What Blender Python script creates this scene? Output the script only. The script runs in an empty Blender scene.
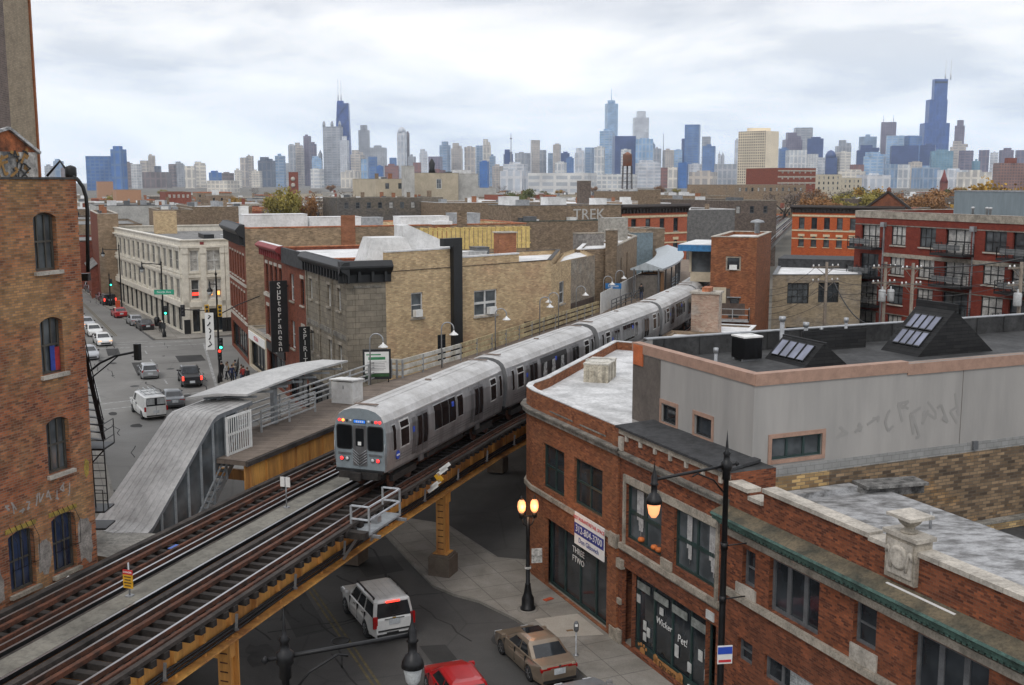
import bpy, bmesh, math, random
from mathutils import Vector, Matrix
SC = bpy.context.scene
COL = SC.collection
R = math.radians
rng = random.Random(7)
# ------------------------------------------------------------------ camera
CAM_H = 20.0
cam_d = bpy.data.cameras.new('camera')
cam = bpy.data.objects.new('camera', cam_d)
COL.objects.link(cam)
cam.location = (0, 0, CAM_H)
cam.rotation_euler = (R(90 - 8.4), 0, 0)
cam_d.sensor_width = 36.0
cam_d.lens = 36.0 * 1095.0 / 1024.0
cam_d.clip_start = 0.5
cam_d.clip_end = 30000
SC.camera = cam
# ------------------------------------------------------------------ sky
SUN_EL, SUN_AZ = R(48), R(200)
W = bpy.data.worlds.new('World')
SC.world = W
W.use_nodes = True
nt = W.node_tree
for n in list(nt.nodes): nt.nodes.remove(n)
def wn(t, **k):
 n = nt.nodes.new(t)
 for a, b in k.items(): setattr(n, a, b)
 return n
wl = nt.links.new
out = wn('ShaderNodeOutputWorld'); bg = wn('ShaderNodeBackground')
bg.inputs['Strength'].default_value = 0.135
sky = wn('ShaderNodeTexSky', sky_type='NISHITA', sun_disc=False)
sky.sun_elevation = SUN_EL; sky.sun_rotation = SUN_AZ
sky.air_density = 1.0; sky.dust_density = 1.5; sky.ozone_density = 1.5
tc = wn('ShaderNodeTexCoord')
sep = wn('ShaderNodeSeparateXYZ'); wl(tc.outputs['Generated'], sep.inputs[0])
az = wn('ShaderNodeMath', operation='ARCTAN2'); wl(sep.outputs['X'], az.inputs[0]); wl(sep.outputs['Y'], az.inputs[1])
el = wn('ShaderNodeMath', operation='ARCSINE'); wl(sep.outputs['Z'], el.inputs[0])
cmb = wn('ShaderNodeCombineXYZ')
m1 = wn('ShaderNodeMath', operation='MULTIPLY'); wl(az.outputs[0], m1.inputs[0]); m1.inputs[1].default_value = 3.0
m2 = wn('ShaderNodeMath', operation='MULTIPLY'); wl(el.outputs[0], m2.inputs[0]); m2.inputs[1].default_value = 13.0
wl(m1.outputs[0], cmb.inputs[0]); wl(m2.outputs[0], cmb.inputs[1])
nz = wn('ShaderNodeTexNoise'); wl(cmb.outputs[0], nz.inputs['Vector'])
nz.inputs['Scale'].default_value = 1.1; nz.inputs['Detail'].default_value = 5; nz.inputs['Roughness'].default_value = 0.55
nz.inputs['Distortion'].default_value = 0.35
rp = wn('ShaderNodeValToRGB')
rp.color_ramp.elements[0].position = 0.36; rp.color_ramp.elements[0].color = (6.3, 6.65, 7.2, 1)
rp.color_ramp.elements[1].position = 0.60; rp.color_ramp.elements[1].color = (10.6, 10.5, 10.5, 1)
e = rp.color_ramp.elements.new(0.47); e.color = (8.5, 8.65, 8.85, 1)
wl(nz.outputs['Fac'], rp.inputs[0])
hr = wn('ShaderNodeValToRGB')
hr.color_ramp.interpolation = 'EASE'
for i, (p, c) in enumerate([(0.0, (0.93, 0.98, 1.04)), (0.035, (0.90, 0.97, 1.06)), (0.075, (0.96, 0.99, 1.03)), (0.12, (1.02, 1.01, 1.0)), (0.165, (0.77, 0.77, 0.79)), (0.5, (0.95, 0.95, 0.97))]):
 if i < 2: q = hr.color_ramp.elements[i]; q.position = p
 else: q = hr.color_ramp.elements.new(p)
 q.color = (*c, 1)
wl(sep.outputs['Z'], hr.inputs[0])
ml = wn('ShaderNodeMixRGB', blend_type='MULTIPLY'); ml.inputs[0].default_value = 1
wl(rp.outputs[0], ml.inputs[1]); wl(hr.outputs[0], ml.inputs[2])
mx = wn('ShaderNodeMixRGB'); mx.inputs[0].default_value = 0.93
wl(sky.outputs[0], mx.inputs[1]); wl(ml.outputs[0], mx.inputs[2])
wl(mx.outputs[0], bg.inputs[0]); wl(bg.outputs[0], out.inputs[0])
sun_d = bpy.data.lights.new('sun', 'SUN'); sun_d.energy = 1.0; sun_d.angle = R(12); sun_d.color = (1.0, 0.96, 0.90)
sun = bpy.data.objects.new('sun', sun_d); COL.objects.link(sun)
dirv = Vector((math.sin(SUN_AZ) * math.cos(SUN_EL), math.cos(SUN_AZ) * math.cos(SUN_EL), math.sin(SUN_EL)))
sun.rotation_euler = dirv.to_track_quat('Z', 'Y').to_euler()
sun.location = (0, -40, 80)
vs = SC.view_settings
vs.view_transform = 'Standard'; vs.look = 'None'; vs.exposure = 0.0; vs.gamma = 1.0
vs.use_curve_mapping = False
SC.render.engine = 'CYCLES'
# ------------------------------------------------------------------ frames of reference
TH = R(23.5); EA = (-math.sin(TH), math.cos(TH)); EB = (math.cos(TH), math.sin(TH))
TM = R(20.0); TA = (math.sin(TM), math.cos(TM)); TB = (math.cos(TM), -math.sin(TM))
def AB(a, b): return (a * EA[0] + b * EB[0], a * EA[1] + b * EB[1])
def ST(s, t): return (s * TA[0] + t * TB[0], s * TA[1] + t * TB[1])
def ab3(a, b, z): return Vector((*AB(a, b), z))
def st3(s, t, z): return Vector((*ST(s, t), z))
_ct, _st = math.cos(R(8.4)), math.sin(R(8.4))
def ray(u, v):
 a = (u - 512) / 1095.; b = (v - 342.5) / 1095.
 return a, _ct - b * _st, -(_st + b * _ct)
def atz(u, v, z):
 r = ray(u, v); k = (z - CAM_H) / r[2]; return (r[0] * k, r[1] * k)
def aty(u, v, Y):
 r = ray(u, v); k = Y / r[1]; return Vector((r[0] * k, Y, CAM_H + r[2] * k))
ROT_A = math.atan2(EA[1], EA[0])
ROT_S = math.atan2(TA[1], TA[0])
# ------------------------------------------------------------------ materials
MATS = {}
def nodes_of(m):
 m.use_nodes = True
 t = m.node_tree
 b = t.nodes['Principled BSDF']
 return t, b
def lk(t, a, b): t.links.new(a, b)
def rgb(c): return (c[0], c[1], c[2], 1)
def M(name, col, rough=0.7, metal=0.0, var=0.12, scale=3.0, col2=None, spec=0.5, bump=0.0, streak=False, aniso=None, lo=.33, hi=.62):
 """plain surface with mottled wear"""
 if name in MATS: return MATS[name]
 m = bpy.data.materials.new(name); MATS[name] = m
 t, b = nodes_of(m)
 b.inputs['Roughness'].default_value = rough; b.inputs['Metallic'].default_value = metal
 b.inputs['Specular IOR Level'].default_value = spec
 tcn = t.nodes.new('ShaderNodeTexCoord')
 src = tcn.outputs['Object']
 if aniso:
  mp = t.nodes.new('ShaderNodeMapping'); mp.inputs['Scale'].default_value = (aniso, 1, 1); mp.inputs['Rotation'].default_value = (0, 0, R(35)); lk(t, src, mp.inputs[0]); src = mp.outputs[0]
 if streak:
  mp = t.nodes.new('ShaderNodeMapping'); mp.inputs['Scale'].default_value = (1, 1, 0.18); lk(t, src, mp.inputs[0]); src = mp.outputs[0]
 n = t.nodes.new('ShaderNodeTexNoise'); n.inputs['Scale'].default_value = scale; n.inputs['Detail'].default_value = 6; n.inputs['Roughness'].default_value = 0.6
 lk(t, src, n.inputs['Vector'])
 r = t.nodes.new('ShaderNodeValToRGB')
 c2 = col2 or tuple(max(0, c * (1 - 2.2 * var)) for c in col)
 c1 = tuple(min(1, c * (1 + var)) for c in col)
 r.color_ramp.elements[0].position = lo; r.color_ramp.elements[0].color = rgb(c2)
 r.color_ramp.elements[1].position = hi; r.color_ramp.elements[1].color = rgb(c1)
 lk(t, n.outputs['Fac'], r.inputs[0]); colr = r.outputs[0]
 if var >= .07:
  n4 = t.nodes.new('ShaderNodeTexNoise'); n4.inputs['Scale'].default_value = scale * 7; n4.inputs['Detail'].default_value = 8; n4.inputs['Roughness'].default_value = 0.75; lk(t, src, n4.inputs['Vector'])
  r4 = t.nodes.new('ShaderNodeValToRGB'); r4.color_ramp.elements[0].position = .36; r4.color_ramp.elements[1].position = .56; r4.color_ramp.elements[0].color = rgb((1 - min(.5, 2.4 * var),) * 3); lk(t, n4.outputs['Fac'], r4.inputs[0])
  mu = t.nodes.new('ShaderNodeMixRGB'); mu.blend_type = 'MULTIPLY'; mu.inputs[0].default_value = 1; lk(t, colr, mu.inputs[1]); lk(t, r4.outputs[0], mu.inputs[2]); colr = mu.outputs[0]
 lk(t, colr, b.inputs['Base Color'])
 if bump:
  n2 = t.nodes.new('ShaderNodeTexNoise'); n2.inputs['Scale'].default_value = scale * 9; n2.inputs['Detail'].default_value = 4; lk(t, src, n2.inputs['Vector'])
  bp = t.nodes.new('ShaderNodeBump'); bp.inputs['Strength'].default_value = bump; bp.inputs['Distance'].default_value = 0.02
  lk(t, n2.outputs['Fac'], bp.inputs['Height']); lk(t, bp.outputs[0], b.inputs['Normal'])
 return m
def brick(name, c1, c2, mortar, bw=0.215, bh=0.075, ms=0.010, patch=None, pscale=0.35, rough=0.9, soot=0.25, pfac=0.8, bump=0.3, plo=0.48, phi=0.6, bias=0.0):
 """coursed bricks on the wall's own UVs (metres), with patches of another colour and a soot film"""
 if name in MATS: return MATS[name]
 m = bpy.data.materials.new(name); MATS[name] = m
 t, b = nodes_of(m)
 b.inputs['Roughness'].default_value = rough; b.inputs['Specular IOR Level'].default_value = 0.25
 uv = t.nodes.new('ShaderNodeTexCoord')
 k = t.nodes.new('ShaderNodeTexBrick')
 k.inputs['Scale'].default_value = 1.0; k.inputs['Brick Width'].default_value = bw; k.inputs['Row Height'].default_value = bh
 k.inputs['Mortar Size'].default_value = ms; k.inputs['Mortar Smooth'].default_value = 0.3; k.inputs['Bias'].default_value = bias
 k.inputs['Color1'].default_value = rgb(c1); k.inputs['Color2'].default_value = rgb(c2); k.inputs['Mortar'].default_value = rgb(mortar)
 lk(t, uv.outputs['UV'], k.inputs['Vector'])
 col = k.outputs['Color']
 if patch:
  n = t.nodes.new('ShaderNodeTexNoise'); n.inputs['Scale'].default_value = pscale; n.inputs['Detail'].default_value = 5; n.inputs['Roughness'].default_value = 0.62
  lk(t, uv.outputs['UV'], n.inputs['Vector'])
  r = t.nodes.new('ShaderNodeValToRGB'); r.color_ramp.elements[0].position = plo; r.color_ramp.elements[1].position = phi
  r.color_ramp.elements[1].color = (pfac, pfac, pfac, 1); r.color_ramp.elements[0].color = (0, 0, 0, 1)
  lk(t, n.outputs['Fac'], r.inputs[0])
  k2 = t.nodes.new('ShaderNodeTexBrick')
  for s in ('Scale', 'Brick Width', 'Row Height', 'Mortar Size', 'Mortar Smooth'): k2.inputs[s].default_value = k.inputs[s].default_value
  k2.inputs['Color1'].default_value = rgb(patch); k2.inputs['Color2'].default_value = rgb(tuple(x * 0.62 for x in patch)); k2.inputs['Mortar'].default_value = rgb(mortar)
  lk(t, uv.outputs['UV'], k2.inputs['Vector'])
  mix = t.nodes.new('ShaderNodeMixRGB'); lk(t, r.outputs[0], mix.inputs[0]); lk(t, col, mix.inputs[1]); lk(t, k2.outputs['Color'], mix.inputs[2])
  col = mix.outputs[0]
 n2 = t.nodes.new('ShaderNodeTexNoise'); n2.inputs['Scale'].default_value = 1.3; n2.inputs['Detail'].default_value = 8; n2.inputs['Roughness'].default_value = 0.7
 lk(t, uv.outputs['UV'], n2.inputs['Vector'])
 r2 = t.nodes.new('ShaderNodeValToRGB'); r2.color_ramp.elements[0].position = 0.3; r2.color_ramp.elements[1].position = 0.68
 r2.color_ramp.elements[0].color = rgb((1 - soot * 1.6,) * 3); r2.color_ramp.elements[1].color = (1.08, 1.08, 1.08, 1)
 lk(t, n2.outputs['Fac'], r2.inputs[0])
 mu = t.nodes.new('ShaderNodeMixRGB'); mu.blend_type = 'MULTIPLY'; mu.inputs[0].default_value = 1
 lk(t, col, mu.inputs[1]); lk(t, r2.outputs[0], mu.inputs[2]); lk(t, mu.outputs[0], b.inputs['Base Color'])
 if bump:
  bp = t.nodes.new('ShaderNodeBump'); bp.inputs['Strength'].default_value = bump; bp.inputs['Distance'].default_value = 0.012
  bp.invert = True
  lk(t, k.outputs['Fac'], bp.inputs['Height']); lk(t, bp.outputs[0], b.inputs['Normal'])
 return m
def glass(name, col=(0.02, 0.024, 0.028), rough=0.06, var=0.5, scale=0.9):
 """window glass: dark room behind, wavy sky reflection in front"""
 if name in MATS: return MATS[name]
 m = bpy.data.materials.new(name); MATS[name] = m
 t, b = nodes_of(m)
 b.inputs['Roughness'].default_value = rough; b.inputs['Specular IOR Level'].default_value = 0.6
 tcn = t.nodes.new('ShaderNodeTexCoord')
 n = t.nodes.new('ShaderNodeTexNoise'); n.inputs['Scale'].default_value = scale; n.inputs['Detail'].default_value = 3; lk(t, tcn.outputs['Object'], n.inputs['Vector'])
 r = t.nodes.new('ShaderNodeValToRGB'); r.color_ramp.elements[0].position = 0.4; r.color_ramp.elements[1].position = 0.65
 r.color_ramp.elements[0].color = rgb(col); r.color_ramp.elements[1].color = rgb(tuple(c * (1 + 3 * var) for c in col))
 lk(t, n.outputs['Fac'], r.inputs[0]); lk(t, r.outputs[0], b.inputs['Base Color'])
 bp = t.nodes.new('ShaderNodeBump'); bp.inputs['Strength'].default_value = 0.08; bp.inputs['Distance'].default_value = 0.05
 lk(t, n.outputs['Fac'], bp.inputs['Height']); lk(t, bp.outputs[0], b.inputs['Normal'])
 return m
def emit(name, col, s):
 if name in MATS: return MATS[name]
 m = bpy.data.materials.new(name); MATS[name] = m
 t, b = nodes_of(m)
 b.inputs['Base Color'].default_value = rgb(col); b.inputs['Emission Color'].default_value = rgb(col); b.inputs['Emission Strength'].default_value = s
 b.inputs['Roughness'].default_value = 0.3
 return m
def paint(name, col, rough=0.28, metal=0.0, coat=0.6):
 if name in MATS: return MATS[name]
 m = M(name, col, rough, metal, var=0.06, scale=2.0)
 b = m.node_tree.nodes['Principled BSDF']; b.inputs['Coat Weight'].default_value = coat; b.inputs['Coat Roughness'].default_value = 0.08
 return m
def ground_mat(name, c_lo, c_hi, scale=0.25, crack=0.0, joint=None, rough=0.9, fine=0.12):
 """asphalt or concrete: broad stains, fine aggregate, optional slab joints and cracks"""
 if name in MATS: return MATS[name]
 m = bpy.data.materials.new(name); MATS[name] = m
 t, b = nodes_of(m); b.inputs['Roughness'].default_value = rough; b.inputs['Specular IOR Level'].default_value = 0.3
 tcn = t.nodes.new('ShaderNodeTexCoord')
 n = t.nodes.new('ShaderNodeTexNoise'); n.inputs['Scale'].default_value = scale; n.inputs['Detail'].default_value = 9; n.inputs['Roughness'].default_value = 0.65; n.inputs['Distortion'].default_value = 0.4
 lk(t, tcn.outputs['Object'], n.inputs['Vector'])
 r = t.nodes.new('ShaderNodeValToRGB'); r.color_ramp.elements[0].position = 0.35; r.color_ramp.elements[1].position = 0.66
 r.color_ramp.elements[0].color = rgb(c_lo); r.color_ramp.elements[1].color = rgb(c_hi); lk(t, n.outputs['Fac'], r.inputs[0])
 col = r.outputs[0]
 n3 = t.nodes.new('ShaderNodeTexNoise'); n3.inputs['Scale'].default_value = 14; n3.inputs['Detail'].default_value = 3; lk(t, tcn.outputs['Object'], n3.inputs['Vector'])
 r3 = t.nodes.new('ShaderNodeValToRGB'); r3.color_ramp.elements[0].color = rgb((1 - 2 * fine,) * 3); r3.color_ramp.elements[1].color = rgb((1 + 2 * fine,) * 3)
 lk(t, n3.outputs['Fac'], r3.inputs[0])
 mu = t.nodes.new('ShaderNodeMixRGB'); mu.blend_type = 'MULTIPLY'; mu.inputs[0].default_value = 1; lk(t, col, mu.inputs[1]); lk(t, r3.outputs[0], mu.inputs[2]); col = mu.outputs[0]
 if joint:
  mp = t.nodes.new('ShaderNodeMapping'); mp.inputs['Rotation'].default_value = (0, 0, -TH); lk(t, tcn.outputs['Object'], mp.inputs[0])
  k = t.nodes.new('ShaderNodeTexBrick'); k.offset = 0.0; k.inputs['Scale'].default_value = 1; k.inputs['Brick Width'].default_value = joint; k.inputs['Row Height'].default_value = joint
  k.inputs['Mortar Size'].default_value = 0.02; k.inputs['Color1'].default_value = (1, 1, 1, 1); k.inputs['Color2'].default_value = (0.86, 0.86, 0.85, 1); k.inputs['Mortar'].default_value = (0.5, 0.5, 0.5, 1)
  lk(t, mp.outputs[0], k.inputs['Vector'])
  mu = t.nodes.new('ShaderNodeMixRGB'); mu.blend_type = 'MULTIPLY'; mu.inputs[0].default_value = 1; lk(t, col, mu.inputs[1]); lk(t, k.outputs['Color'], mu.inputs[2]); col = mu.outputs[0]
 if crack:
  v = t.nodes.new('ShaderNodeTexVoronoi'); v.feature = 'DISTANCE_TO_EDGE'; v.inputs['Scale'].default_value = 0.22
  w = t.nodes.new('ShaderNodeMixRGB'); w.inputs[0].default_value = 0.25; lk(t, tcn.outputs['Object'], w.inputs[1]); lk(t, n.outputs['Color'], w.inputs[2]); lk(t, w.outputs[0], v.inputs['Vector'])
  rc = t.nodes.new('ShaderNodeValToRGB'); rc.color_ramp.elements[0].position = 0.0; rc.color_ramp.elements[1].position = 0.012
  rc.color_ramp.elements[0].color = rgb((1 - crack,) * 3); rc.color_ramp.elements[1].color = (1, 1, 1, 1); lk(t, v.outputs['Distance'], rc.inputs[0])
  mu = t.nodes.new('ShaderNodeMixRGB'); mu.blend_type = 'MULTIPLY'; mu.inputs[0].default_value = 1; lk(t, col, mu.inputs[1]); lk(t, rc.outputs[0], mu.inputs[2]); col = mu.outputs[0]
 lk(t, col, b.inputs['Base Color'])
 return m
def tower_mat(name, wall, glassc, wx=9.0, wz=7.0, fx=0.5, fz=0.55, rough=0.35):
 """far tower: piers and floors on the wall's UVs (metres), mottled"""
 if name in MATS: return MATS[name]
 m = bpy.data.materials.new(name); MATS[name] = m
 t, b = nodes_of(m); b.inputs['Roughness'].default_value = rough
 uv = t.nodes.new('ShaderNodeTexCoord')
 k = t.nodes.new('ShaderNodeTexBrick'); k.offset = 0.0; k.inputs['Scale'].default_value = 1
 k.inputs['Brick Width'].default_value = wx; k.inputs['Row Height'].default_value = wz
 k.inputs['Mortar Size'].default_value = min(wx * (1 - fx), wz * (1 - fz)) * 0.5; k.inputs['Mortar Smooth'].default_value = 0.2
 k.inputs['Color1'].default_value = rgb(glassc); k.inputs['Color2'].default_value = rgb(tuple(min(1, c * 1.35) for c in glassc)); k.inputs['Mortar'].default_value = rgb(wall)
 lk(t, uv.outputs['UV'], k.inputs['Vector'])
 n = t.nodes.new('ShaderNodeTexNoise'); n.inputs['Scale'].default_value = 0.03; n.inputs['Detail'].default_value = 4; lk(t, uv.outputs['UV'], n.inputs['Vector'])
 r = t.nodes.new('ShaderNodeValToRGB'); r.color_ramp.elements[0].position = 0.35; r.color_ramp.elements[1].position = 0.65
 r.color_ramp.elements[0].color = (0.78, 0.78, 0.8, 1); r.color_ramp.elements[1].color = (1.1, 1.1, 1.1, 1); lk(t, n.outputs['Fac'], r.inputs[0])
 mu = t.nodes.new('ShaderNodeMixRGB'); mu.blend_type = 'MULTIPLY'; mu.inputs[0].default_value = 1; lk(t, k.outputs['Color'], mu.inputs[1]); lk(t, r.outputs[0], mu.inputs[2])
 lk(t, mu.outputs[0], b.inputs['Base Color'])
 return m
# ------------------------------------------------------------------ mesh builder
class MB:
 def __init__(self): self.v = []; self.f = []; self.mi = []; self.sm = []; self.cur = 0
 def mat(self, i): self.cur = i; return self
 def face(self, pts, smooth=False):
  n = len(self.v); self.v += [Vector(p) for p in pts]; self.f.append(list(range(n, n + len(pts)))); self.mi.append(self.cur); self.sm.append(smooth)
 def box(self, c, s, rz=0.0, tilt=None):
  hx, hy, hz = s[0] / 2, s[1] / 2, s[2] / 2
  m = Matrix.Rotation(rz, 3, 'Z')
  if tilt is not None: m = m @ Matrix.Rotation(tilt, 3, 'Y')
  c = Vector(c)
  P = [c + m @ Vector((x * hx, y * hy, z * hz)) for z in (-1, 1) for y in (-1, 1) for x in (-1, 1)]
  for q in ((0, 2, 3, 1), (4, 5, 7, 6), (0, 1, 5, 4), (2, 6, 7, 3), (0, 4, 6, 2), (1, 3, 7, 5)): self.face([P[i] for i in q])
  return self
 def bar(self, p0, p1, w, h, up=(0, 0, 1)):
  """beam of section w x h from p0 to p1"""
  p0, p1 = Vector(p0), Vector(p1); d = (p1 - p0).normalized(); u = Vector(up)
  if abs(d.dot(u)) > 0.98: u = Vector((1, 0, 0))
  s = d.cross(u).normalized(); u = s.cross(d).normalized()
  P = [p + s * (x * w / 2) + u * (y * h / 2) for p in (p0, p1) for (x, y) in ((-1, -1), (1, -1), (1, 1), (-1, 1))]
  for q in ((0, 1, 2, 3), (7, 6, 5, 4), (0, 4, 5, 1), (1, 5, 6, 2), (2, 6, 7, 3), (3, 7, 4, 0)): self.face([P[i] for i in q])
  return self
 def prism(self, pts, z0, z1, caps=True):
  n = len(pts)
  for i in range(n):
   a, b = pts[i], pts[(i + 1) % n]
   self.face([(a[0], a[1], z0), (b[0], b[1], z0), (b[0], b[1], z1), (a[0], a[1], z1)])
  if caps:
   self.face([(p[0], p[1], z1) for p in pts]); self.face([(p[0], p[1], z0) for p in reversed(pts)])
  return self
 def tube(self, path, r, n=8, caps=True, r1=None):
  path = [Vector(p) for p in path]; rings = []
  k = len(path)
  prev = None
  for i, p in enumerate(path):
   d = (path[min(i + 1, k - 1)] - path[max(i - 1, 0)]).normalized()
   if prev is None:
    u = Vector((0, 0, 1)) if abs(d.z) < 0.95 else Vector((1, 0, 0))
    s = d.cross(u).normalized()
   else:
    s = (prev - d * prev.dot(d)).normalized()
   prev = s; u = s.cross(d)
   rr = r if r1 is None else r + (r1 - r) * i / (k - 1)
   rings.append([p + (s * math.cos(2 * math.pi * j / n) + u * math.sin(2 * math.pi * j / n)) * rr for j in range(n)])
  self.rings(rings, caps, True)
  return self
 def rings(self, rings, caps=True, smooth=False, closed=True):
  base = len(self.v); n = len(rings[0])
  for r in rings: self.v += [Vector(p) for p in r]
  for i in range(len(rings) - 1):
   for j in range(n if closed else n - 1):
    a = base + i * n + j; b = base + i * n + (j + 1) % n
    self.f.append([a, b, b + n, a + n]); self.mi.append(self.cur); self.sm.append(smooth)
  if caps:
   self.f.append([base + j for j in reversed(range(n))]); self.mi.append(self.cur); self.sm.append(False)
   self.f.append([base + (len(rings) - 1) * n + j for j in range(n)]); self.mi.append(self.cur); self.sm.append(False)
 def lathe(self, prof, c=(0, 0, 0), n=12, caps=True, axis=None):
  """prof: (radius, height) pairs, turned about the vertical through c"""
  c = Vector(c); rr = []
  for (r, z) in prof:
   ring = []
   for j in range(n):
    a = 2 * math.pi * j / n
    p = Vector((r * math.cos(a), r * math.sin(a), z))
    if axis: p = axis @ p
    ring.append(c + p)
   rr.append(ring)
  self.rings(rr, caps, True)
  return self
 def uvs(self, me, off):
  uvl = me.uv_layers.new(name='UVMap').data
  for p in me.polygons:
   nrm = p.normal
   if abs(nrm.z) > 0.8:
    for li in p.loop_indices:
     co = me.vertices[me.loops[li].vertex_index].co + off; uvl[li].uv = (co.x, co.y)
   else:
    t = Vector((-nrm.y, nrm.x, 0)).normalized()
    for li in p.loop_indices:
     co = me.vertices[me.loops[li].vertex_index].co + off; uvl[li].uv = (co.dot(t), co.z)
 def build(self, name, mats, parent=None, kind=None, weld=False):
  off = Vector((0, 0, 0))
  q = parent
  while q is not None:
   if q.get('_wl'): off = Vector(q['_wl'])
   q = q.parent
  me = bpy.data.meshes.new(name)
  me.from_pydata([v - off for v in self.v], [], self.f)
  if not isinstance(mats, (list, tuple)): mats = [mats]
  for m in mats: me.materials.append(m)
  me.polygons.foreach_set('material_index', [min(i, len(mats) - 1) for i in self.mi])
  me.polygons.foreach_set('use_smooth', self.sm)
  me.update()
  self.uvs(me, off)
  o = bpy.data.objects.new(name, me); COL.objects.link(o)
  if parent is not None: o.parent = parent
  if kind: o['kind'] = kind
  return o
def root(name, loc, label, cat, group=None, rz=0.0, world=False):
 """Empty at a thing's base; world=True: parts are written in world coordinates"""
 o = bpy.data.objects.new(name, None); COL.objects.link(o)
 o.empty_display_size = 0.3
 o.location = loc if len(loc) == 3 else (loc[0], loc[1], 0)
 o.rotation_euler = (0, 0, rz)
 o['label'] = label; o['category'] = cat
 if group: o['group'] = group
 if world: o['_wl'] = [float(x) for x in o.location]
 ROOTS.append(o)
 return o
ROOTS = []
def tag(o, label, cat, group=None):
 o['label'] = label; o['category'] = cat
 if group: o['group'] = group
 return o
def sub(parent_mesh_obj): return parent_mesh_obj
def child(mb, name, mats, parent, rootobj=None):
 """sub-part: a mesh under a part; its coordinates follow the thing's frame"""
 off = rootobj
 o = mb.build(name, mats, off) if off is not None else mb.build(name, mats)
 o.parent = parent
 return o
def copy_tree(o, parent=None):
 c = o.copy(); COL.objects.link(c)
 if parent is not None: c.parent = parent
 for ch in list(o.children): copy_tree(ch, c)
 return c
_txt = {}
def text_mesh(s, size, ex=0.0, align='CENTER', shear=0.0, space=1.0):
 cu = bpy.data.curves.new('lettering', 'FONT'); cu.body = s; cu.size = size; cu.extrude = ex
 cu.align_x = align; cu.align_y = 'CENTER'; cu.resolution_u = 2; cu.shear = shear; cu.space_character = space
 o = bpy.data.objects.new('lettering', cu); COL.objects.link(o)
 dg = bpy.context.evaluated_depsgraph_get(); dg.update()
 me = bpy.data.meshes.new_from_object(o.evaluated_get(dg))
 bpy.data.objects.remove(o); bpy.data.curves.remove(cu)
 return me
def lettering(s, size, pos, right, normal, mat, parent, ex=0.004, name='lettering', **k):
 """words on a surface: pos centre (world), right = reading direction, normal = outwards"""
 me = text_mesh(s, size, ex, **k); me.materials.append(mat)
 r = Vector(right).normalized(); n = Vector(normal).normalized(); u = n.cross(r)
 mt = Matrix((( r.x, u.x, n.x, 0), (r.y, u.y, n.y, 0), (r.z, u.z, n.z, 0), (0, 0, 0, 1)))
 me.transform(mt)
 off = Vector((0, 0, 0)); q = parent
 while q is not None:
  if q.get('_wl'): off = Vector(q['_wl'])
  q = q.parent
 me.transform(Matrix.Translation(Vector(pos) - off))
 o = bpy.data.objects.new(name, me); COL.objects.link(o); o.parent = parent
 return o
# ------------------------------------------------------------------ shared materials
G_DARK = glass('window_glass_dark', (0.016, 0.019, 0.022))
G_GREY = glass('window_glass_grey', (0.055, 0.062, 0.066), 0.1, 0.4)
G_PALE = M('window_blind_pale', (0.48, 0.47, 0.44), 0.35, var=0.2, scale=1.5)
G_BLUE = glass('window_glass_blue', (0.012, 0.018, 0.036), 0.1, 0.7)
FR_GREEN = M('frame_dark_green', (0.02, 0.045, 0.042), 0.5)
FR_BLACK = M('frame_black', (0.015, 0.016, 0.017), 0.5)
FR_BROWN = M('frame_grey_brown', (0.075, 0.068, 0.055), 0.7)
FR_WHITE = M('frame_white', (0.62, 0.62, 0.60), 0.5)
FR_GREY = M('frame_grey', (0.12, 0.125, 0.13), 0.55)
STONE = M('limestone_trim', (0.36, 0.32, 0.26), 0.85, var=0.18, scale=1.8, bump=0.25)
STONE_L = M('pale_limestone', (0.46, 0.42, 0.36), 0.85, var=0.15, scale=1.5, bump=0.2)
STONE_D = M('weathered_stone', (0.22, 0.205, 0.175), 0.9, var=0.25, scale=1.6, bump=0.3)
ROOF_W = M('white_roof_membrane', (0.72, 0.72, 0.715), 0.85, var=0.08, scale=0.5, col2=(0.56, 0.56, 0.55), bump=0.15)
ROOF_G = M('grey_gravel_roof', (0.23, 0.225, 0.215), 0.95, var=0.2, scale=0.8, bump=0.3)
ROOF_D = M('black_tar_roof', (0.05, 0.05, 0.05), 0.85, var=0.3, scale=0.6, bump=0.3)
SILVER = M('silver_coated_roof', (0.36, 0.362, 0.365), 0.6, var=0.16, scale=2.6, col2=(0.13, 0.128, 0.125), bump=0.4, aniso=.5, lo=.36, hi=.60)
TERRA = M('terracotta_coping', (0.48, 0.17, 0.075), 0.7, var=0.25, scale=1.5)
BLACK_M = M('black_iron', (0.012, 0.012, 0.013), 0.45, 0.3, var=0.2)
GALV = M('galvanised_steel', (0.36, 0.37, 0.38), 0.45, 0.55, var=0.12)
GREY_P = M('grey_paint', (0.30, 0.32, 0.33), 0.5, var=0.1)
ROOF_N = M('weathered_white_roof', (0.60, 0.60, 0.595), 0.85, var=0.12, scale=0.8, col2=(0.40, 0.40, 0.395), bump=0.2)
WHITE_P = M('white_paint', (0.72, 0.72, 0.70), 0.5, var=0.05, col2=(0.62, 0.61, 0.58))
B_NEAR = brick('common_brick_orange', (0.50, 0.165, 0.068), (0.15, 0.05, 0.03), (0.25, 0.19, 0.14), 0.26, 0.088, 0.012, patch=(0.62, 0.40, 0.17), pscale=0.28, soot=0.28, pfac=0.6, plo=0.46, phi=0.64)
B_RED = brick('red_face_brick', (0.34, 0.105, 0.044), (0.095, 0.030, 0.018), (0.16, 0.09, 0.06), 0.22, 0.075, 0.008, patch=(0.20, 0.07, 0.038), soot=0.28, pfac=0.6)
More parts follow.
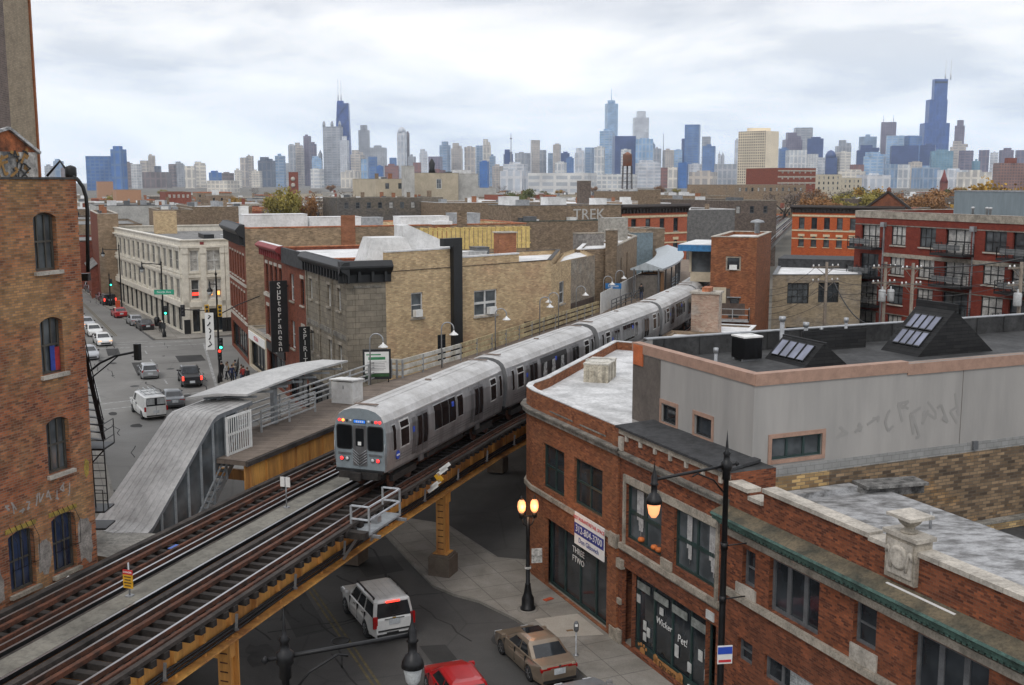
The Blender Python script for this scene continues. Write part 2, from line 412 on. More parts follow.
B_ORANGE = brick('orange_face_brick', (0.38, 0.135, 0.055), (0.17, 0.055, 0.028), (0.19, 0.12, 0.08), 0.22, 0.078, 0.008, patch=(0.32, 0.13, 0.06), pscale=0.5, soot=0.24, pfac=0.6)
B_TAN = brick('yellow_common_brick', (0.70, 0.52, 0.29), (0.44, 0.30, 0.16), (0.45, 0.37, 0.27), 0.30, 0.11, 0.014, patch=(0.56, 0.27, 0.15), pscale=0.22, soot=0.2, pfac=0.5, plo=0.52, phi=0.68)
B_COMMON = brick('mottled_common_brick', (0.66, 0.44, 0.19), (0.16, 0.10, 0.06), (0.2, 0.17, 0.12), 0.42, 0.135, 0.014, patch=(0.62, 0.46, 0.24), pscale=0.3, soot=0.2, pfac=0.45)
B_BROWN = brick('brown_common_brick', (0.36, 0.26, 0.17), (0.18, 0.13, 0.09), (0.22, 0.18, 0.14), 0.34, 0.12, 0.014, patch=(0.29, 0.21, 0.13), pscale=0.18, soot=0.3, pfac=0.5)
B_STONE = brick('grey_ashlar', (0.285, 0.25, 0.195), (0.215, 0.19, 0.15), (0.14, 0.125, 0.10), 0.9, 0.42, 0.02, soot=0.25)
B_SUBRED = brick('deep_red_brick', (0.25, 0.072, 0.038), (0.14, 0.042, 0.025), (0.12, 0.06, 0.04), 0.25, 0.085, 0.008, soot=0.22)
B_LOFT = brick('maroon_loft_brick', (0.235, 0.043, 0.026), (0.17, 0.032, 0.022), (0.13, 0.05, 0.035), 0.25, 0.085, 0.008, soot=0.15)
B_VICT = brick('bright_orange_brick', (0.56, 0.125, 0.035), (0.42, 0.085, 0.03), (0.3, 0.1, 0.05), 0.25, 0.085, 0.008, soot=0.14)
B_SALMON = brick('salmon_red_brick', (0.52, 0.15, 0.075), (0.38, 0.10, 0.055), (0.25, 0.1, 0.07), 0.25, 0.085, 0.008, soot=0.15)
B_GREY = brick('grey_block', (0.22, 0.215, 0.205), (0.17, 0.165, 0.16), (0.13, 0.13, 0.125), 0.4, 0.2, 0.012, soot=0.3)
TERRACOTTA_W = M('white_glazed_terracotta', (0.70, 0.66, 0.57), 0.45, var=0.07, scale=1.2, col2=(0.56, 0.52, 0.44), bump=0.2)
STUCCO = M('grey_stucco', (0.33, 0.315, 0.295), 0.92, var=0.05, scale=0.8, streak=True, bump=0.25, col2=(0.275, 0.265, 0.25))
STUCCO_B = M('brown_grey_stucco', (0.125, 0.105, 0.09), 0.92, var=0.1, scale=0.9, bump=0.25)
PEACH = M('peach_trim', (0.36, 0.225, 0.165), 0.75, var=0.08)
BEIGE = M('beige_render', (0.50, 0.43, 0.32), 0.9, var=0.07, scale=0.4)
GREEN_CU = M('green_copper', (0.06, 0.12, 0.098), 0.7, var=0.25, scale=2.5)
CU_TOP = M('oxidised_ledge', (0.125, 0.10, 0.062), 0.8, var=0.3, scale=1.4, col2=(0.05, 0.05, 0.035))
SLATE = M('dark_shingles', (0.045, 0.046, 0.048), 0.85, var=0.25, scale=2.5, bump=0.4)
WOOD_Y = M('fresh_yellow_lumber', (0.62, 0.46, 0.17), 0.8, var=0.12)
# ------------------------------------------------------------------ buildings
def poly_area(p): return 0.5 * sum(p[i][0] * p[(i + 1) % len(p)][1] - p[(i + 1) % len(p)][0] * p[i][1] for i in range(len(p)))
def offset_poly(p, d):
 """move every side inwards by d"""
 s = 1 if poly_area(p) > 0 else -1
 n = len(p); L = []
 for i in range(n):
  a, b = Vector(p[i][:2]), Vector(p[(i + 1) % n][:2]); t = (b - a).normalized(); nr = Vector((-t.y, t.x)) * s
  L.append((a + nr * d, t))
 res = []
 for i in range(n):
  (p1, t1), (p2, t2) = L[i - 1], L[i]
  cr = t1.x * t2.y - t1.y * t2.x
  if abs(cr) < 1e-4: res.append(tuple(p2)); continue
  k = ((p2.x - p1.x) * t2.y - (p2.y - p1.y) * t2.x) / cr
  q = p1 + t1 * k; res.append((q.x, q.y))
 return res
def wall_face(mb, P0, t, nr, L, z0, z1, ops, depth):
 us = sorted({0.0, L} | {max(0, min(L, o[0])) for o in ops} | {max(0, min(L, o[1])) for o in ops})
 zs = sorted({z0, z1} | {o[2] for o in ops} | {o[3] for o in ops})
 P = lambda u, z, d=0.0: (P0[0] + t[0] * u - nr[0] * d, P0[1] + t[1] * u - nr[1] * d, z)
 for i in range(len(us) - 1):
  for j in range(len(zs) - 1):
   uc, zc = (us[i] + us[i + 1]) / 2, (zs[j] + zs[j + 1]) / 2
   if us[i + 1] - us[i] < 1e-4 or zs[j + 1] - zs[j] < 1e-4: continue
   if any(o[0] < uc < o[1] and o[2] < zc < o[3] for o in ops): continue
   mb.face([P(us[i], zs[j]), P(us[i + 1], zs[j]), P(us[i + 1], zs[j + 1]), P(us[i], zs[j + 1])])
 for o in ops:
  u0, u1, a, b = o[:4]
  mb.face([P(u0, a), P(u0, a, depth), P(u0, b, depth), P(u0, b)]); mb.face([P(u1, a), P(u1, b), P(u1, b, depth), P(u1, a, depth)])
  mb.face([P(u0, a), P(u1, a), P(u1, a, depth), P(u0, a, depth)]); mb.face([P(u0, b), P(u0, b, depth), P(u1, b, depth), P(u1, b)])
  rise = o[4].get('arch', 0) if len(o) > 4 else 0
  if rise:
   N = 8
   for i in range(N):
    f0, f1 = i / N, (i + 1) / N
    h = lambda f: b - rise + rise * (1 - (2 * f - 1) ** 2)
    ua, ub = u0 + (u1 - u0) * f0, u0 + (u1 - u0) * f1
    mb.face([P(ua, h(f0)), P(ub, h(f1)), P(ub, b), P(ua, b)])
    mb.face([P(ua, h(f0)), P(ua, h(f0), depth), P(ub, h(f1), depth), P(ub, h(f1))])
def WS(**k):
 d = dict(frame=FR_BLACK, glass=G_DARK, nx=1, nz=2, fw=0.07, inset=0.14, sill=None, lintel=None, arch=0.0, name='window', mullion=0.05, lw=0.0)
 d.update(k); return d
def put_window(parent, P0, t, nr, o, sub_level=True):
 u0, u1, z0, z1 = o[:4]; st = o[4]
 if st is None or st.get('none'): return None
 ang = math.atan2(t[1], t[0])
 P = lambda u, z, d=0.0: Vector((P0[0] + t[0] * u - nr[0] * d, P0[1] + t[1] * u - nr[1] * d, z))
 w, h = u1 - u0, z1 - z0; fw = st['fw']; ins = st['inset']
 mb = MB()
 dd = 0.07
 for (a, b, c, d_) in ((u0, u0 + fw, z0, z1), (u1 - fw, u1, z0, z1), (u0 + fw, u1 - fw, z0, z0 + fw), (u0 + fw, u1 - fw, z1 - fw, z1)):
  mb.box(P((a + b) / 2, (c + d_) / 2, ins - 0.002), (b - a, dd, d_ - c), ang)
 mu = st['mullion']
 for i in range(1, st['nx']): mb.box(P(u0 + w * i / st['nx'], (z0 + z1) / 2, ins + 0.003), (mu, dd - 0.02, h - 2 * fw), ang)
 for j in range(1, st['nz']): mb.box(P((u0 + u1) / 2, z0 + h * j / st['nz'], ins + 0.006), (w - 2 * fw, dd - 0.01, mu * 1.2), ang)
 f = mb.build(st['name'], st['frame'], parent)
 g = MB(); g.face([P(u0 + .01, z0 + .01, ins + 0.03), P(u1 - .01, z0 + .01, ins + 0.03), P(u1 - .01, z1 - .01, ins + 0.03), P(u0 + .01, z1 - .01, ins + 0.03)])
 gl = st['glass']
 if isinstance(gl, (list, tuple)): gl = rng.choice(gl)
 g.build('pane', gl, f)
 if st['sill']:
  s = MB(); s.box(P((u0 + u1) / 2, z0 - 0.07, -0.04), (w + 0.2, 0.22, 0.136), ang); s.build('sill', st['sill'], f)
 if st['lintel']:
  s = MB(); lh = st.get('lh', 0.22); s.box(P((u0 + u1) / 2, z1 + lh / 2 + 0.003, -0.0), (w + 0.2, 0.1, lh), ang); s.build('lintel', st['lintel'], f)
 return f
class Building:
 def __init__(self, name, label, cat, pts, z0, z1, wall, roof=ROOF_G, edges=None, parapet=0.5, pt=0.3, coping=STONE, group=None, coph=0.1, copw=0.05, reveal=0.2, sunk=0.0):
  self.pts = [tuple(p) for p in pts]; n = len(pts)
  cx, cy = sum(p[0] for p in pts) / n, sum(p[1] for p in pts) / n
  self.root = root(name, (cx, cy, z0), label, cat, group, world=True)
  self.z0, self.z1 = z0, z1
  self.sgn = 1 if poly_area(pts) > 0 else -1
  edges = edges or {}
  self.wall_mats = [wall]; mb = MB()
  todo = []
  for i in range(n):
   e = edges.get(i, {})
   m = e.get('mat', wall)
   if m not in self.wall_mats: self.wall_mats.append(m)
   mb.mat(self.wall_mats.index(m))
   P0, t, nr, L = self.edge(i)
   ops = e.get('ops', [])
   wall_face(mb, P0, t, nr, L, z0 - sunk, e.get('z1', z1), ops, reveal)
   todo += [(P0, t, nr, o) for o in ops]
  mb.mat(0)
  inner = offset_poly(self.pts, pt)
  zr = z1 - parapet
  if parapet > 0:
   for i in range(n):
    a, b = inner[i], inner[(i + 1) % n]
    mb.face([(a[0], a[1], zr - 0.05), (b[0], b[1], zr - 0.05), (b[0], b[1], z1), (a[0], a[1], z1)])
   self.wall = mb.build('wall', self.wall_mats, self.root)
   c = MB(); o1 = offset_poly(self.pts, -copw); i1 = offset_poly(self.pts, pt + copw)
   for i in range(n):
    j = (i + 1) % n
    A, B_, C, D = o1[i], o1[j], i1[j], i1[i]
    c.face([(*A, z1 + coph), (*B_, z1 + coph), (*C, z1 + coph), (*D, z1 + coph)]); c.face([(*A, z1 + .002), (*B_, z1 + .002), (*B_, z1 + coph), (*A, z1 + coph)])
    c.face([(*D, z1 + .002), (*C, z1 + .002), (*C, z1 + coph), (*D, z1 + coph)]); c.face([(*A, z1 + .002), (*D, z1 + .002), (*C, z1 + .002), (*B_, z1 + .002)])
   if coping: c.build('coping', coping, self.root)
  else:
   self.wall = mb.build('wall', self.wall_mats, self.root)
  r = MB(); r.face([(p[0], p[1], zr) for p in (inner if parapet > 0 else self.pts)]); self.roof = r.build('roof', roof, self.root)
  for (P0, t, nr, o) in todo:
   if len(o) > 4: put_window(self.root, P0, t, nr, o)
 def edge(self, i):
  n = len(self.pts); a, b = Vector(self.pts[i][:2]), Vector(self.pts[(i + 1) % n][:2])
  d = b - a; L = d.length; t = d / L
  nr = Vector((t.y, -t.x)) * self.sgn
  return a, t, nr, L
 def strip(self, name, i, u0, u1, za, zb, out, mat, inn=0.04):
  """ledge, cornice or band along side i"""
  P0, t, nr, L = self.edge(i)
  m = MB(); c = P0 + t * ((u0 + u1) / 2) + nr * ((out - inn) / 2)
  m.box((c.x, c.y, (za + zb) / 2), (abs(u1 - u0), out + inn, zb - za), math.atan2(t.y, t.x))
  return m.build(name, mat, self.root)
 def at(self, i, u, z, out=0.0):
  P0, t, nr, L = self.edge(i); p = P0 + t * u + nr * out
  return Vector((p.x, p.y, z))
def grid_ops(L, n, w, rows, st, margin=None, jit=0):
 """n equal windows of width w along a wall for every (z0, z1) row"""
 ops = []
 m = margin if margin is not None else (L - n * w) / (n + 1)
 gap = (L - 2 * m - n * w) / max(1, n - 1) if n > 1 else 0
 for (a, b) in rows:
  for k in range(n):
   u = m + k * (w + gap); ops.append((u, u + w, a, b, st))
 return ops
def small_box_thing(name, label, cat, c, s, mat, rz=0.0, top=None, group=None, topmat=None):
 """casing with a lid and feet, e.g. a roof machine"""
 o = root(name, (c[0], c[1], c[2]), label, cat, group, rz)
 m = MB(); m.box((0, 0, s[2] / 2), s); m.build('casing', mat, o)
 l = MB(); l.box((0, 0, s[2] + 0.03), (s[0] + 0.08, s[1] + 0.08, 0.056)); l.build('lid', topmat or mat, o)
 return o
# ------------------------------------------------------------------ ground, streets, pavements
ASPH = ground_mat('asphalt', (0.050, 0.048, 0.046), (0.085, 0.082, 0.078), 0.16, crack=0.2)
CONC = ground_mat('pavement_concrete', (0.20, 0.185, 0.16), (0.30, 0.28, 0.25), 0.5, joint=1.6)
KERB = ground_mat('kerb_stone', (0.17, 0.16, 0.14), (0.26, 0.245, 0.22), 1.2)
LAND = ground_mat('city_ground', (0.09, 0.085, 0.07), (0.20, 0.18, 0.15), 0.02)
def struct(mb, name, mat):
 o = mb.build(name, mat); o['kind'] = 'structure'; return o
g = MB();
g.face([(-7000, -300, 0), (7000, -300, 0), (7000, 9000, 0), (-7000, 9000, 0)]); struct(g, 'ground', LAND)
g = MB(); g.face([(*AB(-30, -35), .004), (*AB(-30, 60), .004), (*AB(135, 75), .004), (*AB(420, 40), .004), (*AB(420, -35), .004)]); struct(g, 'road', ASPH)
ASPH_LIT = ground_mat('sky_lit_pale_asphalt', (0.155, 0.15, 0.14), (0.215, 0.21, 0.197), 0.14, crack=0.15)  # paler asphalt: the open sky's stronger light on the junction, put into the colour
g = MB(); g.face([(*AB(74, -2), .0055), (*AB(74, 17.4), .0055), (*AB(112, 16.6), .0055), (*AB(126, 40), .0055), (*AB(143, 32), .0055), (*AB(144, 13), .0055), (*AB(420, -5), .0055), (*AB(420, -13), .0055), (*AB(120, 4.2), .0055), (*AB(99, -2), .0055)]); struct(g, 'junction_road', ASPH_LIT)
PV = lambda u, v: atz(u, v, 0)
def pavement(pts, kerb_edges=None):
 m = MB(); m.prism(offset_poly(pts, 0.17), 0.0, 0.130); struct(m, 'pavement', CONC)
 k = MB(); inn = offset_poly(pts, 0.17); n = len(pts)
 for i in range(n):
  j = (i + 1) % n
  k.face([(*pts[i], 0), (*pts[j], 0), (*pts[j], .134), (*pts[i], .134)])
  k.face([(*pts[i], .134), (*pts[j], .134), (*inn[j], .134), (*inn[i], .134)])
  k.face([(*inn[i], .10), (*inn[j], .10), (*inn[j], .134), (*inn[i], .134)])
 struct(k, 'kerb', KERB)
FB = 22.3
pavement([AB(8, 19.5), AB(42.0, 19.5), AB(44.0, 19.2), AB(46.5, 18.5), AB(47.8, 17.7), AB(49.3, 17.15), AB(53.2, 17.2), AB(60.5, 17.4), AB(61.5, 18.4), AB(58.2, 21.2), AB(51.8, 21.7), AB(50.4, 23.5), AB(49, 24.6), AB(8, 24.6)])
pavement([AB(64.5, 17.2), AB(108, 15.6), AB(111.5, 16.5), AB(113, 19), AB(130, 32), AB(127, 36), AB(100, 22.5), AB(64.5, 22.5)])
pavement([AB(144.2, 13.4), AB(146, 13.2), AB(200, 8.6), AB(420, -6), AB(420, 2), AB(200, 18), AB(190, 40), AB(146, 26), AB(143, 18)])
pavement([AB(120, 4.4), AB(420, -14), AB(420, -24), AB(120, -6)])
pavement([AB(10, 3.6), AB(96, 3.8), AB(99, 1), AB(99, -8), AB(10, -8)])
LINE_Y = ground_mat('worn_yellow_paint', (0.06, 0.055, 0.04), (0.15, 0.115, 0.045), 2.5)
LINE_W = ground_mat('worn_white_paint', (0.14, 0.14, 0.135), (0.42, 0.42, 0.41), 2.0)
g = MB()
for b0 in (11.35, 11.60):
 g.face([(*AB(12, b0), .008), (*AB(60, b0), .008), (*AB(60, b0 + .11), .008), (*AB(12, b0 + .11), .008)])
for b0 in (8.5, 8.75):
 g.face([(*AB(150, b0 + .3), .008), (*AB(400, b0 - 13), .008), (*AB(400, b0 - 12.88), .008), (*AB(150, b0 + .42), .008)])
struct(g, 'lane_line', LINE_Y)
g = MB()
for (p, q) in (((142.2, 5.0), (141.5, 17.6)), ((139.2, 5.0), (138.4, 18.5)), ((143.6, 8.6), (143.4, 12.9)), ((104, 4.5), (106.5, 14.8)), ((101.2, 4.5), (103.5, 15.6)), ((108, 15.5), (139, 18.6)), ((105, 4.6), (139, 4.8))):
 P0, P1 = Vector(AB(*p)), Vector(AB(*q)); t = (P1 - P0).normalized(); nn = Vector((-t.y, t.x)) * 0.14
 g.face([(*(P0 - nn), .008), (*(P1 - nn), .008), (*(P1 + nn), .008), (*(P0 + nn), .008)])
for k in range(4):
 a0 = 112 + k * 7
 g.face([(*AB(a0, 11.2), .008), (*AB(a0 + 2.5, 11.2), .008), (*AB(a0 + 2.5, 11.36), .008), (*AB(a0, 11.36), .008)])
struct(g, 'painted_crossing', LINE_W)
TARL = ground_mat('tar_seal', (0.022, 0.021, 0.02), (0.035, 0.034, 0.033), 2.0)
g = MB(); rs_ = random.Random(17)
for (a0_, a1_, b0_, b1_, n_) in ((34, 62, 5, 18, 16), (76, 140, 0, 16, 26), (146, 240, 2, 10, 14)):
 for _ in range(n_):
  p = Vector((rs_.uniform(a0_, a1_), rs_.uniform(b0_, b1_))); d = Vector((1, 0)) if rs_.random() < .6 else Vector((.1, 1)); wd = rs_.uniform(.03, .07)
  for k in range(rs_.randrange(4, 10)):
   d2 = (d + Vector((rs_.uniform(-.35, .35), rs_.uniform(-.35, .35)))).normalized(); q = p + d2 * rs_.uniform(.5, 1.4); nn = Vector((-d2.y, d2.x)) * wd
   if not (b0_ - 1 < q.y < b1_ + .5): break
   g.face([(*AB(*(p - nn)), .0072), (*AB(*(q - nn)), .0072), (*AB(*(q + nn)), .0072), (*AB(*(p + nn)), .0072)]); p = q
struct(g, 'tar_seal', TARL)
OIL = ground_mat('oil_stain', (0.028, 0.027, 0.026), (0.05, 0.048, 0.046), 1.2)
g = MB()
for k in range(34):
 a_, b_ = (rs_.uniform(34, 62), rs_.choice((8.0, 14.5, 18.0)) + rs_.uniform(-.5, .5)) if k < 18 else (rs_.uniform(80, 140), rs_.uniform(4, 15)); r_ = rs_.uniform(.12, .5)
 g.face([(*AB(a_ + 1.8 * r_ * math.cos(q * .628) * rs_.uniform(.7, 1.1), b_ + r_ * math.sin(q * .628) * rs_.uniform(.7, 1.1)), .0076 + k * 1e-5) for q in range(10)])
struct(g, 'oil_stain', OIL)
PATCH = ground_mat('dark_asphalt_patch', (0.032, 0.031, 0.030), (0.05, 0.049, 0.047), 0.4)
g = MB()
for (a, b, la, lb) in ((46, 9.6, 6, 1.6), (52, 14.5, 3, 2.2), (39, 14.2, 4, 1.2), (118, 9, 9, 2), (125, 14, 5, 3), (133, 7, 6, 1.5)):
 g.face([(*AB(a, b), .006), (*AB(a + la, b + .1), .006), (*AB(a + la - .3, b + lb), .006), (*AB(a + .2, b + lb - .1), .006)])
struct(g, 'road_patch', PATCH)
mh = M('cast_iron_cover', (0.03, 0.029, 0.028), 0.6, 0.4, scale=9)
for k, (a, b) in enumerate(((44.9, 11.3), (112, 8.2), (121, 12.6))):
 m = MB(); m.lathe([(0.42, 0.0), (0.42, 0.012), (0.36, 0.014), (0.35, 0.010), (0.0, 0.012)], (0, 0, 0), 20, caps=False)
 o = m.build('manhole_cover', mh); o.location = (*AB(a, b), 0.004)
 tag(o, ['round iron manhole cover in the road behind the white suv', 'iron manhole cover in the crossing left of the van', 'iron manhole cover in the middle of the far crossing'][k], 'manhole cover')
m = MB(); m.face([(*AB(41.2, 20.0), .1365), (*AB(43.4, 20.0), .1365), (*AB(43.2, 22.1), .1365), (*AB(40.6, 22.1), .1365)]); struct(m, 'pavement_slab', ground_mat('fresh_concrete', (0.33, 0.30, 0.255), (0.40, 0.37, 0.32), 0.7))
# ------------------------------------------------------------------ near shop row on the right
VEC = lambda p: Vector((p[0], p[1], 0))
S_GREEN = WS(frame=FR_GREEN, nx=2, nz=2, fw=0.10, mullion=0.08, inset=0.16)
S_SHOP = WS(frame=FR_GREEN, nx=4, nz=1, fw=0.12, mullion=0.10, inset=0.35, name='storefront', glass=G_DARK)
UPA = Vector((*EA, 0)); UPB = Vector((*EB, 0)); NFRONT = -UPB
ptsA = [AB(39.8, FB), AB(48.8, FB), AB(49.9, 22.5), AB(50.7, 23.0), AB(51.2, 23.65), AB(51.8, 24.4), AB(62.2, 34.3), AB(53.0, 41), AB(42.9, 32), AB(39.8, 32)]
opsA = [(0.95, 1.05, 0, 0)][:0] + [(5.3, 8.0 - .35, 5.1, 7.32, S_GREEN), (1.5, 4.25, 5.2, 7.38, S_GREEN), (1.0, 7.4, 0.16, 3.62, S_SHOP)]
A_ = Building('corner_brick_shop', 'orange brick corner shop with rounded end and white flat roof beside the tracks', 'building', ptsA, 0, 9.66, B_ORANGE, ROOF_N,
   {0: dict(ops=opsA), 2: dict(ops=[(0.12, 0.85, 5.1, 7.3, WS(frame=FR_GREEN, nx=1, nz=2, fw=.08))])}, parapet=0.5, coping=ROOF_N, coph=0.05, pt=0.28, copw=.02)
WET = ROOF_W
for nm, za, zb, o_, mt in (('sill_band', 4.62, 4.84, 0.12, STONE), ('cornice', 8.48, 8.72, 0.20, STONE_D), ('cornice', 8.72, 8.80, 0.30, STONE_D)):
 m = MB(); ring_o = []
 path = [ptsA[0]] + ptsA[1:6] + [AB(54.0, 28.3)]
 outp = offset_poly(ptsA, -o_)
 po = [outp[0]] + outp[1:6]; pi = [ptsA[0]] + ptsA[1:6]
 for i in range(len(po) - 1):
  a, b, c, d = po[i], po[i + 1], pi[i + 1], pi[i]
  m.face([(*a, zb), (*b, zb), (*c, zb), (*d, zb)]); m.face([(*a, za), (*d, za), (*c, za), (*b, za)]); m.face([(*a, za), (*b, za), (*b, zb), (*a, zb)])
 m.face([(*po[0], za), (*po[0], zb), (*pi[0], zb), (*pi[0], za)])
 m.build(nm, mt, A_.root)
A_.strip('pilaster', 0, 0.0, 0.5, 0.1, 9.4, 0.08, B_ORANGE)
A_.strip('pilaster_base', 0, -0.02, 0.54, 0.0, 0.7, 0.12, STONE)
A_.strip('pilaster_block', 0, -0.05, 0.62, 4.35, 4.95, 0.17, STONE)
for u0 in (1.2, 4.4):
 A_.strip('brick_panel', 0, u0, u0 + 2.5, 8.98, 9.04, 0.03, STONE_D); A_.strip('brick_panel', 0, u0, u0 + .06, 8.98, 9.3, 0.02, B_RED)
p = A_.at(0, 2.4, 2.75, -0.33)
def words(bld, i, u, z, out, s, size, mat, **k):
 P0, t, nr, L = bld.edge(i); n3 = Vector((nr.x, nr.y, 0)); r3 = Vector((t.x, t.y, 0))
 if Vector((0, 0, 1)).cross(n3).dot(r3) < 0: r3 = -r3
 return lettering(s, size, bld.at(i, u, z, out), r3, n3, mat, bld.root, **k)
LET_W = M('white_lettering', (0.75, 0.75, 0.73), 0.6, var=0.03)
LET_R = M('red_lettering', (0.55, 0.03, 0.04), 0.6, var=0.03)
LET_B = M('navy_lettering', (0.03, 0.04, 0.22), 0.6, var=0.03)
LET_K = M('black_lettering', (0.02, 0.02, 0.02), 0.6, var=0.03)
words(A_, 0, 4.35, 2.72, -0.30, 'THREE', 0.42, LET_W); words(A_, 0, 4.35, 2.28, -0.30, 'FTWO', 0.42, LET_W)
bn = root('letting_banner', (*AB(42.25, FB - 0.16), 3.4), 'red white and blue restaurant space banner on the corner shop front', 'banner', None, 0, world=True)
def rectab(mb, a0, a1, z0, z1, b, th=0.0):
 mb.face([(*AB(a0, b), z0), (*AB(a1, b), z0), (*AB(a1, b), z1), (*AB(a0, b), z1)])
m = MB(); c = AB(42.25, FB - 0.13); m.box((*c, 4.15), (2.85, 0.05, 1.52), ROT_A); m.build('board', LET_W, bn)
m = MB(); c = AB(42.25, FB - 0.159); m.box((*c, 4.16), (2.84, 0.01, 0.52), ROT_A); m.build('blue_band', LET_B, bn)
for s_, z_, sz, mt in (('RESTAURANT/RETAIL SPACE', 4.67, 0.235, LET_R), ('312-804-3700', 4.16, 0.46, LET_W), ('Don Glisovich', 3.66, 0.34, LET_B)):
 lettering(s_, sz, (*AB(42.25, FB - 0.17), z_), -UPA, NFRONT, mt, bn)
ptsB = [AB(31.75, FB + .02), AB(39.79, FB + .02), AB(39.79, 24.3), AB(31.75, 24.3)]
S_BIG = WS(frame=FR_GREEN, nx=2, nz=2, fw=0.11, mullion=0.13, inset=0.16, glass=[G_GREY])
opsB = [(4.6, 7.45, 5.0, 7.38, S_BIG), (0.72, 3.65, 5.02, 7.4, S_BIG), (1.3, 6.85, 0.3, 3.66, WS(frame=FR_GREEN, nx=4, nz=1, fw=0.1, mullion=0.12, inset=0.3, name='storefront')), (6.86, 7.7, 0.16, 3.66, WS(frame=FR_BLACK, nx=1, nz=1, inset=0.6, name='door')), (0.62, 1.29, 0.16, 3.66, WS(frame=FR_BLACK, nx=1, nz=1, inset=0.5, name='door'))]
B_ = Building('pet_shop_building', 'red brick pet shop with two large green framed windows and dark sloping roof edge', 'building', ptsB, 0, 9.66, B_RED, ROOF_D, {0: dict(ops=opsB)}, parapet=0.0)
B_.strip('cornice', 0, 0, 8.02, 8.44, 8.62, 0.16, STONE_D); B_.strip('cornice', 0, 0, 8.02, 8.62, 8.70, 0.25, STONE_D)
B_.strip('window_surround', 0, 0.55, 7.62, 7.43, 7.75, 0.09, STONE); B_.strip('window_surround', 0, 0.55, 0.70, 4.72, 7.43, 0.09, STONE); B_.strip('window_surround', 0, 7.47, 7.62, 4.72, 7.43, 0.09, STONE)
B_.strip('sill_band', 0, 0.4, 7.85, 4.46, 4.70, 0.15, STONE); B_.strip('window_surround', 0, 3.72, 4.52, 4.72, 5.1, 0.08, STONE)
B_.strip('sill_band', 0, 0.4, 7.85, 4.36, 4.455, 0.07, STONE_D)
B_.strip('frieze_band', 0, 0.0, 8.02, 9.42, 9.62, 0.10, STONE)
for k in range(7): B_.strip('stone_key', 0, 0.45 + k * 1.15, 0.62 + k * 1.15, 9.18, 9.415, 0.09, STONE_L)
B_.strip('end_block', 0, 7.72, 8.0, 8.72, 9.3, 0.13, STONE_L)
B_.strip('pilaster_block', 0, 7.55, 8.0, 3.55, 3.95, 0.16, STONE); B_.strip('pilaster_block', 0, 7.72, 8.0, 1.9, 2.15, 0.10, STONE); B_.strip('pilaster_base', 0, 7.70, 8.02, 0.0, 0.75, 0.12, STONE)
m = MB(); P = [(*AB(31.85, 22.12), 9.76), (*AB(39.9, 22.12), 9.76), (*AB(39.9, 24.1), 9.84), (*AB(32.4, 24.1), 9.84)]
m.face(P); m.face([(p[0], p[1], p[2] - 0.1) for p in P]); m.face([P[0], P[1], (P[1][0], P[1][1], 9.66), (P[0][0], P[0][1], 9.66)]); m.face([P[0], P[3], (P[3][0], P[3][1], 9.74), (P[0][0], P[0][1], 9.66)])
m.build('roof_edge', SLATE, B_.root)
words(B_, 0, 4.65, 2.15, -0.24, 'Wicker', 0.40, LET_W, shear=0.15); words(B_, 0, 3.25, 2.0, -0.24, 'Pet!', 0.46, LET_W, shear=0.1)
CARD = M('paper_card', (0.55, 0.56, 0.54), 0.7, var=0.1)
CARD_G = M('grey_transom_sign', (0.28, 0.30, 0.28), 0.6, var=0.2)
for (u, z, w, h) in ((6.35, 3.02, 1.0, .34), (4.95, 3.0, 1.1, .32), (3.55, 2.98, 1.1, .32), (2.1, 2.95, 1.15, .36)): B_.strip('transom_sign', 0, u - w / 2, u + w / 2, z - h / 2 + .1, z + h / 2 + .1, -0.255, CARD_G, inn=0.29)
for (u, z, w, h) in ((6.75, 2.5, .25, .36), (6.2, 1.5, .22, .4), (5.9, 1.3, .22, .4), (6.2, 1.0, .22, .34), (4.9, 2.6, .26, .3), (3.7, 1.4, .25, .5), (2.75, 1.1, .25, .4), (2.0, 1.9, .28, .42), (1.6, 2.1, .2, .4), (1.55, 1.25, .3, .45)): B_.strip('window_card', 0, u - w / 2, u + w / 2, z - h / 2, z + h / 2, -0.255, CARD, inn=0.29)
B_.strip('stall_riser', 0, 1.3, 6.85, 0.14, 0.62, -0.20, FR_GREEN, inn=0.3)
ORG = M('orange_sign_paint', (0.44, 0.21, 0.07), 0.6)
P0, t_, nr_, L_ = B_.edge(0)
m = MB()
for u in (3.2, 5.1):
 for dz in (-.11, .11):
  c = P0 + t_ * u + nr_ * (-0.17); rot = Matrix.Rotation(math.atan2(nr_.y, nr_.x), 3, 'Z') @ Matrix.Rotation(R(90), 3, 'Y')
  m.lathe([(.17, 0), (.17, .03)], (c.x, c.y, .42 + dz), 14, axis=rot)
c = P0 + t_ * 4.15 + nr_ * (-0.155); m.box((c.x, c.y, .42), (1.9, .03, .34), math.atan2(t_.y, t_.x)); sg = m.build('bone_sign', ORG, B_.root)
words(B_, 0, 4.15, 0.42, -0.128, 'Day care', 0.36, LET_K)
m = MB(); rot = Matrix.Rotation(math.atan2(nr_.y, nr_.x), 3, 'Z') @ Matrix.Rotation(R(90), 3, 'Y')
for (u, z, r) in ((6.2, .36, .2), (6.5, .58, .075), (6.3, .66, .075), (6.08, .66, .075), (5.9, .57, .075)):
 c = P0 + t_ * u + nr_ * (-0.18); m.lathe([(r, 0), (r, .02)], (c.x, c.y, z), 14, axis=rot)
m.build('paw_sign', ORG, B_.root)
B_.strip('white_sign', 0, 1.35, 2.7, 0.2, 0.46, -0.16, LET_W, inn=0.2)
B_.strip('number_plate', 0, 0.75, 1.25, 3.78, 4.12, 0.05, CARD)
CURT = M('white_curtain', (0.42, 0.41, 0.40), 0.9, var=0.15, scale=4)
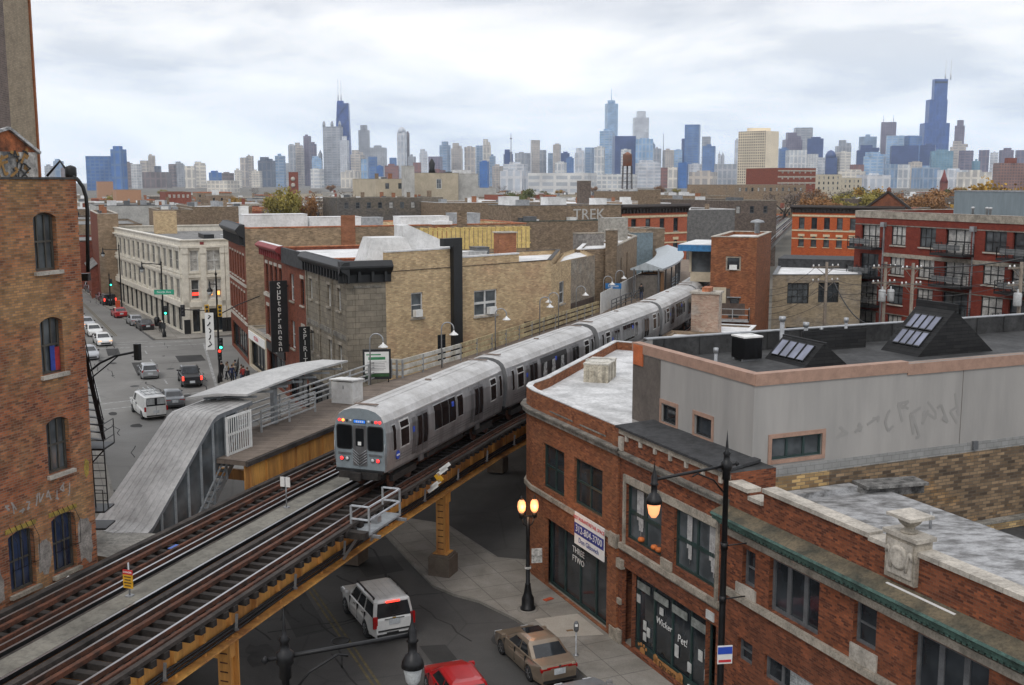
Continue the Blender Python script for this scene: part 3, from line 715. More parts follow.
for (u, w) in ((6.5, .55), (1.15, .5), (2.75, .35)):
 mm = MB()
 for q in range(6):
  ua = u + w * (q / 6 - .5); ub = u + w * ((q + 1) / 6 - .5); k = .03 * (q % 2)
  a = P0 + t_ * ua - nr_ * (.165 + k - .03); b = P0 + t_ * ub - nr_ * (.165 + .03 - k - .03); zb = 5.35 + .2 * abs(q - 2)
  mm.face([(a.x, a.y, zb), (b.x, b.y, zb), (b.x, b.y, 7.28), (a.x, a.y, 7.28)])
 mm.build('curtain', CURT, B_.root)
PUMP = M('orange_pumpkin', (0.62, 0.16, 0.03), 0.6)
m = MB()
for u in (4.95, 5.3, 6.35): c = P0 + t_ * u - nr_ * .12; m.lathe([(0.02, 0), (.13, .03), (.16, .10), (.13, .18), (.03, .2)], (c.x, c.y, 5.13), 10)
m.build('sill_pumpkins', PUMP, B_.root)
a0, a1 = 8.0, 31.73
ptsC = [AB(a0, FB), AB(a1, FB), AB(a1, 23.9), AB(32.7, 24.0), AB(32.7, 29.6), AB(a0, 29.6)]
S_G3 = WS(frame=FR_GREY, nx=3, nz=1, fw=0.12, mullion=0.2, inset=0.2); S_G1 = WS(frame=FR_GREY, nx=1, nz=2, fw=0.09, inset=0.2)
S_GB = WS(frame=FR_GREY, nx=3, nz=1, fw=0.1, mullion=0.12, inset=0.15)
opsC = []
for (x0, x1, st, za, zb) in ((30.1, 30.85, S_G1, 5.85, 7.2), (26.7, 29.3, S_G3, 5.48, 7.35), (24.1, 25.1, S_G1, 6.02, 7.36), (19.9, 22.6, S_G3, 5.48, 7.35), (17.6, 18.5, S_G1, 6.02, 7.36), (13.3, 16.0, S_G3, 5.48, 7.35), (10.9, 11.8, S_G1, 6.02, 7.36)):
 opsC.append((x0 - a0, x1 - a0, za, zb, st))
for (x0, x1) in ((30.1, 31.0), (26.8, 29.4), (23.9, 25.2), (19.8, 22.7), (13.2, 16.0)): opsC.append((x0 - a0, x1 - a0, 3.0, 3.85, S_GB if x1 - x0 > 1.5 else S_G1))
C_ = Building('copper_cornice_building', 'dark red brick building with green copper cornice and stone urn parapet at right foreground', 'building', ptsC, 0, 8.2, B_RED, SILVER, {0: dict(ops=opsC)}, parapet=0.0)
for (x0, x1, zt) in ((30.55, a1 - 0.002, 9.25), (29.75, 30.55, 9.02), (24.55, 29.75, 9.5), (22.85, 24.55, 9.42), (15.2, 22.85, 9.55), (13.4, 15.2, 9.42), (a0, 13.4, 9.55)):
 m = MB(); c = AB((x0 + x1) / 2, FB + .21); m.box((*c, (8.1 + zt) / 2), (x1 - x0, .42, zt - 8.1), ROT_A); m.build('parapet', B_RED, C_.root)
 n = max(1, round((x1 - x0) / 1.15)); w = (x1 - x0) / n
 for k in range(n):
  m = MB(); c = AB(x0 + w * (k + .5), FB + .20); m.box((*c, zt + .075), (w - .015, .58, .145), ROT_A); m.build('coping_stone', STONE_L, C_.root)
for x0 in (23.15, 14.3):
 m = MB(); c = AB(x0, FB + .16); m.box((*c, 9.3), (1.2, .6, 1.3), ROT_A); ped = m.build('pedestal', STONE, C_.root)
 m = MB(); m.box((*c, 10.0), (1.36, .74, .12), ROT_A); m.build('pedestal_cap', STONE_L, C_.root)
 m = MB(); cf = AB(x0, FB - .165); m.box((*cf, 9.32), (.98, .04, 1.0), ROT_A)
 rot = Matrix.Rotation(math.atan2(-EB[1], -EB[0]), 3, 'Z') @ Matrix.Rotation(R(90), 3, 'Y')
 m.lathe([(.36, 0), (.36, .05), (.28, .09), (.2, .05), (0.0, .07)], (*AB(x0, FB - .17), 9.36), 16, axis=rot)
 for sx in (-1, 1):
  m.tube([Vector((*AB(x0 + sx * (.3 + .2 * q / 6), FB - .2), 9.0 + .6 * math.sin(q / 6 * 2.4))) for q in range(7)], .05, 6)
 m.build('carved_panel', STONE_L, C_.root)
 m = MB(); m.lathe([(.24, 0), (.26, .05), (.14, .1), (.15, .17), (.30, .30), (.38, .44), (.36, .46)], (*c, 10.06), 16); u_ = m.build('urn', STONE, C_.root)
 m = MB(); m.box((*c, 10.56), (.95, .9, .09), ROT_A); m.build('urn_slab', STONE_L, u_)
m = MB()
prof = [(0, 8.5), (.62, 8.30), (.66, 8.22), (.60, 8.16), (.56, 8.02), (.42, 7.96), (.30, 7.82), (.22, 7.78), (0, 7.76)]
rings = [[(*AB(a, FB - o_), z) for (o_, z) in prof] for a in (a0, a1 + .25)]
m.mat(1); m.face([rings[0][0], rings[1][0], rings[1][1], rings[0][1]]); m.mat(0)
for i in range(1, len(prof) - 1): m.face([rings[0][i], rings[1][i], rings[1][i + 1], rings[0][i + 1]])
m.face(rings[1])
for k in range(int((a1 - a0) / 0.2)):
 c = AB(a0 + .1 + k * .2, FB - .38); m.box((*c, 7.975), (.13, .30, .07), ROT_A)
m.build('cornice', [GREEN_CU, CU_TOP], C_.root)
C_.strip('stone_band', 0, 0, a1 - a0, 7.42, 7.66, 0.09, STONE); C_.strip('stone_band', 0, 0, a1 - a0, 5.22, 5.46, 0.14, STONE)
for x0 in (30.1, 24.1, 17.6, 10.9): C_.strip('stone_panel', 0, x0 - a0 - .12, x0 - a0 + 1.05, 5.47, 5.86 if x0 > 30 else 6.0, 0.06, STONE_L)
C_.strip('white_drip', 0, 13.0, 15.6, 8.44, 8.462, 0.2, LET_W)
m = MB()
for q in range(6):
 for r_ in range(4): C_.strip('glass_block', 0, 26.95 - a0 + q * .2, 27.13 - a0 + q * .2, 3.03 + r_ * .2, 3.21 + r_ * .2, -0.08, GALV, inn=.1) if False else m.box((*AB(26.98 + q * .2, FB + .1), 3.14 + r_ * .2), (.18, .06, .18), ROT_A)
m.build('glass_block', M('glass_block_pale', (0.4, 0.42, 0.42), 0.2, var=0.2), C_.root)
m = MB(); m.bar((*AB(32.3, 25.0), 8.3), (*AB(32.3, 28.4), 8.3), .5, .26); m.build('roof_flashing', SILVER, C_.root)
m = MB(); m.bar((*AB(32.1, 28.5), 8.45), (*AB(31.7, 31.2), 8.42), 1.0, .12); m.bar((*AB(32.2, 28.4), 8.2), (*AB(31.8, 31.2), 8.16), .7, .34); m.build('rotten_deck', M('rotten_grey_timber', (0.20, 0.195, 0.185), 0.95, var=0.35, scale=2.5), C_.root)
m = MB(); m.tube([(*AB(27.5, 27.6), 8.15), (*AB(27.5, 27.6), 8.8)], .05, 8); m.build('vent_pipe', GALV, C_.root)
D_ = Building('yard_annex', 'low dark roofed annex behind the silver roof at the right edge', 'building', [AB(8, 29.62), AB(32.6, 29.62), AB(32.6, 48), AB(8, 48)], 0, 5.9, B_COMMON, ROOF_D, parapet=0.3, coping=STONE_D)
sa0, sa1 = 32.8, 41.75
ptsS = [AB(sa1, 24.0), AB(sa0, 24.0), AB(sa0, 52.0), AB(42.75, 52.0), AB(42.75, 25.1)]
S_P = WS(frame=FR_BLACK, nx=1, nz=1, fw=0.07, inset=0.12); S_P3 = WS(frame=FR_GREEN, nx=3, nz=1, fw=0.08, mullion=0.1, inset=0.12, glass=[G_GREY])
opsF = [(sa1 - 39.25, sa1 - 38.1, 9.9, 10.66, S_P), (sa1 - 36.7, sa1 - 35.5, 9.9, 10.74, S_P)]
opsR = [(0.85, 3.2, 9.62, 10.46, S_P3)]
E_ = Building('stucco_building', 'grey stucco building with peach trimmed roof edge and ghosts of graffiti', 'building', ptsS, 4.5, 12.9, STUCCO, ROOF_D,
   {0: dict(ops=opsF), 1: dict(ops=opsR), 2: dict(), 3: dict(), 4: dict()}, parapet=0.85, pt=0.3, coping=None)
E_.strip('brown_patch', 0, 0.0, 2.35, 9.5, 12.5, 0.006, STUCCO_B)
for i, (u0, u1, zt) in enumerate(((0, 8.95, 12.96),)):
 E_.strip('trim_band', 0, -0.02, 8.95 + .03, 12.55, 12.96, 0.05, PEACH, inn=.36)
E_.strip('trim_band', 1, 0, 7.25, 12.52, 12.965, 0.055, PEACH, inn=.36); E_.strip('trim_band', 1, 7.251, 14.05, 12.42, 12.86, 0.055, PEACH, inn=.36)
E_.strip('trim_band', 1, 14.051, 28, 12.60, 13.02, 0.055, PEACH, inn=.36)
for (i, us) in ((0, ((2.38, 3.77), (4.93, 6.37))),):
 for (u0, u1) in us:
  zb, zt = (9.9, 10.70)
  E_.strip('window_trim', i, u0 - .02, u1 + .02, zt, zt + .16, 0.04, PEACH); E_.strip('window_trim', i, u0 - .02, u0 + .10, zb - .14, zt, 0.04, PEACH); E_.strip('window_trim', i, u1 - .10, u1 + .02, zb - .14, zt, 0.04, PEACH); E_.strip('window_trim', i, u0 + .10, u1 - .10, zb - .14, zb, 0.05, PEACH)
E_.strip('window_trim', 1, .70, 3.35, 10.46, 10.62, 0.04, PEACH); E_.strip('window_trim', 1, .70, .85, 9.47, 10.46, 0.04, PEACH); E_.strip('window_trim', 1, 3.2, 3.35, 9.47, 10.46, 0.04, PEACH); E_.strip('window_trim', 1, .85, 3.2, 9.47, 9.62, 0.05, PEACH)
E_.strip('orange_stencil', 0, 0.1, 0.9, 12.0, 12.9, 0.058, M('orange_stencil_paint', (0.5, 0.13, 0.04), 0.8));
E_.strip('joint', 1, 10.2, 10.23, 9.3, 12.5, 0.004, STUCCO_B)
BLK = brick('grey_concrete_block', (0.30, 0.30, 0.29), (0.25, 0.25, 0.24), (0.19, 0.19, 0.18), 0.42, 0.21, 0.012, soot=0.15)
E_.strip('block_course', 1, 0.0, 28, 8.95, 9.36, 0.02, BLK); E_.strip('brick_base', 1, 0.0, 3.6, 4.5, 8.949, 0.03, B_COMMON); E_.strip('brick_base', 1, 3.601, 28, 4.5, 8.949, 0.028, brick('dark_party_brick', (.34, .235, .14), (.085, .06, .042), (.13, .11, .085), .42, .135, .016, patch=(.58, .34, .14), pscale=.6, soot=.22, pfac=.6, plo=.56, phi=.66))
m = MB()
GH = M('scrubbed_graffiti', (0.275, 0.265, 0.25), 0.95, var=0.03, scale=1.2)
rg = random.Random(3)
for k in range(9):
 u = 4.2 + k * .72; zz = 10.4 + rg.uniform(-.15, .35)
 pth = [E_.at(1, u + rg.uniform(-.35, .35), zz + rg.uniform(-.5, .8) * (1 if k > 2 else .3), 0.003) for _ in range(6)]
 for w_, (p, q) in enumerate(zip(pth, pth[1:])): d_ = VEC(E_.edge(1)[2]) * .0011 * (w_ + 6 * (k % 2)); m.bar(p + d_, q + d_, .11, .004, VEC(E_.edge(1)[2]))
 m.build('graffiti', GH, E_.root); m = MB()
m = MB()
for (p, q) in ((AB(42.44, 25.4), AB(42.44, 51.7)), (AB(33.1, 51.68), AB(42.4, 51.68))): m.face([(*p, 12.0), (*q, 12.0), (*q, 12.92), (*p, 12.92)])
m.build('parapet_membrane', ROOF_D, E_.root)
m = MB()
for k in range(14):
 m.bar((*AB(42.42, 26 + k * 1.9), 12.02), (*AB(42.42, 26 + k * 1.9), 12.9), .05, .02)
m.build('membrane_seams', M('tar_seam', (0.02, 0.02, 0.02), 0.6), E_.root)
E_.strip('metal_cap', 3, 0, 26.9, 12.9, 12.95, 0.03, GALV, inn=.34)
E_.strip('meter_box', 1, 10.9, 11.15, 9.05, 9.4, 0.12, FR_GREY)
SOLAR = glass('violet_sky_glass', (0.14, 0.15, 0.20), 0.12, 0.3, 0.7)
MONB = brick('black_shingle_cladding', (0.02, 0.02, 0.021), (0.032, 0.032, 0.032), (0.012, 0.012, 0.012), 0.9, 0.16, 0.012, soot=0.2, bump=0.4)
def monitor(label, a0, a1, b0, br, b1, zb, zr, nx, nz, lip, u_in):
 o = root('skylight_monitor', (*AB((a0 + a1) / 2, br), zb), label, 'skylight', None, 0, world=True)
 m = MB(); F0, F1, R0, R1, K0, K1 = ((*AB(a0, b0), zb), (*AB(a1, b0), zb), (*AB(a0, br), zr), (*AB(a1, br), zr), (*AB(a0, b1), zb), (*AB(a1, b1), zb))
 m.face([F0, F1, R1, R0]); m.face([R0, R1, K1, K0]); m.face([F0, R0, K0]); m.face([F1, R1, K1]); m.face([F0, F1, K1, K0])
 m.build('cladding', MONB, o)
 if lip:
  m = MB(); m.box((*AB((a0 + a1) / 2, br + .06), zr + lip / 2 - .06), (a1 - a0 + .12, .16, lip), ROT_A); m.build('ridge_upstand', MONB, o)
 nrm = (Vector(F1) - Vector(F0)).cross(Vector(R0) - Vector(F0)).normalized()
 if nrm.z < 0: nrm = -nrm
 F0, F1, R0, R1 = map(Vector, (F0, F1, R0, R1))
 pt = lambda x, y, d: F0 + (F1 - F0) * x + (R0 - F0) * y + nrm * d
 for i in range(nx):
  for j in range(nz):
   x0, x1 = u_in[0] + (u_in[1] - u_in[0]) * (i + .06) / nx, u_in[0] + (u_in[1] - u_in[0]) * (i + .94) / nx
   y0, y1 = u_in[2] + (u_in[3] - u_in[2]) * (j + .05) / nz, u_in[2] + (u_in[3] - u_in[2]) * (j + .95) / nz
   m = MB()
   c = [pt(x0, y0, 0), pt(x1, y0, 0), pt(x1, y1, 0), pt(x0, y1, 0)]; d = [q + nrm * .09 for q in c]
   for q in range(4): m.face([c[q], c[(q + 1) % 4], d[(q + 1) % 4], d[q]])
   s = [pt(x0 + .012, y0 + .02, .09), pt(x1 - .012, y0 + .02, .09), pt(x1 - .012, y1 - .02, .09), pt(x0 + .012, y1 - .02, .09)]
   for q in range(4): m.face([d[q], d[(q + 1) % 4], s[(q + 1) % 4], s[q]])
   f = m.build('skylight_frame', FR_BLACK, o)
   g_ = MB(); g_.face([q - nrm * .01 for q in s]); g_.build('pane', SOLAR, f)
 return o
monitor('small black roof monitor with a single row of four skylights', 37.5, 40.3, 30.0, 31.0, 32.3, 12.05, 13.05, 4, 1, .1, (.10, .93, .16, .86))
monitor('large black roof monitor with two rows of skylights', 37.8, 40.2, 36.6, 38.7, 41.2, 12.05, 14.1, 4, 2, .34, (.12, .86, .16, .84))
m = MB(); m.face([(*AB(41.2, 32.8), 12.05), (*AB(41.2, 36.5), 12.05), (*AB(41.2, 36.5), 13.0), (*AB(41.2, 32.8), 13.05)]); m.box((*AB(41.2, 34.65), 12.52), (.16, 3.7, .94), ROT_A); m.build('screen_wall', MONB, E_.root)
def vent_pipe(label, a, b, z, h, r, cap=True, mat=GALV):
 o = root('vent_pipe', (*AB(a, b), z), label, 'vent pipe', 'vent pipes on the stucco roof')
 m = MB(); m.lathe([(r * 1.5, 0), (r * 1.5, .05), (r, .06), (r, h)], (0, 0, 0), 10); m.build('pipe', mat, o)
 if cap: m = MB(); m.lathe([(r * 1.05, h - .16), (r * 1.5, h - .14), (r * 1.5, h + .06), (0, h + .08)], (0, 0, 0), 10); m.build('cap', mat, o)
vent_pipe('thick galvanised vent pipe behind the small skylight monitor, leftmost of the group', 42.0, 32.2, 12.05, 1.55, .11)
vent_pipe('shorter capped vent pipe right of the thickest one, behind the small skylight monitor', 42.0, 33.6, 12.05, 1.2, .10)
vent_pipe('thin galvanised vent pipe just left of the black screen wall', 42.0, 36.0, 12.05, 1.3, .08)
vent_pipe('low stub vent between the capped pipes behind the small monitor', 42.1, 34.6, 12.05, .9, .06)
vent_pipe('grey vent pipe with rusty orange top alone on the stucco roof', 38.0, 25.8, 12.05, 1.0, .07, mat=GALV)
def condenser(label, p, z, s, rz, mat_c=FR_GREY, top=WHITE_P, n=14, lm=BLACK_M):
 o = root('air_conditioner', (p[0], p[1], z), label, 'air conditioner', None, rz)
 m = MB(); m.box((0, 0, s[2] / 2 + .1), s); m.build('casing', mat_c, o)
 m = MB()
 for k in range(n):
  x = s[0] * ((k + .5) / n - .5)
  for sy in (-1, 1): m.box((x, sy * (s[1] / 2 + .012), s[2] / 2 + .1), (s[0] / n * .45, .02, s[2] * .86))
  y = s[1] * ((k + .5) / n - .5)
  for sx in (-1, 1): m.box((sx * (s[0] / 2 + .012), y, s[2] / 2 + .1), (.02, s[1] / n * .45, s[2] * .86))
 m.build('louvres', lm, o)
 m = MB(); m.box((0, 0, s[2] + .14), (s[0] + .06, s[1] + .06, .07)); m.lathe([(s[0] * .36, s[2] + .17), (s[0] * .36, s[2] + .2), (s[0] * .3, s[2] + .2)], (0, 0, 0), 16, caps=False); m.build('top_grille', top, o)
 m = MB()
 for sx in (-1, 1): m.box((sx * s[0] * .35, 0, .05), (.1, s[1], .1))
 m.build('skid', GALV, o)
 return o
condenser('dark louvred air conditioner with white top on the stucco roof', AB(40.3, 29.0), 12.05, (.95, .95, .95), ROT_A, BLACK_M)
rt = condenser('weathered cream rooftop unit with a round fan on the white corner roof', atz(600, 381, 9.05), 9.03, (2.3, 1.35, 1.0), ROT_A - R(40), M('weathered_cream_metal', (0.55, 0.50, 0.40), 0.6, var=0.2, scale=1.5, col2=(0.3, 0.26, 0.19)), M('cream_metal_top', (0.58, 0.55, 0.48), 0.6, var=0.2), 3, M('cream_access_panel', (0.42, 0.38, 0.30), 0.6, var=0.2))
m = MB(); F_ = Building('white_annex', 'low white roofed annex with an orange tile edge beside the tracks', 'building', [AB(61.3, 35.2), AB(70, 43.5), AB(62, 52), AB(53.3, 41.3)], 0, 8.9, B_BROWN, ROOF_W, parapet=.25, coping=None)
F_.strip('tile_coping', 3, 0, 8.5, 8.9, 9.08, .1, TERRA, inn=.3)
E2 = Building('white_side_roof', 'white sloping roof strip beside the train, left of the orange brick building', 'building', [ST(78, -16.7), ST(97, -16.3), ST(97, -12.5), ST(78, -12.5)], 0, 7.4, B_BROWN, ROOF_W, parapet=.15, coping=ROOF_W, coph=.05)
ch = Building('brick_chimney', 'stout painted brick chimney with orange pot beside the train', 'chimney', [ST(91.5, -17.2), ST(93.2, -17.2), ST(93.2, -14.9), ST(91.5, -14.9)], 0, 10.6, brick('painted_brick', (0.5, 0.36, 0.27), (0.36, 0.2, 0.14), (0.4, 0.36, 0.3), .25, .09, .012, patch=(0.5, 0.47, 0.42)), ROOF_G, parapet=.2, coping=STONE_L, coph=.18, copw=.12)
m = MB(); m.box((*ST(92.3, -16.0), 10.95), (1.3, .7, .35), ROT_S); m.build('chimney_pot', TERRA, ch.root)
# ------------------------------------------------------------------ elevated railway
ZR = 6.45
ZP = 7.5
CK = [(-20, 0), (22, 0), (32, -.35), (41, -.6), (56, -.5), (72, 0.4), (87, 1.4), (100, 1.6), (116, .7), (147, -1.4), (170, -3.2), (260, -9.6), (430, -20.5)]
def cc(s):
 for (a, x), (b, y) in zip(CK, CK[1:]):
  if s <= b:
   f = max(0, (s - a) / (b - a)); return x + (y - x) * f
 return CK[-1][1]
def TR(s, t, z): return st3(s, t + cc(s), z)
RUST = M('rusty_steel', (0.115, 0.042, 0.022), 0.85, 0.1, var=0.3, scale=2.0, col2=(0.04, 0.022, 0.015))
RAILTOP = M('polished_railhead', (0.42, 0.42, 0.43), 0.34, 0.8, var=0.05)
TIE = M('creosoted_timber', (0.030, 0.024, 0.020), 0.9, var=0.3, scale=2.2, bump=0.4)
TIMB = M('dark_guard_timber', (0.050, 0.040, 0.034), 0.9, var=0.3, scale=1.0, bump=0.3)
GIRD = M('ochre_girder_paint', (0.72, 0.37, 0.09), 0.75, var=0.1, scale=0.9, col2=(0.34, 0.145, 0.05), bump=0.1, streak=True)
WALKB = M('grey_walkway_boards', (0.20, 0.19, 0.16), 0.9, var=0.15, scale=0.7, bump=0.3)
PLANK = brick('platform_planks', (0.25, 0.20, 0.16), (0.18, 0.145, 0.12), (0.08, 0.065, 0.055), 3.2, 0.22, 0.012, soot=0.25, bump=0.5)
CABLE = M('black_cable', (0.017, 0.017, 0.018), 0.55, var=0.2)
CONCB = ground_mat('column_base_concrete', (0.12, 0.095, 0.075), (0.17, 0.14, 0.11), 1.5)
UNDER_G = M('grey_far_girder', (.22, .21, .19), .8)
TRK = root('elevated_track', (*ST(45, -23), 0), 'rusty two track elevated railway on ochre steel girders across the street', 'elevated railway', None, 0, world=True)
TL, TRt = -25.3, -21.33
SS = [x for x in range(8, 24, 4)] + list(range(24, 180, 4)) + list(range(180, 430, 20))
def run(name, t, z0, z1, w, mat, top=None, s0=8, s1=420, th=None, parent=None):
 m = MB(); pts = [s for s in SS if s0 <= s <= s1]
 if pts[0] > s0: pts = [s0] + pts
 if pts[-1] < s1: pts.append(s1)
 for a, b in zip(pts, pts[1:]):
  A = [TR(a, t - w / 2, z0), TR(a, t + w / 2, z0), TR(a, t + w / 2, z1), TR(a, t - w / 2, z1)]
  B = [TR(b, t - w / 2, z0), TR(b, t + w / 2, z0), TR(b, t + w / 2, z1), TR(b, t - w / 2, z1)]
  m.mat(1 if top else 0).face([A[3], A[2], B[2], B[3]])
  m.mat(0).face([A[0], A[3], B[3], B[0]]); m.face([A[1], B[1], B[2], A[2]]); m.face([A[0], B[0], B[1], A[1]])
  if a == pts[0]: m.face(A)
  if b == pts[-1]: m.face(B)
 return m.build(name, [mat, top] if top else mat, parent or TRK)
for t in (-22.05, -20.62, -26.05, -24.6): run('rail', t, ZR - .16, ZR, .085, RUST, RAILTOP)
for t in (-21.68, -20.25, -25.68, -24.95): run('guard_rail', t, ZR - .16, ZR - .02, .16 if t in (-21.68, -25.68) else .12, RUST)
for t in (-22.42, -26.45): run('guard_timber', t, ZR - .16, ZR + .02, .24, TIMB)
for t in (-22.80, -24.12): run('third_rail', t, ZR - .08, ZR + .06, .09, BLACK_M, RAILTOP)
for t in (-22.98, -23.95): run('walkway_edge', t, ZR - .18, ZR - .05, .16, TIMB)
run('walkway', -23.46, ZR - .16, ZR - .04, .86, WALKB)
for t in (-20.3,): run('tie_guard', t + .28, ZR - .16, ZR - .04, .18, TIMB)
tie_mesh = None; extra = MB(); nt_ = 0
def tie_at(s, tc_, L=2.75):
 p = TR(s, tc_, ZR - .27); q = TR(s + .5, tc_, 0) - TR(s, tc_, 0)
 return p, math.atan2(q.y, q.x)
spots = [(s * .62 + 19, TRt) for s in range(46)] + [(s * .62 + 19, TL) for s in range(54)]
rest = [(s * .62 + 19, TRt) for s in range(46, 200)] + [(s * .62 + 19, TL) for s in range(54, 200)] + [(19 - s * .62, x) for s in range(1, 16) for x in (TRt, TL)]
rt_ = random.Random(4)
for s, tcn in spots:
 p, a = tie_at(s, tcn)
 if tie_mesh is None:
  m = MB(); m.box((0, 0, 0), (.24, 2.75, .21)); o = m.build('tie', TIE); tie_mesh = o
 else:
  o = tie_mesh.copy(); COL.objects.link(o)
 o.parent = TRK; o.location = p - Vector(TRK['_wl']) + Vector((rt_.uniform(-.03, .03), rt_.uniform(-.03, .03), rt_.uniform(-.008, .0)))
 o.rotation_euler = (0, 0, a + rt_.uniform(-.02, .02))
 if rt_.random() < .2: o.scale = (1, 1.07, 1)
for s, tcn in rest:
 p, a = tie_at(s, tcn); extra.box(p, (.24, 2.75, .21), a)
extra.build('ties_beyond', TIE, TRK, kind='stuff')
def girder(t, z0, z1, s0, s1, side=1, stiff=True):
 gr = run('girder', t, z0, z1, .06, GIRD, None, s0, s1)
 for i in range(44 if t == -20.95 else 0):
  s = 18.8 + i * 1.6; p = TR(s, t + side * .10, (z0 + z1) / 2); q = TR(s + .5, t, 0) - TR(s, t, 0)
  m = MB(); m.box(p, (.12, .2, z1 - z0 - .05), math.atan2(q.y, q.x)); m.build('stiffener', GIRD, gr)
 f = run('flange', t + side * .12, z0 - .05, z0 + .015, .56, GIRD, None, s0, s1, parent=gr)
 return gr
girder(-20.95, 4.62, ZR - .38, 8, 120); girder(-26.5, 4.62, ZR - .38, 8, 120, -1); girder(-23.7, 4.7, ZR - .38, 8, 120)
for t in (-20.4, -27.0): run('walkway_rail', t, ZR + .75, ZR + .95, .12, GALV, None, 124, 420); run('far_girder', t, 5.0, ZR - .2, .2, UNDER_G, None, 121, 420)
m = MB()
for s in range(10, 120, 5): m.bar(TR(s, -27, 5.2), TR(s, -20.9, 5.2), .2, .8)
m.build('floor_beams', GIRD, TRK)
def column(s, t, pitch=1):
 q = root('steel_column', (*ST(s, t + cc(s)), 0), 'x', 'column', 'steel columns of the elevated railway', ROT_S)
 m = MB(); m.box((0, 0, .62), (1.15, 1.15, .98)); m.box((0, 0, 1.16), (1.0, 1.0, .12)); m.build('footing', CONCB, q)
 m = MB()
 for sx in (-1, 1):
  m.box((sx * .24, 0, 2.95), (.05, .5, 3.45))
 m.box((0, 0, 2.95), (.44, .06, 3.4)); m.build('shaft', GIRD, q)
 m = MB()
 for k in range(10): m.box((-.285, 0, 1.5 + k * .33), (.02, .3, .04), 0)
 m.build('lacing', RUST, q)
 m = MB(); m.box((0, 0, 1.26), (.8, .8, .05)); m.build('base_plate', GIRD, q)
 return q
for s, t, lab in ((49.3, -21.15, 'ochre steel railway column on the pavement corner beside the white suv'), (30.0, -20.95, 'ochre steel railway column at the bottom edge left of the lamp post'),
    (49.3, -26.3, 'ochre railway column under the far side of the track behind the front car'), (30.0, -26.3, 'ochre railway column under the far track near the old brick building'),
    (69, -21.4, 'steel railway column in the dark alley beside the rounded shop'), (69, -26.4, 'steel railway column deep in the dark alley under the platform')):
 c = column(s, t); c['label'] = lab
for s in (30.0, 49.3, 69, 88): m = MB(); m.bar(TR(s, -26.6, 4.25), TR(s, -20.8, 4.25), .45, .7); m.build('cross_girder', GIRD, TRK)
m = MB()
for dt, z in ((.20, 5.10), (.28, 5.05), (.20, 4.98), (.28, 4.92), (.22, 4.86)):
 m.tube([TR(s, -20.95 + dt, z - .05 * abs(math.sin(s * .35 + dt * 3))) for s in list(range(8, 56, 2)) + list(range(56, 110, 4))], .045, 6)
m.build('cable_bundle', CABLE, TRK)
m = MB()
for s in range(10, 100, 4): m.bar(TR(s, -20.9, 4.95), TR(s, -20.5, 4.95), .06, .06); m.bar(TR(s, -20.6, 4.9), TR(s, -20.55, 5.5), .05, .09)
m.build('cable_bracket', GALV, TRK)
cg = root('service_cage', (*TR(39, -19.6, 0).xy, 6.0), 'small grey railed service platform hung on the near edge of the track', 'service platform', None, ROT_S)
m = MB(); m.box((0, 0, .04), (2.9, .85, .08)); m.build('deck', GREY_P, cg)
for (x, y) in ((-1.4, -.4), (-1.4, .4), (1.4, -.4), (1.4, .4)): m = MB(); m.box((x, y, .62), (.07, .07, 1.1)); m.build('post', GREY_P, cg)
m = MB()
for z in (.62, 1.16):
 m.box((0, -.4, z), (2.74, .06, .06)); m.box((-1.4, 0, z + .004), (.06, .74, .06)); m.box((1.4, 0, z + .004), (.06, .74, .06))
m.build('rail', M('pale_grey_paint', (0.50, 0.53, 0.56), .5), cg)
m = MB()
for x in (-1.2, 1.2): m.bar((x, .1, 0), (x, .9, -1.2), .08, .1); m.box((x, -.1, -.08), (.12, 1.4, .12))
m.box((0, .0, .2), (.35, .3, .3)); m.build('bracket', GALV, cg)
m = MB(); m.box((*TR(37.2, -19.9, 0).xy, 6.12), (1.5, .34, .28), ROT_S + R(90)); m.build('timber_block', TIE, TRK)
def post_sign(label, s, t, z, h, plates, pr=.03, group=None):
 o = root('track_sign', (*TR(s, t, 0).xy, z), label, 'sign', group, ROT_S - R(90))
 m = MB(); m.tube([(0, 0, 0), (0, 0, h)], pr, 8); m.box((0, 0, .02), (.22, .22, .04)); m.build('post', GALV, o)
 for (x, zz, w, hh, mt) in plates:
  m = MB(); m.box((x, -.05, zz), (w, .03, hh)); m.build('plate', mt, o)
 return o
YEL = M('warning_yellow', (0.62, 0.33, 0.02), .6, var=.08)
REDP = M('sign_red', (0.5, 0.02, 0.02), .6, var=.08)
ts = post_sign('red and yellow danger sign on a short post on the track walkway', 28.2, -23.5, ZR - .04, 1.15, [(0, .52, .38, .46, YEL), (0, .84, .38, .16, REDP)])
me = text_mesh('DANGER', .085, .004); me.materials.append(LET_W); me.transform(Matrix.Translation((0, -.069, .84)) @ Matrix.Rotation(R(90), 4, 'X')); o = bpy.data.objects.new('lettering', me); COL.objects.link(o); o.parent = ts
for q in range(4):
 m = MB(); m.box((0, -.07, .68 - q * .1), (.28 - .05 * (q % 2), .006, .03)); m.build('text_line', LET_K, ts)
post_sign('white twin plate marker post on the walkway ahead of the train', 38.6, -23.6, ZR - .04, 1.3, [(-.13, 1.12, .2, .42, WHITE_P), (.13, 1.12, .2, .42, WHITE_P)])
o = root('striped_marker', (*TR(45.3, -19.7, 0).xy, 5.7), 'slanted black and white striped clearance marker at the track edge', 'marker', None, ROT_S - R(90))
m = MB(); m.bar((-.15, 0, .0), (.5, 0, 1.25), .05, .07); m.build('arm', YEL, o)
for k, (x, z) in enumerate(((-.12, .12), (.02, .34), (.36, .98), (.50, 1.2))):
 m = MB(); m.box((x, -.06, z), (.62, .03, .17), 0, R(-38)); m.build('stripe_plate', WHITE_P, o)
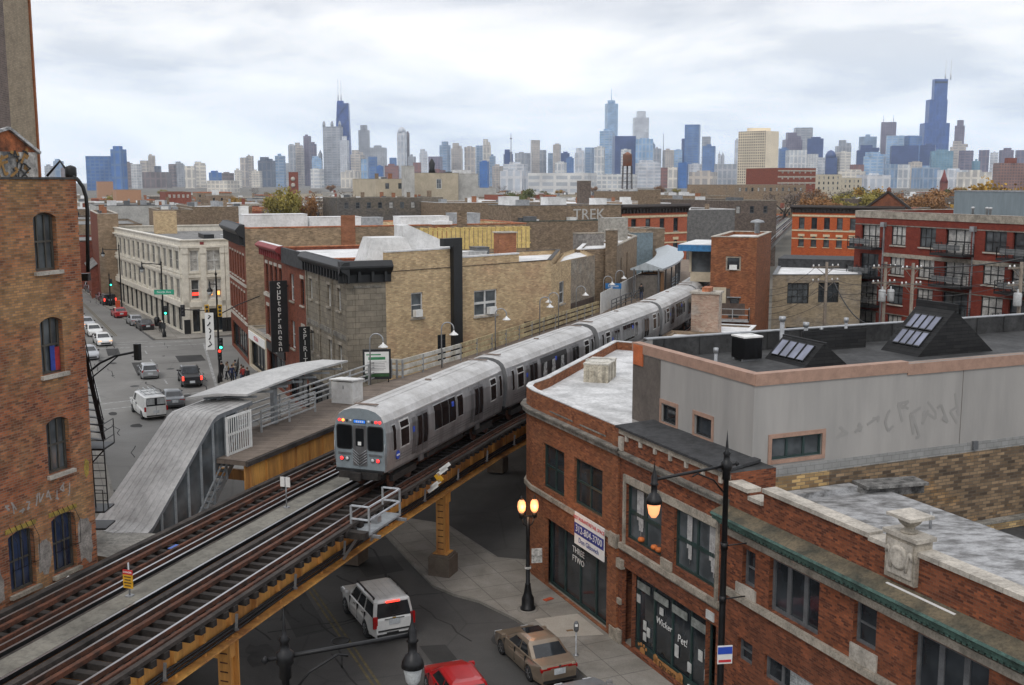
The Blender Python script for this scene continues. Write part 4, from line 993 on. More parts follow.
m = MB(); m.box((.19, -.05, .66), (.3, .05, .4), 0, R(-38)); m.build('yellow_bracket', YEL, o)
m = MB(); m.box((*TR(33, -25.2, 0).xy, ZR - .12), (.5, .22, .03), ROT_S); o = m.build('litter_sheet', M('blue_litter', (0.08, 0.16, 0.5), .6)); tag(o, 'scrap of blue litter lying between the rails of the far track', 'litter')
# ------------------------------------------------------------------ near platform
PLT = root('station_platform', (*ST(52, -29), 0), 'wooden station platform with ochre steel edge beside the train', 'platform', None, 0, world=True)
def strip_poly(mb, left, right, z):
 for (a, b) in zip(range(len(left) - 1), range(1, len(left))):
  mb.face([(*left[a], z), (*right[a], z), (*right[b], z), (*left[b], z)])
svals = [41.0, 46, 52, 58, 64, 70, 76, 82, 88, 94, 100]
outer = lambda s: -31.3 if s < 62.3 else (-30.35 + (s - 62.3) * .07 if s < 80 else -29.1 + (s - 80) * .06)
Lp = [ST(s, outer(s)) for s in svals]; Rp = [TR(s, -27.1, 0).xy for s in svals]
m = MB(); strip_poly(m, Lp, Rp, ZP)
for z0_, z1_, line in ((ZP - .22, ZP, Rp), (ZP - .22, ZP, Lp)):
 for a, b in zip(line, line[1:]): m.face([(*a, z0_), (*b, z0_), (*b, z1_), (*a, z1_)])
m.face([(*Lp[0], ZP - .22), (*Rp[0], ZP - .22), (*Rp[0], ZP), (*Lp[0], ZP)]); strip_poly(m, Lp, Rp, ZP - .22)
m.build('deck', PLANK, PLT)
m = MB(); m.box((0, 0, 0), (.01, .01, .01));
m = MB()
for a, b in zip(svals, svals[1:]): m.bar(TR(a, -27.05, ZP - .14), TR(b, -27.05, ZP - .14), .16, .22)
m.build('edge_timber', TIMB, PLT)
fas = run('fascia', -27.3, 6.0, ZP - .24, .06, GIRD, None, 41.2, 100, parent=PLT)
for i in range(36): m = MB(); m.box(TR(41.6 + i * 1.3, -27.24, 6.63), (.06, .08, 1.2), ROT_S); m.build('fascia_rib', GIRD, fas)
for s in range(44, 66, 6): m = MB(); m.bar(TR(s, -27.6, 5.9), TR(s, -31, 5.9), .2, .5); m.build('under_beam', GIRD, PLT)
def railing(name_root, label, pts, h, n, posts_every, w, mat, z=ZP, pw=None, group=None, ph=None):
 o = root(name_root, (*pts[0], z), label, 'railing', group, 0, world=True)
 m = MB(); P = [Vector((*p, 0)) for p in pts]
 for a, b in zip(P, P[1:]):
  for k in range(n):
   zz = z + h * (k + 1) / n; m.bar(a + Vector((0, 0, zz)), b + Vector((0, 0, zz)), w, w)
 m.build('rails', mat, o)
 for a, b in zip(P, P[1:]):
  L = (b - a).length; kk = max(1, round(L / posts_every))
  for q in range(kk + 1):
   c = a + (b - a) * (q / kk); m = MB(); m.box((c.x, c.y, z + (ph or h) / 2), (pw or w * 1.3, pw or w * 1.3, (ph or h) + .05)); m.build('post', mat, o)
 return o
GALV_L = M('pale_galvanised', (0.50, 0.51, 0.51), .5, .35, var=.12)
railing('platform_railing', 'pale metal tube railing along the back of the near platform', [ST(43.6, -31.2), ST(52.5, -31.2), ST(62.2, -31.2)], 1.25, 4, 2.6, .075, GALV_L, pw=.1)
railing('platform_railing', 'low inner metal railing of the near platform stair landing', [ST(46.2, -30.2), ST(51.5, -30.2)], 1.1, 4, 2.6, .07, GALV_L, pw=.09)
BEAM_W = M('white_fence_boards', (0.60, 0.59, 0.55), .75, var=.14, scale=1.5, col2=(.40, .37, .28))
BEAM_Y = M('lichen_fence_boards', (0.50, 0.42, 0.24), .8, var=.2, scale=1.5, col2=(.32, .23, .12))
def board_fence(label, ss, ts_, mat, n=3, h=1.2, bw=.26):
 o = root('board_fence', (*ST(ss[0], ts_[0]), ZP), label, 'fence', None, 0, world=True)
 P = [ST(s, t) for s, t in zip(ss, ts_)]
 for k in range(n):
  m = MB()
  for a, b in zip(P, P[1:]): m.bar((*a, ZP + .3 + k * h / n), (*b, ZP + .3 + k * h / n), .08, bw)
  m.build('board', mat, o)
 for a, b in zip(P, P[1:]):
  for q in range(3):
   c = Vector(a) + (Vector(b) - Vector(a)) * (q / 3); m = MB(); m.box((c.x, c.y, ZP + .6), (.13, .13, 1.2)); m.build('post', GALV, o)
board_fence('white horizontal board fence at the corner of the near platform', [62.3, 62.5, 70], [-31.3, -30.2, -29.35], BEAM_W)
board_fence('yellowed board fence running beside the train past the brick wall', [70.1, 78, 86, 94, 100], [-29.35, -28.9, -28.5, -28.0, -27.6], BEAM_Y)
cb = root('platform_cabinet', (*ST(54.6, -29.9), ZP), 'white painted cabinet with sloping lid standing on the platform', 'cabinet', None, ROT_S)
m = MB(); m.box((0, 0, .62), (1.25, 1.35, 1.24)); m.build('body', WHITE_P, cb)
m = MB(); m.box((0, 0, 1.30), (1.42, 1.52, .07), 0, R(5)); m.build('lid', WHITE_P, cb)
m = MB(); m.box((-.635, -.25, .75), (.02, .5, .8)); m.box((0, -.685, .2), (1.0, .02, .2)); m.build('door', WHITE_P, cb)
m = MB(); m.box((-.65, -.1, .95), (.03, .05, .2)); m.build('latch', GALV, cb)
ad = root('advertising_board', (*ST(60.6, -31.05), ZP + .15), 'framed poster board on the near platform railing', 'poster board', None, ROT_S - R(62))
m = MB(); m.box((0, 0, 1.0), (1.75, .12, 1.9)); m.build('frame', FR_BLACK, ad)
m = MB(); m.box((0, -.066, 1.12), (1.5, .02, 1.35)); m.build('poster', LET_W, ad)
m = MB(); m.box((0, -.068, .32), (1.5, .02, .2)); m.build('green_strip', M('poster_green', (.03, .10, .03), .6), ad)
POG = M('poster_green_text', (.05, .28, .12), .6)
m = MB(); m.box((0, -.08, 1.38), (1.05, .01, .17)); m.box((-.2, -.08, 1.62), (.9, .01, .07)); m.build('heading', POG, ad)
m = MB()
for q in range(6): m.box((-.05 * (q % 3), -.08, 1.15 - q * .1), (1.2 - .15 * (q % 2), .01, .03))
m.build('text_line', M('poster_grey', (.3, .3, .3), .7), ad)
m = MB()
for x in (-.7, .7): m.box((x, 0, 0), (.08, .08, .3))
m.build('leg', BLACK_M, ad)
LAMPW = M('white_enamel_shade', (0.78, 0.78, 0.76), .35)
def platform_lamp(label, s, t, z=ZP, rz=0, h=2.7):
 o = root('platform_lamp', (*ST(s, t), z), label, 'lamp', 'gooseneck lamps along the platforms', rz)
 m = MB(); m.tube([(0, 0, 0), (0, 0, h - .3)] + [(.42 - .42 * math.cos(a), 0, h - .3 + .42 * math.sin(a)) for a in [R(x) for x in range(20, 181, 20)]] + [(.84, 0, h - .45)], .045, 8); m.build('pole', GALV, o)
 m = MB(); m.lathe([(.04, h - .40), (.07, h - .5), (.30, h - .68), (.31, h - .72), (.28, h - .71), (.05, h - .6)], (.84, 0, 0), 14); m.build('shade', LAMPW, o)
 m = MB(); m.lathe([(.09, h - .62), (.10, h - .72), (0, h - .75)], (.84, 0, 0), 8); m.build('bulb', LET_W, o)
 return o
for k, (s, t, h) in enumerate(((59.6, -31.0, 3.1), (66.8, -29.35, 3.0), (75.5, -28.8, 3.0), (84.4, -28.3, 3.0), (88.2, -27.9, 3.0), (94.4, -28.2, 3.0))):
 platform_lamp(['gooseneck lamp beside the poster board on the near platform', 'gooseneck lamp in front of the barred window in the tan wall', 'gooseneck lamp in front of the double white window in the tan wall', 'gooseneck lamp below the chimney at the right end of the tan wall', 'gooseneck lamp facing left beside the grey wall end', 'gooseneck lamp nearest the white station fence'][k], s, t, ZP, R(-8) if k != 4 else R(172), h)
# ------------------------------------------------------------------ canopies and covered stair
CAN = M('grey_white_canopy_roof', (0.47, 0.465, 0.45), .6, .2, var=.08, scale=.8, streak=True)
CAN_U = M('canopy_underside', (0.16, 0.17, 0.18), .7)
cn = root('platform_canopy', (*ST(47.5, -30.5), ZP), 'long pale single post canopy over the near platform', 'canopy', None, 0, world=True)
m = MB(); N = 10
for i in range(N):
 f0, f1 = i / N, (i + 1) / N
 def sec(f):
  s = 42.0 + 9.9 * f; zz = 10.0 + .18 * math.sin(f * 2.6)
  return [st3(s + 1.5 * (1 - 0), -29.15, zz + .02), st3(s + .7, -30.3, zz + .13), st3(s - .0, -31.5, zz - .02)]
 A, B = sec(f0), sec(f1)
 for q in range(2):
  m.mat(0).face([A[q], A[q + 1], B[q + 1], B[q]]); d = Vector((0, 0, -.1)); m.mat(1).face([A[q] + d, B[q] + d, B[q + 1] + d, A[q + 1] + d])
 m.mat(0).face([A[0], B[0], B[0] + d, A[0] + d]); m.face([A[2], A[2] + d, B[2] + d, B[2]])
 if i == 0: m.face([A[0], A[1], A[1] + d, A[0] + d]); m.face([A[1], A[2], A[2] + d, A[1] + d])
 if i == N - 1: m.face([B[0], B[1], B[1] + d, B[0] + d]); m.face([B[1], B[2], B[2] + d, B[1] + d])
m.build('roof', [CAN, CAN_U], cn)
m = MB(); m.box((*ST(48.2, -30.7), ZP + 1.15), (.34, .22, 2.35), ROT_S); m.bar(st3(48.2, -30.7, 9.4), st3(48.2, -29.5, 9.8), .16, .16); m.bar(st3(48.2, -30.7, 9.4), st3(48.2, -31.3, 9.75), .14, .14); m.build('post', GREY_P, cn)
m = MB()
for k in range(7): s = 43.2 + k * 1.4; m.bar(st3(s + 1.2, -29.2, 9.74), st3(s, -31.4, 9.72), .06, .1)
m.bar(st3(43.2, -30.6, 9.7), st3(52, -30.6, 9.8), .12, .14); m.build('rafters', GREY_P, cn)
stc = root('stair_cover', (*ST(39, -30.7), 0), 'long grey sheet roofed cover over the stair down from the platform', 'stair cover', None, 0, world=True)
prof = [(35.2, 5.42), (35.8, 5.48), (36.3, 5.72), (38.5, 7.50), (40.75, 9.34), (41.1, 9.50), (43.9, 9.62)]
SHEET = M('ribbed_grey_sheet', (0.50, 0.49, 0.47), .55, .2, var=.1, scale=.7, col2=(.33, .32, .305), streak=True, bump=.1)
m = MB()
tl = lambda s: -32.2 + .6 * max(0, min(1, (s - 35.5) / 5.5))
for (s0, z0), (s1, z1) in zip(prof, prof[1:]):
 n = 9
 for q in range(n):
  a0, a1 = q / n, (q + 1) / n
  f = lambda s, z, a: st3(s, tl(s) + (-29.15 - tl(s)) * a, z + .10 * math.sin(a * math.pi))
  m.mat(0).face([f(s0, z0, a0), f(s0, z0, a1), f(s1, z1, a1), f(s1, z1, a0)])
 d = Vector((0, 0, -.2))
 for tt in (lambda s: -29.15, tl):
  p, q_ = st3(s0, tt(s0), z0), st3(s1, tt(s1), z1); m.mat(1).face([p, q_, q_ + d, p + d])
 m.mat(1).face([st3(s0, tl(s0), z0) + d, st3(s1, tl(s1), z1) + d, st3(s1, -29.15, z1) + d, st3(s0, -29.15, z0) + d])
m.face([st3(35.3, tl(35.3), 5.5), st3(35.3, -29.15, 5.5), st3(35.3, -29.15, 5.3), st3(35.3, tl(35.3), 5.3)])
m.build('roof', [SHEET, CAN_U], stc)
m = MB()
for a in [k / 9 for k in range(1, 9)]:
 m.tube([st3(s, tl(s) + (-29.15 - tl(s)) * a, z + .10 * math.sin(a * math.pi) + .012) for s, z in prof], .012, 4)
m.build('seam', SHEET, stc)
floor_z = lambda s: max(2.2, min(ZP, ZP - (42.6 - s) * .98))
m = MB(); gl_ = MB(); lo = MB(); seq = [36.0 + k * .95 for k in range(8)]
def rz_(s):
 for (a, x), (b, y) in zip(prof, prof[1:]):
  if a <= s <= b: return x + (y - x) * (s - a) / (b - a)
 return prof[-1][1]
for s in seq: m.bar(st3(s, -29.2, floor_z(s) - .3), st3(s, -29.2, rz_(s) - .15), .09, .09)
for a, b in zip(seq, seq[1:]):
 for k in (.42, .92): m.bar(st3(a, -29.17, floor_z(a) + k), st3(b, -29.17, floor_z(b) + k), .06, .06)
 gl_.face([st3(a, -29.24, floor_z(a) + .95), st3(b, -29.24, floor_z(b) + .95), st3(b, -29.24, rz_(b) - .2), st3(a, -29.24, rz_(a) - .2)])
 lo.face([st3(a, -29.22, floor_z(a) - .35), st3(b, -29.22, floor_z(b) - .35), st3(b, -29.22, floor_z(b) + .05), st3(a, -29.22, floor_z(a) + .05)])
m.build('side_frame', GREY_P, stc); gl_.build('side_glazing', G_GREY, stc); lo.build('stringer', GREY_P, stc)
m = MB()
for k in range(28): s = 36.1 + k * .24; m.box((*ST(s, -30.7), floor_z(s) - .1), (.26, 2.8, .06), ROT_S)
m.build('steps', GREY_P, stc)
m = MB(); m.face([st3(s, tl(s) + .05, floor_z(s) - .3) for s in (36, 43)] + [st3(s, tl(s) + .05, rz_(s) - .2) for s in (43, 36)]); m.build('far_side', CAN_U, stc)
lt = root('lattice_gate', (*ST(42.4, -29.0), ZP), 'white slatted gate panel at the head of the covered stair', 'gate', None, 0, world=True)
m = MB(); a, b = 41.55, 43.45
for z in (ZP + .05, ZP + .95, ZP + 1.75): m.bar(st3(a, -29.02, z), st3(b, -29.02, z), .06, .1)
for s in (a, b): m.bar(st3(s, -29.0, ZP - .2), st3(s, -29.0, ZP + 1.8), .1, .1)
m.build('frame', WHITE_P, lt)
m = MB()
for k in range(10): s = a + .16 + k * .175; m.bar(st3(s, -28.98, ZP + .05), st3(s, -28.98, ZP + 1.75), .085, .03)
m.build('slats', WHITE_P, lt)
stn = Building('station_house', 'low station house with grey concrete roof squeezed between the stair and old brick wall', 'building', [ST(29.2, -28.55), ST(35.0, -28.6), ST(35.2, -32.5), ST(34.9, -32.6), ST(29.2, -32.6)][:0] + [ST(29.6, -28.65), ST(29.6, -27.35), ST(36.0, -27.35), ST(36.0, -32.4), ST(33.0, -32.4), ST(33.0, -28.65)], 0, 5.55, B_BROWN, M('stained_concrete_roof', (0.30, 0.285, 0.25), .9, var=.2, scale=.8, bump=.2), parapet=0.0)
m = MB()
for k in range(9):
 m.bar(st3(28.2 + k * .14, -27.5, 5.6 + 0 * k), st3(28.2 + k * .14, -27.5, 5.65 + k * .055), .03, .03)
m.bar(st3(28.1, -27.5, 5.6), st3(29.6, -27.5, 6.12), .05, .06); m.bar(st3(28.1, -27.5, 5.6), st3(29.6, -27.5, 5.6), .05, .06); m.build('white_lattice', WHITE_P, stn.root)
# ------------------------------------------------------------------ the train
STEEL = M('brushed_stainless', (0.33, 0.335, 0.34), .42, .5, var=.10, scale=1.0, streak=True, col2=(.21, .21, .21))
STEEL_D = M('dull_stainless', (0.19, 0.193, 0.197), .45, .5, var=.15, scale=1.5, streak=True)
TROOF = M('pale_train_roof', (0.50, 0.495, 0.485), .6, .1, var=.08, scale=.6, col2=(.38, .37, .355), bump=.1)
FACE_P = M('grey_blue_cab_paint', (0.225, 0.265, 0.285), .4, var=.07)
UNDER = M('grimy_underframe', (0.03, 0.026, 0.023), .85, var=.3, scale=2)
RED_L = emit('red_marker_light', (0.9, 0.02, 0.02), 3.0); AMB_L = emit('orange_light', (1.0, 0.22, 0.03), 4.0); WHT_L = M('clear_lens', (0.6, 0.62, 0.62), .15)
BLUE_S = emit('blue_sign_light', (0.03, 0.16, 0.55), .9)
LOGO_B = M('blue_disc', (0.02, 0.07, 0.45), .5, var=.03)
TLn = 14.9
XS = [(1.24, .78), (1.26, 1.0), (1.35, 1.75), (1.33, 2.5), (1.22, 2.98), (1.08, 3.24), (.82, 3.42), (.42, 3.53), (0, 3.56)]
G_TR = glass('train_glass', (.007, .008, .009), .12, .3); G_TR.node_tree.nodes['Principled BSDF'].inputs['Specular IOR Level'].default_value = .2
def train_car(label, lead=False, mural=False):
 o = root('train_car', (0, 0, 0), label, 'train car', 'train cars on the elevated track')
 full = [(-y, z) for y, z in XS] + [(y, z) for y, z in reversed(XS[:-1])]
 m = MB(); rings = []
 for x, k in ((0.0, .95), (.12, .985), (.9, 1.0), (TLn - .9, 1.0), (TLn - .12, .97), (TLn, .92)): rings.append([(x, y * k, z if z < 2.9 else z - (1 - k) * .5) for y, z in full])
 n = len(full)
 for r0, r1 in zip(rings, rings[1:]):
  for j in range(n - 1):
   top = full[j][1] > 2.9 and full[j + 1][1] > 2.9
   if not top: m.face([r0[j], r0[j + 1], r1[j + 1], r1[j]], False)
 m.face([r[0] for r in rings] + [r[-1] for r in reversed(rings)]) ;
 m.mat(1 if lead else 0); m.face(list(reversed(rings[0]))); m.mat(0); m.face(rings[-1])
 m.build('body', [STEEL, FACE_P], o)
 m = MB()
 for r0, r1 in zip(rings, rings[1:]):
  for j in range(n - 1):
   if full[j][1] > 2.9 and full[j + 1][1] > 2.9: m.face([r0[j], r0[j + 1], r1[j + 1], r1[j]], True)
 rf = m.build('roof', TROOF, o)
 m = MB()
 for y in (-.95, -.6, -.2, .2, .6, .95):
  zz = 3.56 - .26 * (abs(y) / .95) ** 2 * 1.05
  m.box((TLn / 2, y, zz + .004), (TLn - 1.6, .035, .03))
 for sy in (-1, 1): m.box((TLn / 2, sy * 1.235, 2.965), (TLn - 1.7, .05, .06))
 m.build('roof_rib', TROOF, rf)
 for x in (.7, TLn - .7, TLn / 2): m = MB(); m.box((x, 0, 3.60), (.16, 1.1 if x != TLn / 2 else .3, .05)); m.build('roof_vent', M('roof_hatch_brown', (.22, .17, .14), .7), rf)
 def yk(z):
  for (y0, z0), (y1, z1) in zip(XS, XS[1:]):
   if z0 <= z <= z1: return y0 + (y1 - y0) * (z - z0) / (z1 - z0)
  return 1.2
 def panel(name, x0, x1, z0, z1, sy, out, mat, parent=None):
  m = MB(); zc = sorted({z0, z1} | {z for _, z in XS if z0 < z < z1})
  for a, b in zip(zc, zc[1:]):
   m.face([(x0, sy * (yk(a) + out), a), (x1, sy * (yk(a) + out), a), (x1, sy * (yk(b) + out), b), (x0, sy * (yk(b) + out), b)])
  for x in (x0, x1): m.face([(x, sy * (yk(z0) - .02), z0), (x, sy * (yk(z0) + out), z0), (x, sy * (yk(z1) + out), z1), (x, sy * (yk(z1) - .02), z1)])
  return m.build(name, mat, parent or o)
 for sy in (-1, 1):
  def win(x0, x1, z0=1.72, z1=2.72, fr=FR_GREY, hopper=False, fw=.05):
   f = panel('window', x0 - fw, x1 + fw, z0 - fw, z1 + fw, sy, .012, FR_WHITE if hopper else GALV_L)
   if hopper:
    panel('pane', x0, x1, z0, z1 - .33, sy, .018, G_TR, f); panel('pane', x0, x1, z1 - .26, z1, sy, .018, G_TR, f)
   else: panel('pane', x0, x1, z0, z1, sy, .018, G_TR, f)
  win(.55, .85, 1.65, 2.75); win(1.35, 2.2, 1.66, 2.76, hopper=True, fw=.08)
  win(TLn - .85, TLn - .5, 1.65, 2.75); win(TLn - 2.2, TLn - 1.4, 1.66, 2.76, hopper=True, fw=.08)
  for x in (5.15, 6.05, 6.95):
   if not (mural and sy == -1): win(x - .06, x + .8, 1.62, 2.78)
  win(8.0, 8.7) if not (mural and sy == -1) else None
  for xd in (3.1, 10.3):
   d = panel('door', xd, xd + 1.3, .95, 2.78, sy, .016, STEEL_D)
   for q in (0, 1): panel('door_pane', xd + .1 + q * .62, xd + .56 + q * .62, 1.3, 2.66, sy, .026, G_TR, d)
   panel('door_seal', xd + .635, xd + .665, .97, 2.76, sy, .028, FR_BLACK, d)
   panel('door_pillar', xd - .5, xd - .1, 1.0, 2.7, sy, .010, STEEL_D)
  for z in (1.05, 1.18, 1.31): panel('flute', 0.9, TLn - .9, z, z + .03, sy, .010, STEEL_D)
  panel('blue_sticker', 2.62, 2.82, 2.05, 2.3, sy, .018, LOGO_B); panel('blue_sticker', 7.2, 7.5, 2.35, 2.6, sy, .022, LOGO_B)
  panel('side_skirt', .3, TLn - .3, .70, .82, sy, .02, STEEL_D)
  if lead:
   rot = Matrix.Rotation(R(90 if sy < 0 else -90), 3, 'X')
   m = MB(); m.lathe([(.2, 0), (.2, .012)], (1.05, sy * (yk(1.4) + .012), 1.36), 20, axis=rot); lg = m.build('round_emblem', LOGO_B, o)
   m = MB(); m.box((1.05, sy * (yk(1.4) + .03), 1.36), (.3, .01, .07)); m.build('emblem_bar', LET_W, lg)
  if mural and sy == -1:
   pn = panel('mural', 4.9, 9.3, 1.0, 2.8, sy, .02, FR_BLACK)
   for k, xx in enumerate((5.5, 6.9, 8.4)):
    m = MB(); y = sy * (yk(1.6) + .05)
    for dx, zz, w, h in ((0, 2.25, .5, .5), (0, 1.6, .62, .8), (-.2, 1.15, .2, .4), (.2, 1.15, .2, .4)):
     m.box((xx + dx, y, zz), (w, .012 + .002 * h, h))
    m.build('figure', M('mural_grey', (.42, .43, .42), .6, var=.4, scale=5), pn)
 for xt in (2.4, TLn - 2.4):
  m = MB(); m.box((xt, 0, .24), (2.3, 1.7, .3))
  for sy in (-1, 1): m.box((xt, sy * .95, .24), (2.5, .16, .3))
  tk = m.build('truck', UNDER, o)
  for xw in (-.9, .9):
   for sy in (-1, 1):
    m = MB(); rot = Matrix.Rotation(R(90), 3, 'X'); m.lathe([(.36, -.06), (.36, .06), (.33, .065)], (xt + xw, sy * .72, .09), 16, axis=rot); m.build('wheel', RUST, tk)
 m = MB(); m.box((TLn / 2, 0, .55), (4.2, 2.0, .42)); m.box((TLn / 2 + 2.9, .3, .58), (1.0, 1.7, .36)); m.box((5.0, -.2, .58), (.8, 1.9, .36)); m.build('equipment_box', UNDER, o)
 m = MB()
 for x in (3.75, 10.95):
  for sy in (-1, 1): m.box((x, sy * 1.22, .62), (.5, .08, .26))
 m.build('step_bracket', STEEL_D, o)
 for xe, sg in ((0.0, -1), (TLn, 1)):
  if sg == 1 or not lead:
   m = MB(); m.box((xe + sg * .012, 0, 1.9), (.03, .72, 1.9)); d = m.build('end_door', STEEL_D, o)
   m = MB(); m.box((xe + sg * .03, 0, 2.25), (.01, .42, .9)); m.build('pane', G_TR, d)
   for sy in (-1, 1):
    m = MB(); m.box((xe + sg * .015, sy * .72, 2.2), (.02, .5, .95)); m.build('end_window', G_TR, o)
    m = MB()
    for z in (1.2, 1.5, 1.8): m.tube([(xe, sy * 1.05, z), (xe + sg * .22, sy * .98, z - .06), (xe + sg * .22, sy * .7, z)], .02, 6)
    m.build('safety_spring', GALV, o)
  m = MB(); m.box((xe + sg * .25, 0, .62), (.6, .34, .26)); m.box((xe + sg * .08, 0, .60), (.3, 1.9, .30)); m.box((xe + sg * .52, 0, .62), (.12, .5, .34)); m.build('coupler', UNDER, o)
 m = MB(); m.box((.02, 0, .78), (.3, 2.3, .12)); m.build('anticlimber', FR_BLACK, o)
 if lead:
  fx = -.004
  def fp(name, y0, y1, z0, z1, mat, out, parent=None, rnd=.06):
   m = MB(); yc, zc_ = (y0 + y1) / 2, (z0 + z1) / 2; pts = []
   for (sy, sz, a0) in ((1, 1, 0), (-1, 1, 90), (-1, -1, 180), (1, -1, 270)):
    for q in range(4):
     a = R(a0 + q * 30); pts.append((yc + sy * ((y1 - y0) / 2 - rnd) + rnd * math.cos(a), zc_ + sz * ((z1 - z0) / 2 - rnd) + rnd * math.sin(a)))
   m.face([(fx - out, y, z) for y, z in pts])
   for i in range(len(pts)): a, b = pts[i], pts[(i + 1) % len(pts)]; m.face([(fx - out, *a), (fx - out, *b), (0.05, *b), (0.05, *a)])
   return m.build(name, mat, parent or o)
  for sy in (-1, 1):
   y0, y1 = (.40, 1.10)
   f = fp('windscreen', min(sy * y0, sy * y1) - .04, max(sy * y0, sy * y1) + .04, 1.68, 2.78, FR_BLACK, .012, None, .12); fp('pane', min(sy * y0, sy * y1), max(sy * y0, sy * y1), 1.73, 2.73, G_TR, .02, f, .1)
   for (yy, mt) in ((.62, WHT_L), (.88, RED_L)):
    m = MB(); rot = Matrix.Rotation(R(-90), 3, 'Y'); m.lathe([(.105, 0), (.105, .05), (.085, .06)], (fx, sy * yy, 1.28), 14, axis=rot); fr = m.build('lamp_ring', FR_GREY, o)
    m = MB(); m.lathe([(.085, .05), (.07, .075), (0, .085)], (fx, sy * yy, 1.28), 14, axis=rot); m.build('headlight' if mt is WHT_L else 'tail_light', mt, fr)
   for (yy, mt) in ((.98, RED_L), (.80, AMB_L if sy > 0 else RED_L), (.62, FR_BLACK), (.44, WHT_L)):
    m = MB(); rot = Matrix.Rotation(R(-90), 3, 'Y'); m.lathe([(.06, 0), (.06, .03), (0, .04)], (fx, sy * yy, 2.97), 12, axis=rot); m.build('marker_light', mt, o)
   m = MB(); m.box((fx - .01, sy * .75, 1.52), (.03, .62, .04)); m.box((fx - .01, sy * .75, 1.46), (.03, .62, .03)); m.build('vent_slot', FR_GREY, o)
   m = MB(); m.tube([(0.1, sy * 1.2, .95), (-.05, sy * 1.22, 1.3), (-.05, sy * 1.22, 2.0), (0.1, sy * 1.2, 2.1)], .022, 6); m.build('grab_rail', GALV, o)
  d = fp('cab_door', -.34, .34, .98, 2.78, STEEL_D, .014, None, .05); fp('door_pane', -.2, .2, 1.85, 2.65, G_TR, .024, d, .06)
  fp('door_notice', -.07, .09, 1.9, 2.06, LET_W, .028, d, .01)
  m = MB()
  for sy in (-1, 1):
   for q in range(5): m.tube([(fx - .05, sy * .34, 1.72 - q * .12), (fx - .09, 0.0, 1.48 - q * .12)], .016, 5)
  m.build('folding_gate', GALV, o)
  f = fp('destination_sign', -.31, .31, 2.86, 3.04, FR_BLACK, .014, None, .02); fp('sign_face', -.28, .28, 2.885, 3.015, BLUE_S, .02, f, .01)
  m = MB()
  for k in range(4): m.box((fx - .024, -.16 + k * .1, 2.95), (.006, .06, .07))
  m.build('sign_text', LET_W, f)
 return o
cars = [(41.3, 0, 'leading silver train car with grey cab face and red tail lights', True, False), (56.1, 1, 'second silver train car with a row of grey painted figures on its side', False, True),
  (71.9, 2, 'third silver train car behind the mural car', False, False), (87.5, 3, 'fourth silver train car nearest the brick chimney', False, False), (103.1, 4, 'last visible silver train car vanishing behind the orange brick tower', False, False)]
for s0, k, lab, ld, mu in cars:
 o = train_car(lab, ld, mu)
 p, q = TR(s0, -21.45, ZR), TR(s0 + (TLn if not ld else 14.2), -21.45, ZR)
 o.location = p + Vector((0, 0, .3)); o.rotation_euler = (0, 0, math.atan2(q.y - p.y, q.x - p.x)); o.scale = ((q - p).length / TLn, 1, 1)
# ------------------------------------------------------------------ old brick building on the left
S_OLD = WS(frame=FR_BROWN, nx=3, nz=2, fw=.09, mullion=.06, inset=.22, arch=.18, sill=STONE_L, glass=G_GREY)
S_OLDB = WS(frame=FR_BROWN, nx=3, nz=2, fw=.09, mullion=.05, inset=.22, arch=.14, sill=STONE, glass=G_BLUE)
LT = -28.8
def lw(s0, s1, z0, z1, st): return (32.55 - s1, 32.55 - s0, z0, z1, st)
opsL = []
for s0 in (30.33, 26.6, 22.9):
 opsL += [lw(s0, s0 + 1.1, 16.84, 18.9, S_OLD), lw(s0, s0 + 1.1, 13.13, 15.18, S_OLD), lw(s0, s0 + 1.12, 9.48, 11.52, S_OLD)]
for s0 in (30.29, 28.25, 24.4, 22.4): opsL.append(lw(s0, s0 + 1.19, 5.72, 7.92, S_OLDB))
LB = Building('old_brick_building', 'tall mottled orange brick building with arched grey windows at the left edge', 'building',
   [ST(32.55, LT), ST(14, LT), ST(14, -46), ST(32.55, -46)], 0, 20.05, B_NEAR, ROOF_D, {0: dict(ops=opsL)}, parapet=.4, coping=M('dark_tile_coping', (0.06, 0.055, 0.05), .7, var=.3, scale=5), coph=.08, copw=.06, sunk=0)
PAINTW = M('flaking_white_wall_paint', (.33, .30, .27), .9, var=.2, scale=2)
PAINTY = M('yellow_lintel_paint', (.40, .29, .06), .9, var=.2, scale=4)
m = MB()
rl = random.Random(11)
def blob(m, u0, u1, z0, z1, out=.004):
 """ragged patch of old paint on the wall"""
 pts = []
 for k in range(18):
  a = 2 * math.pi * k / 18; q = rl.uniform(.72, 1.05)
  c, s = math.cos(a), math.sin(a); c = math.copysign(abs(c) ** .6, c); s = math.copysign(abs(s) ** .6, s)
  pts.append(LB.at(0, (u0 + u1) / 2 + (u1 - u0) / 2 * q * c, (z0 + z1) / 2 + (z1 - z0) / 2 * q * s, out))
 m.face(pts)
for q_ in ((2.3, 3.0, 5.9, 7.3), (4.5, 6.0, 5.5, 7.2), (.2, .95, 5.6, 7.6)): m = MB(); blob(m, *q_); m.build('flaking_paint', PAINTW, LB.root)
m = MB()
for (s0, s1) in ((30.29, 31.48), (28.25, 29.44)): m.box(LB.at(0, 32.55 - (s0 + s1) / 2, 8.02, .012), (s1 - s0 + .2, .03, .16), ROT_S)
blob(m, .18, .45, 8.9, 9.7); m.build('yellow_paint', PAINTY, LB.root)
m = MB()
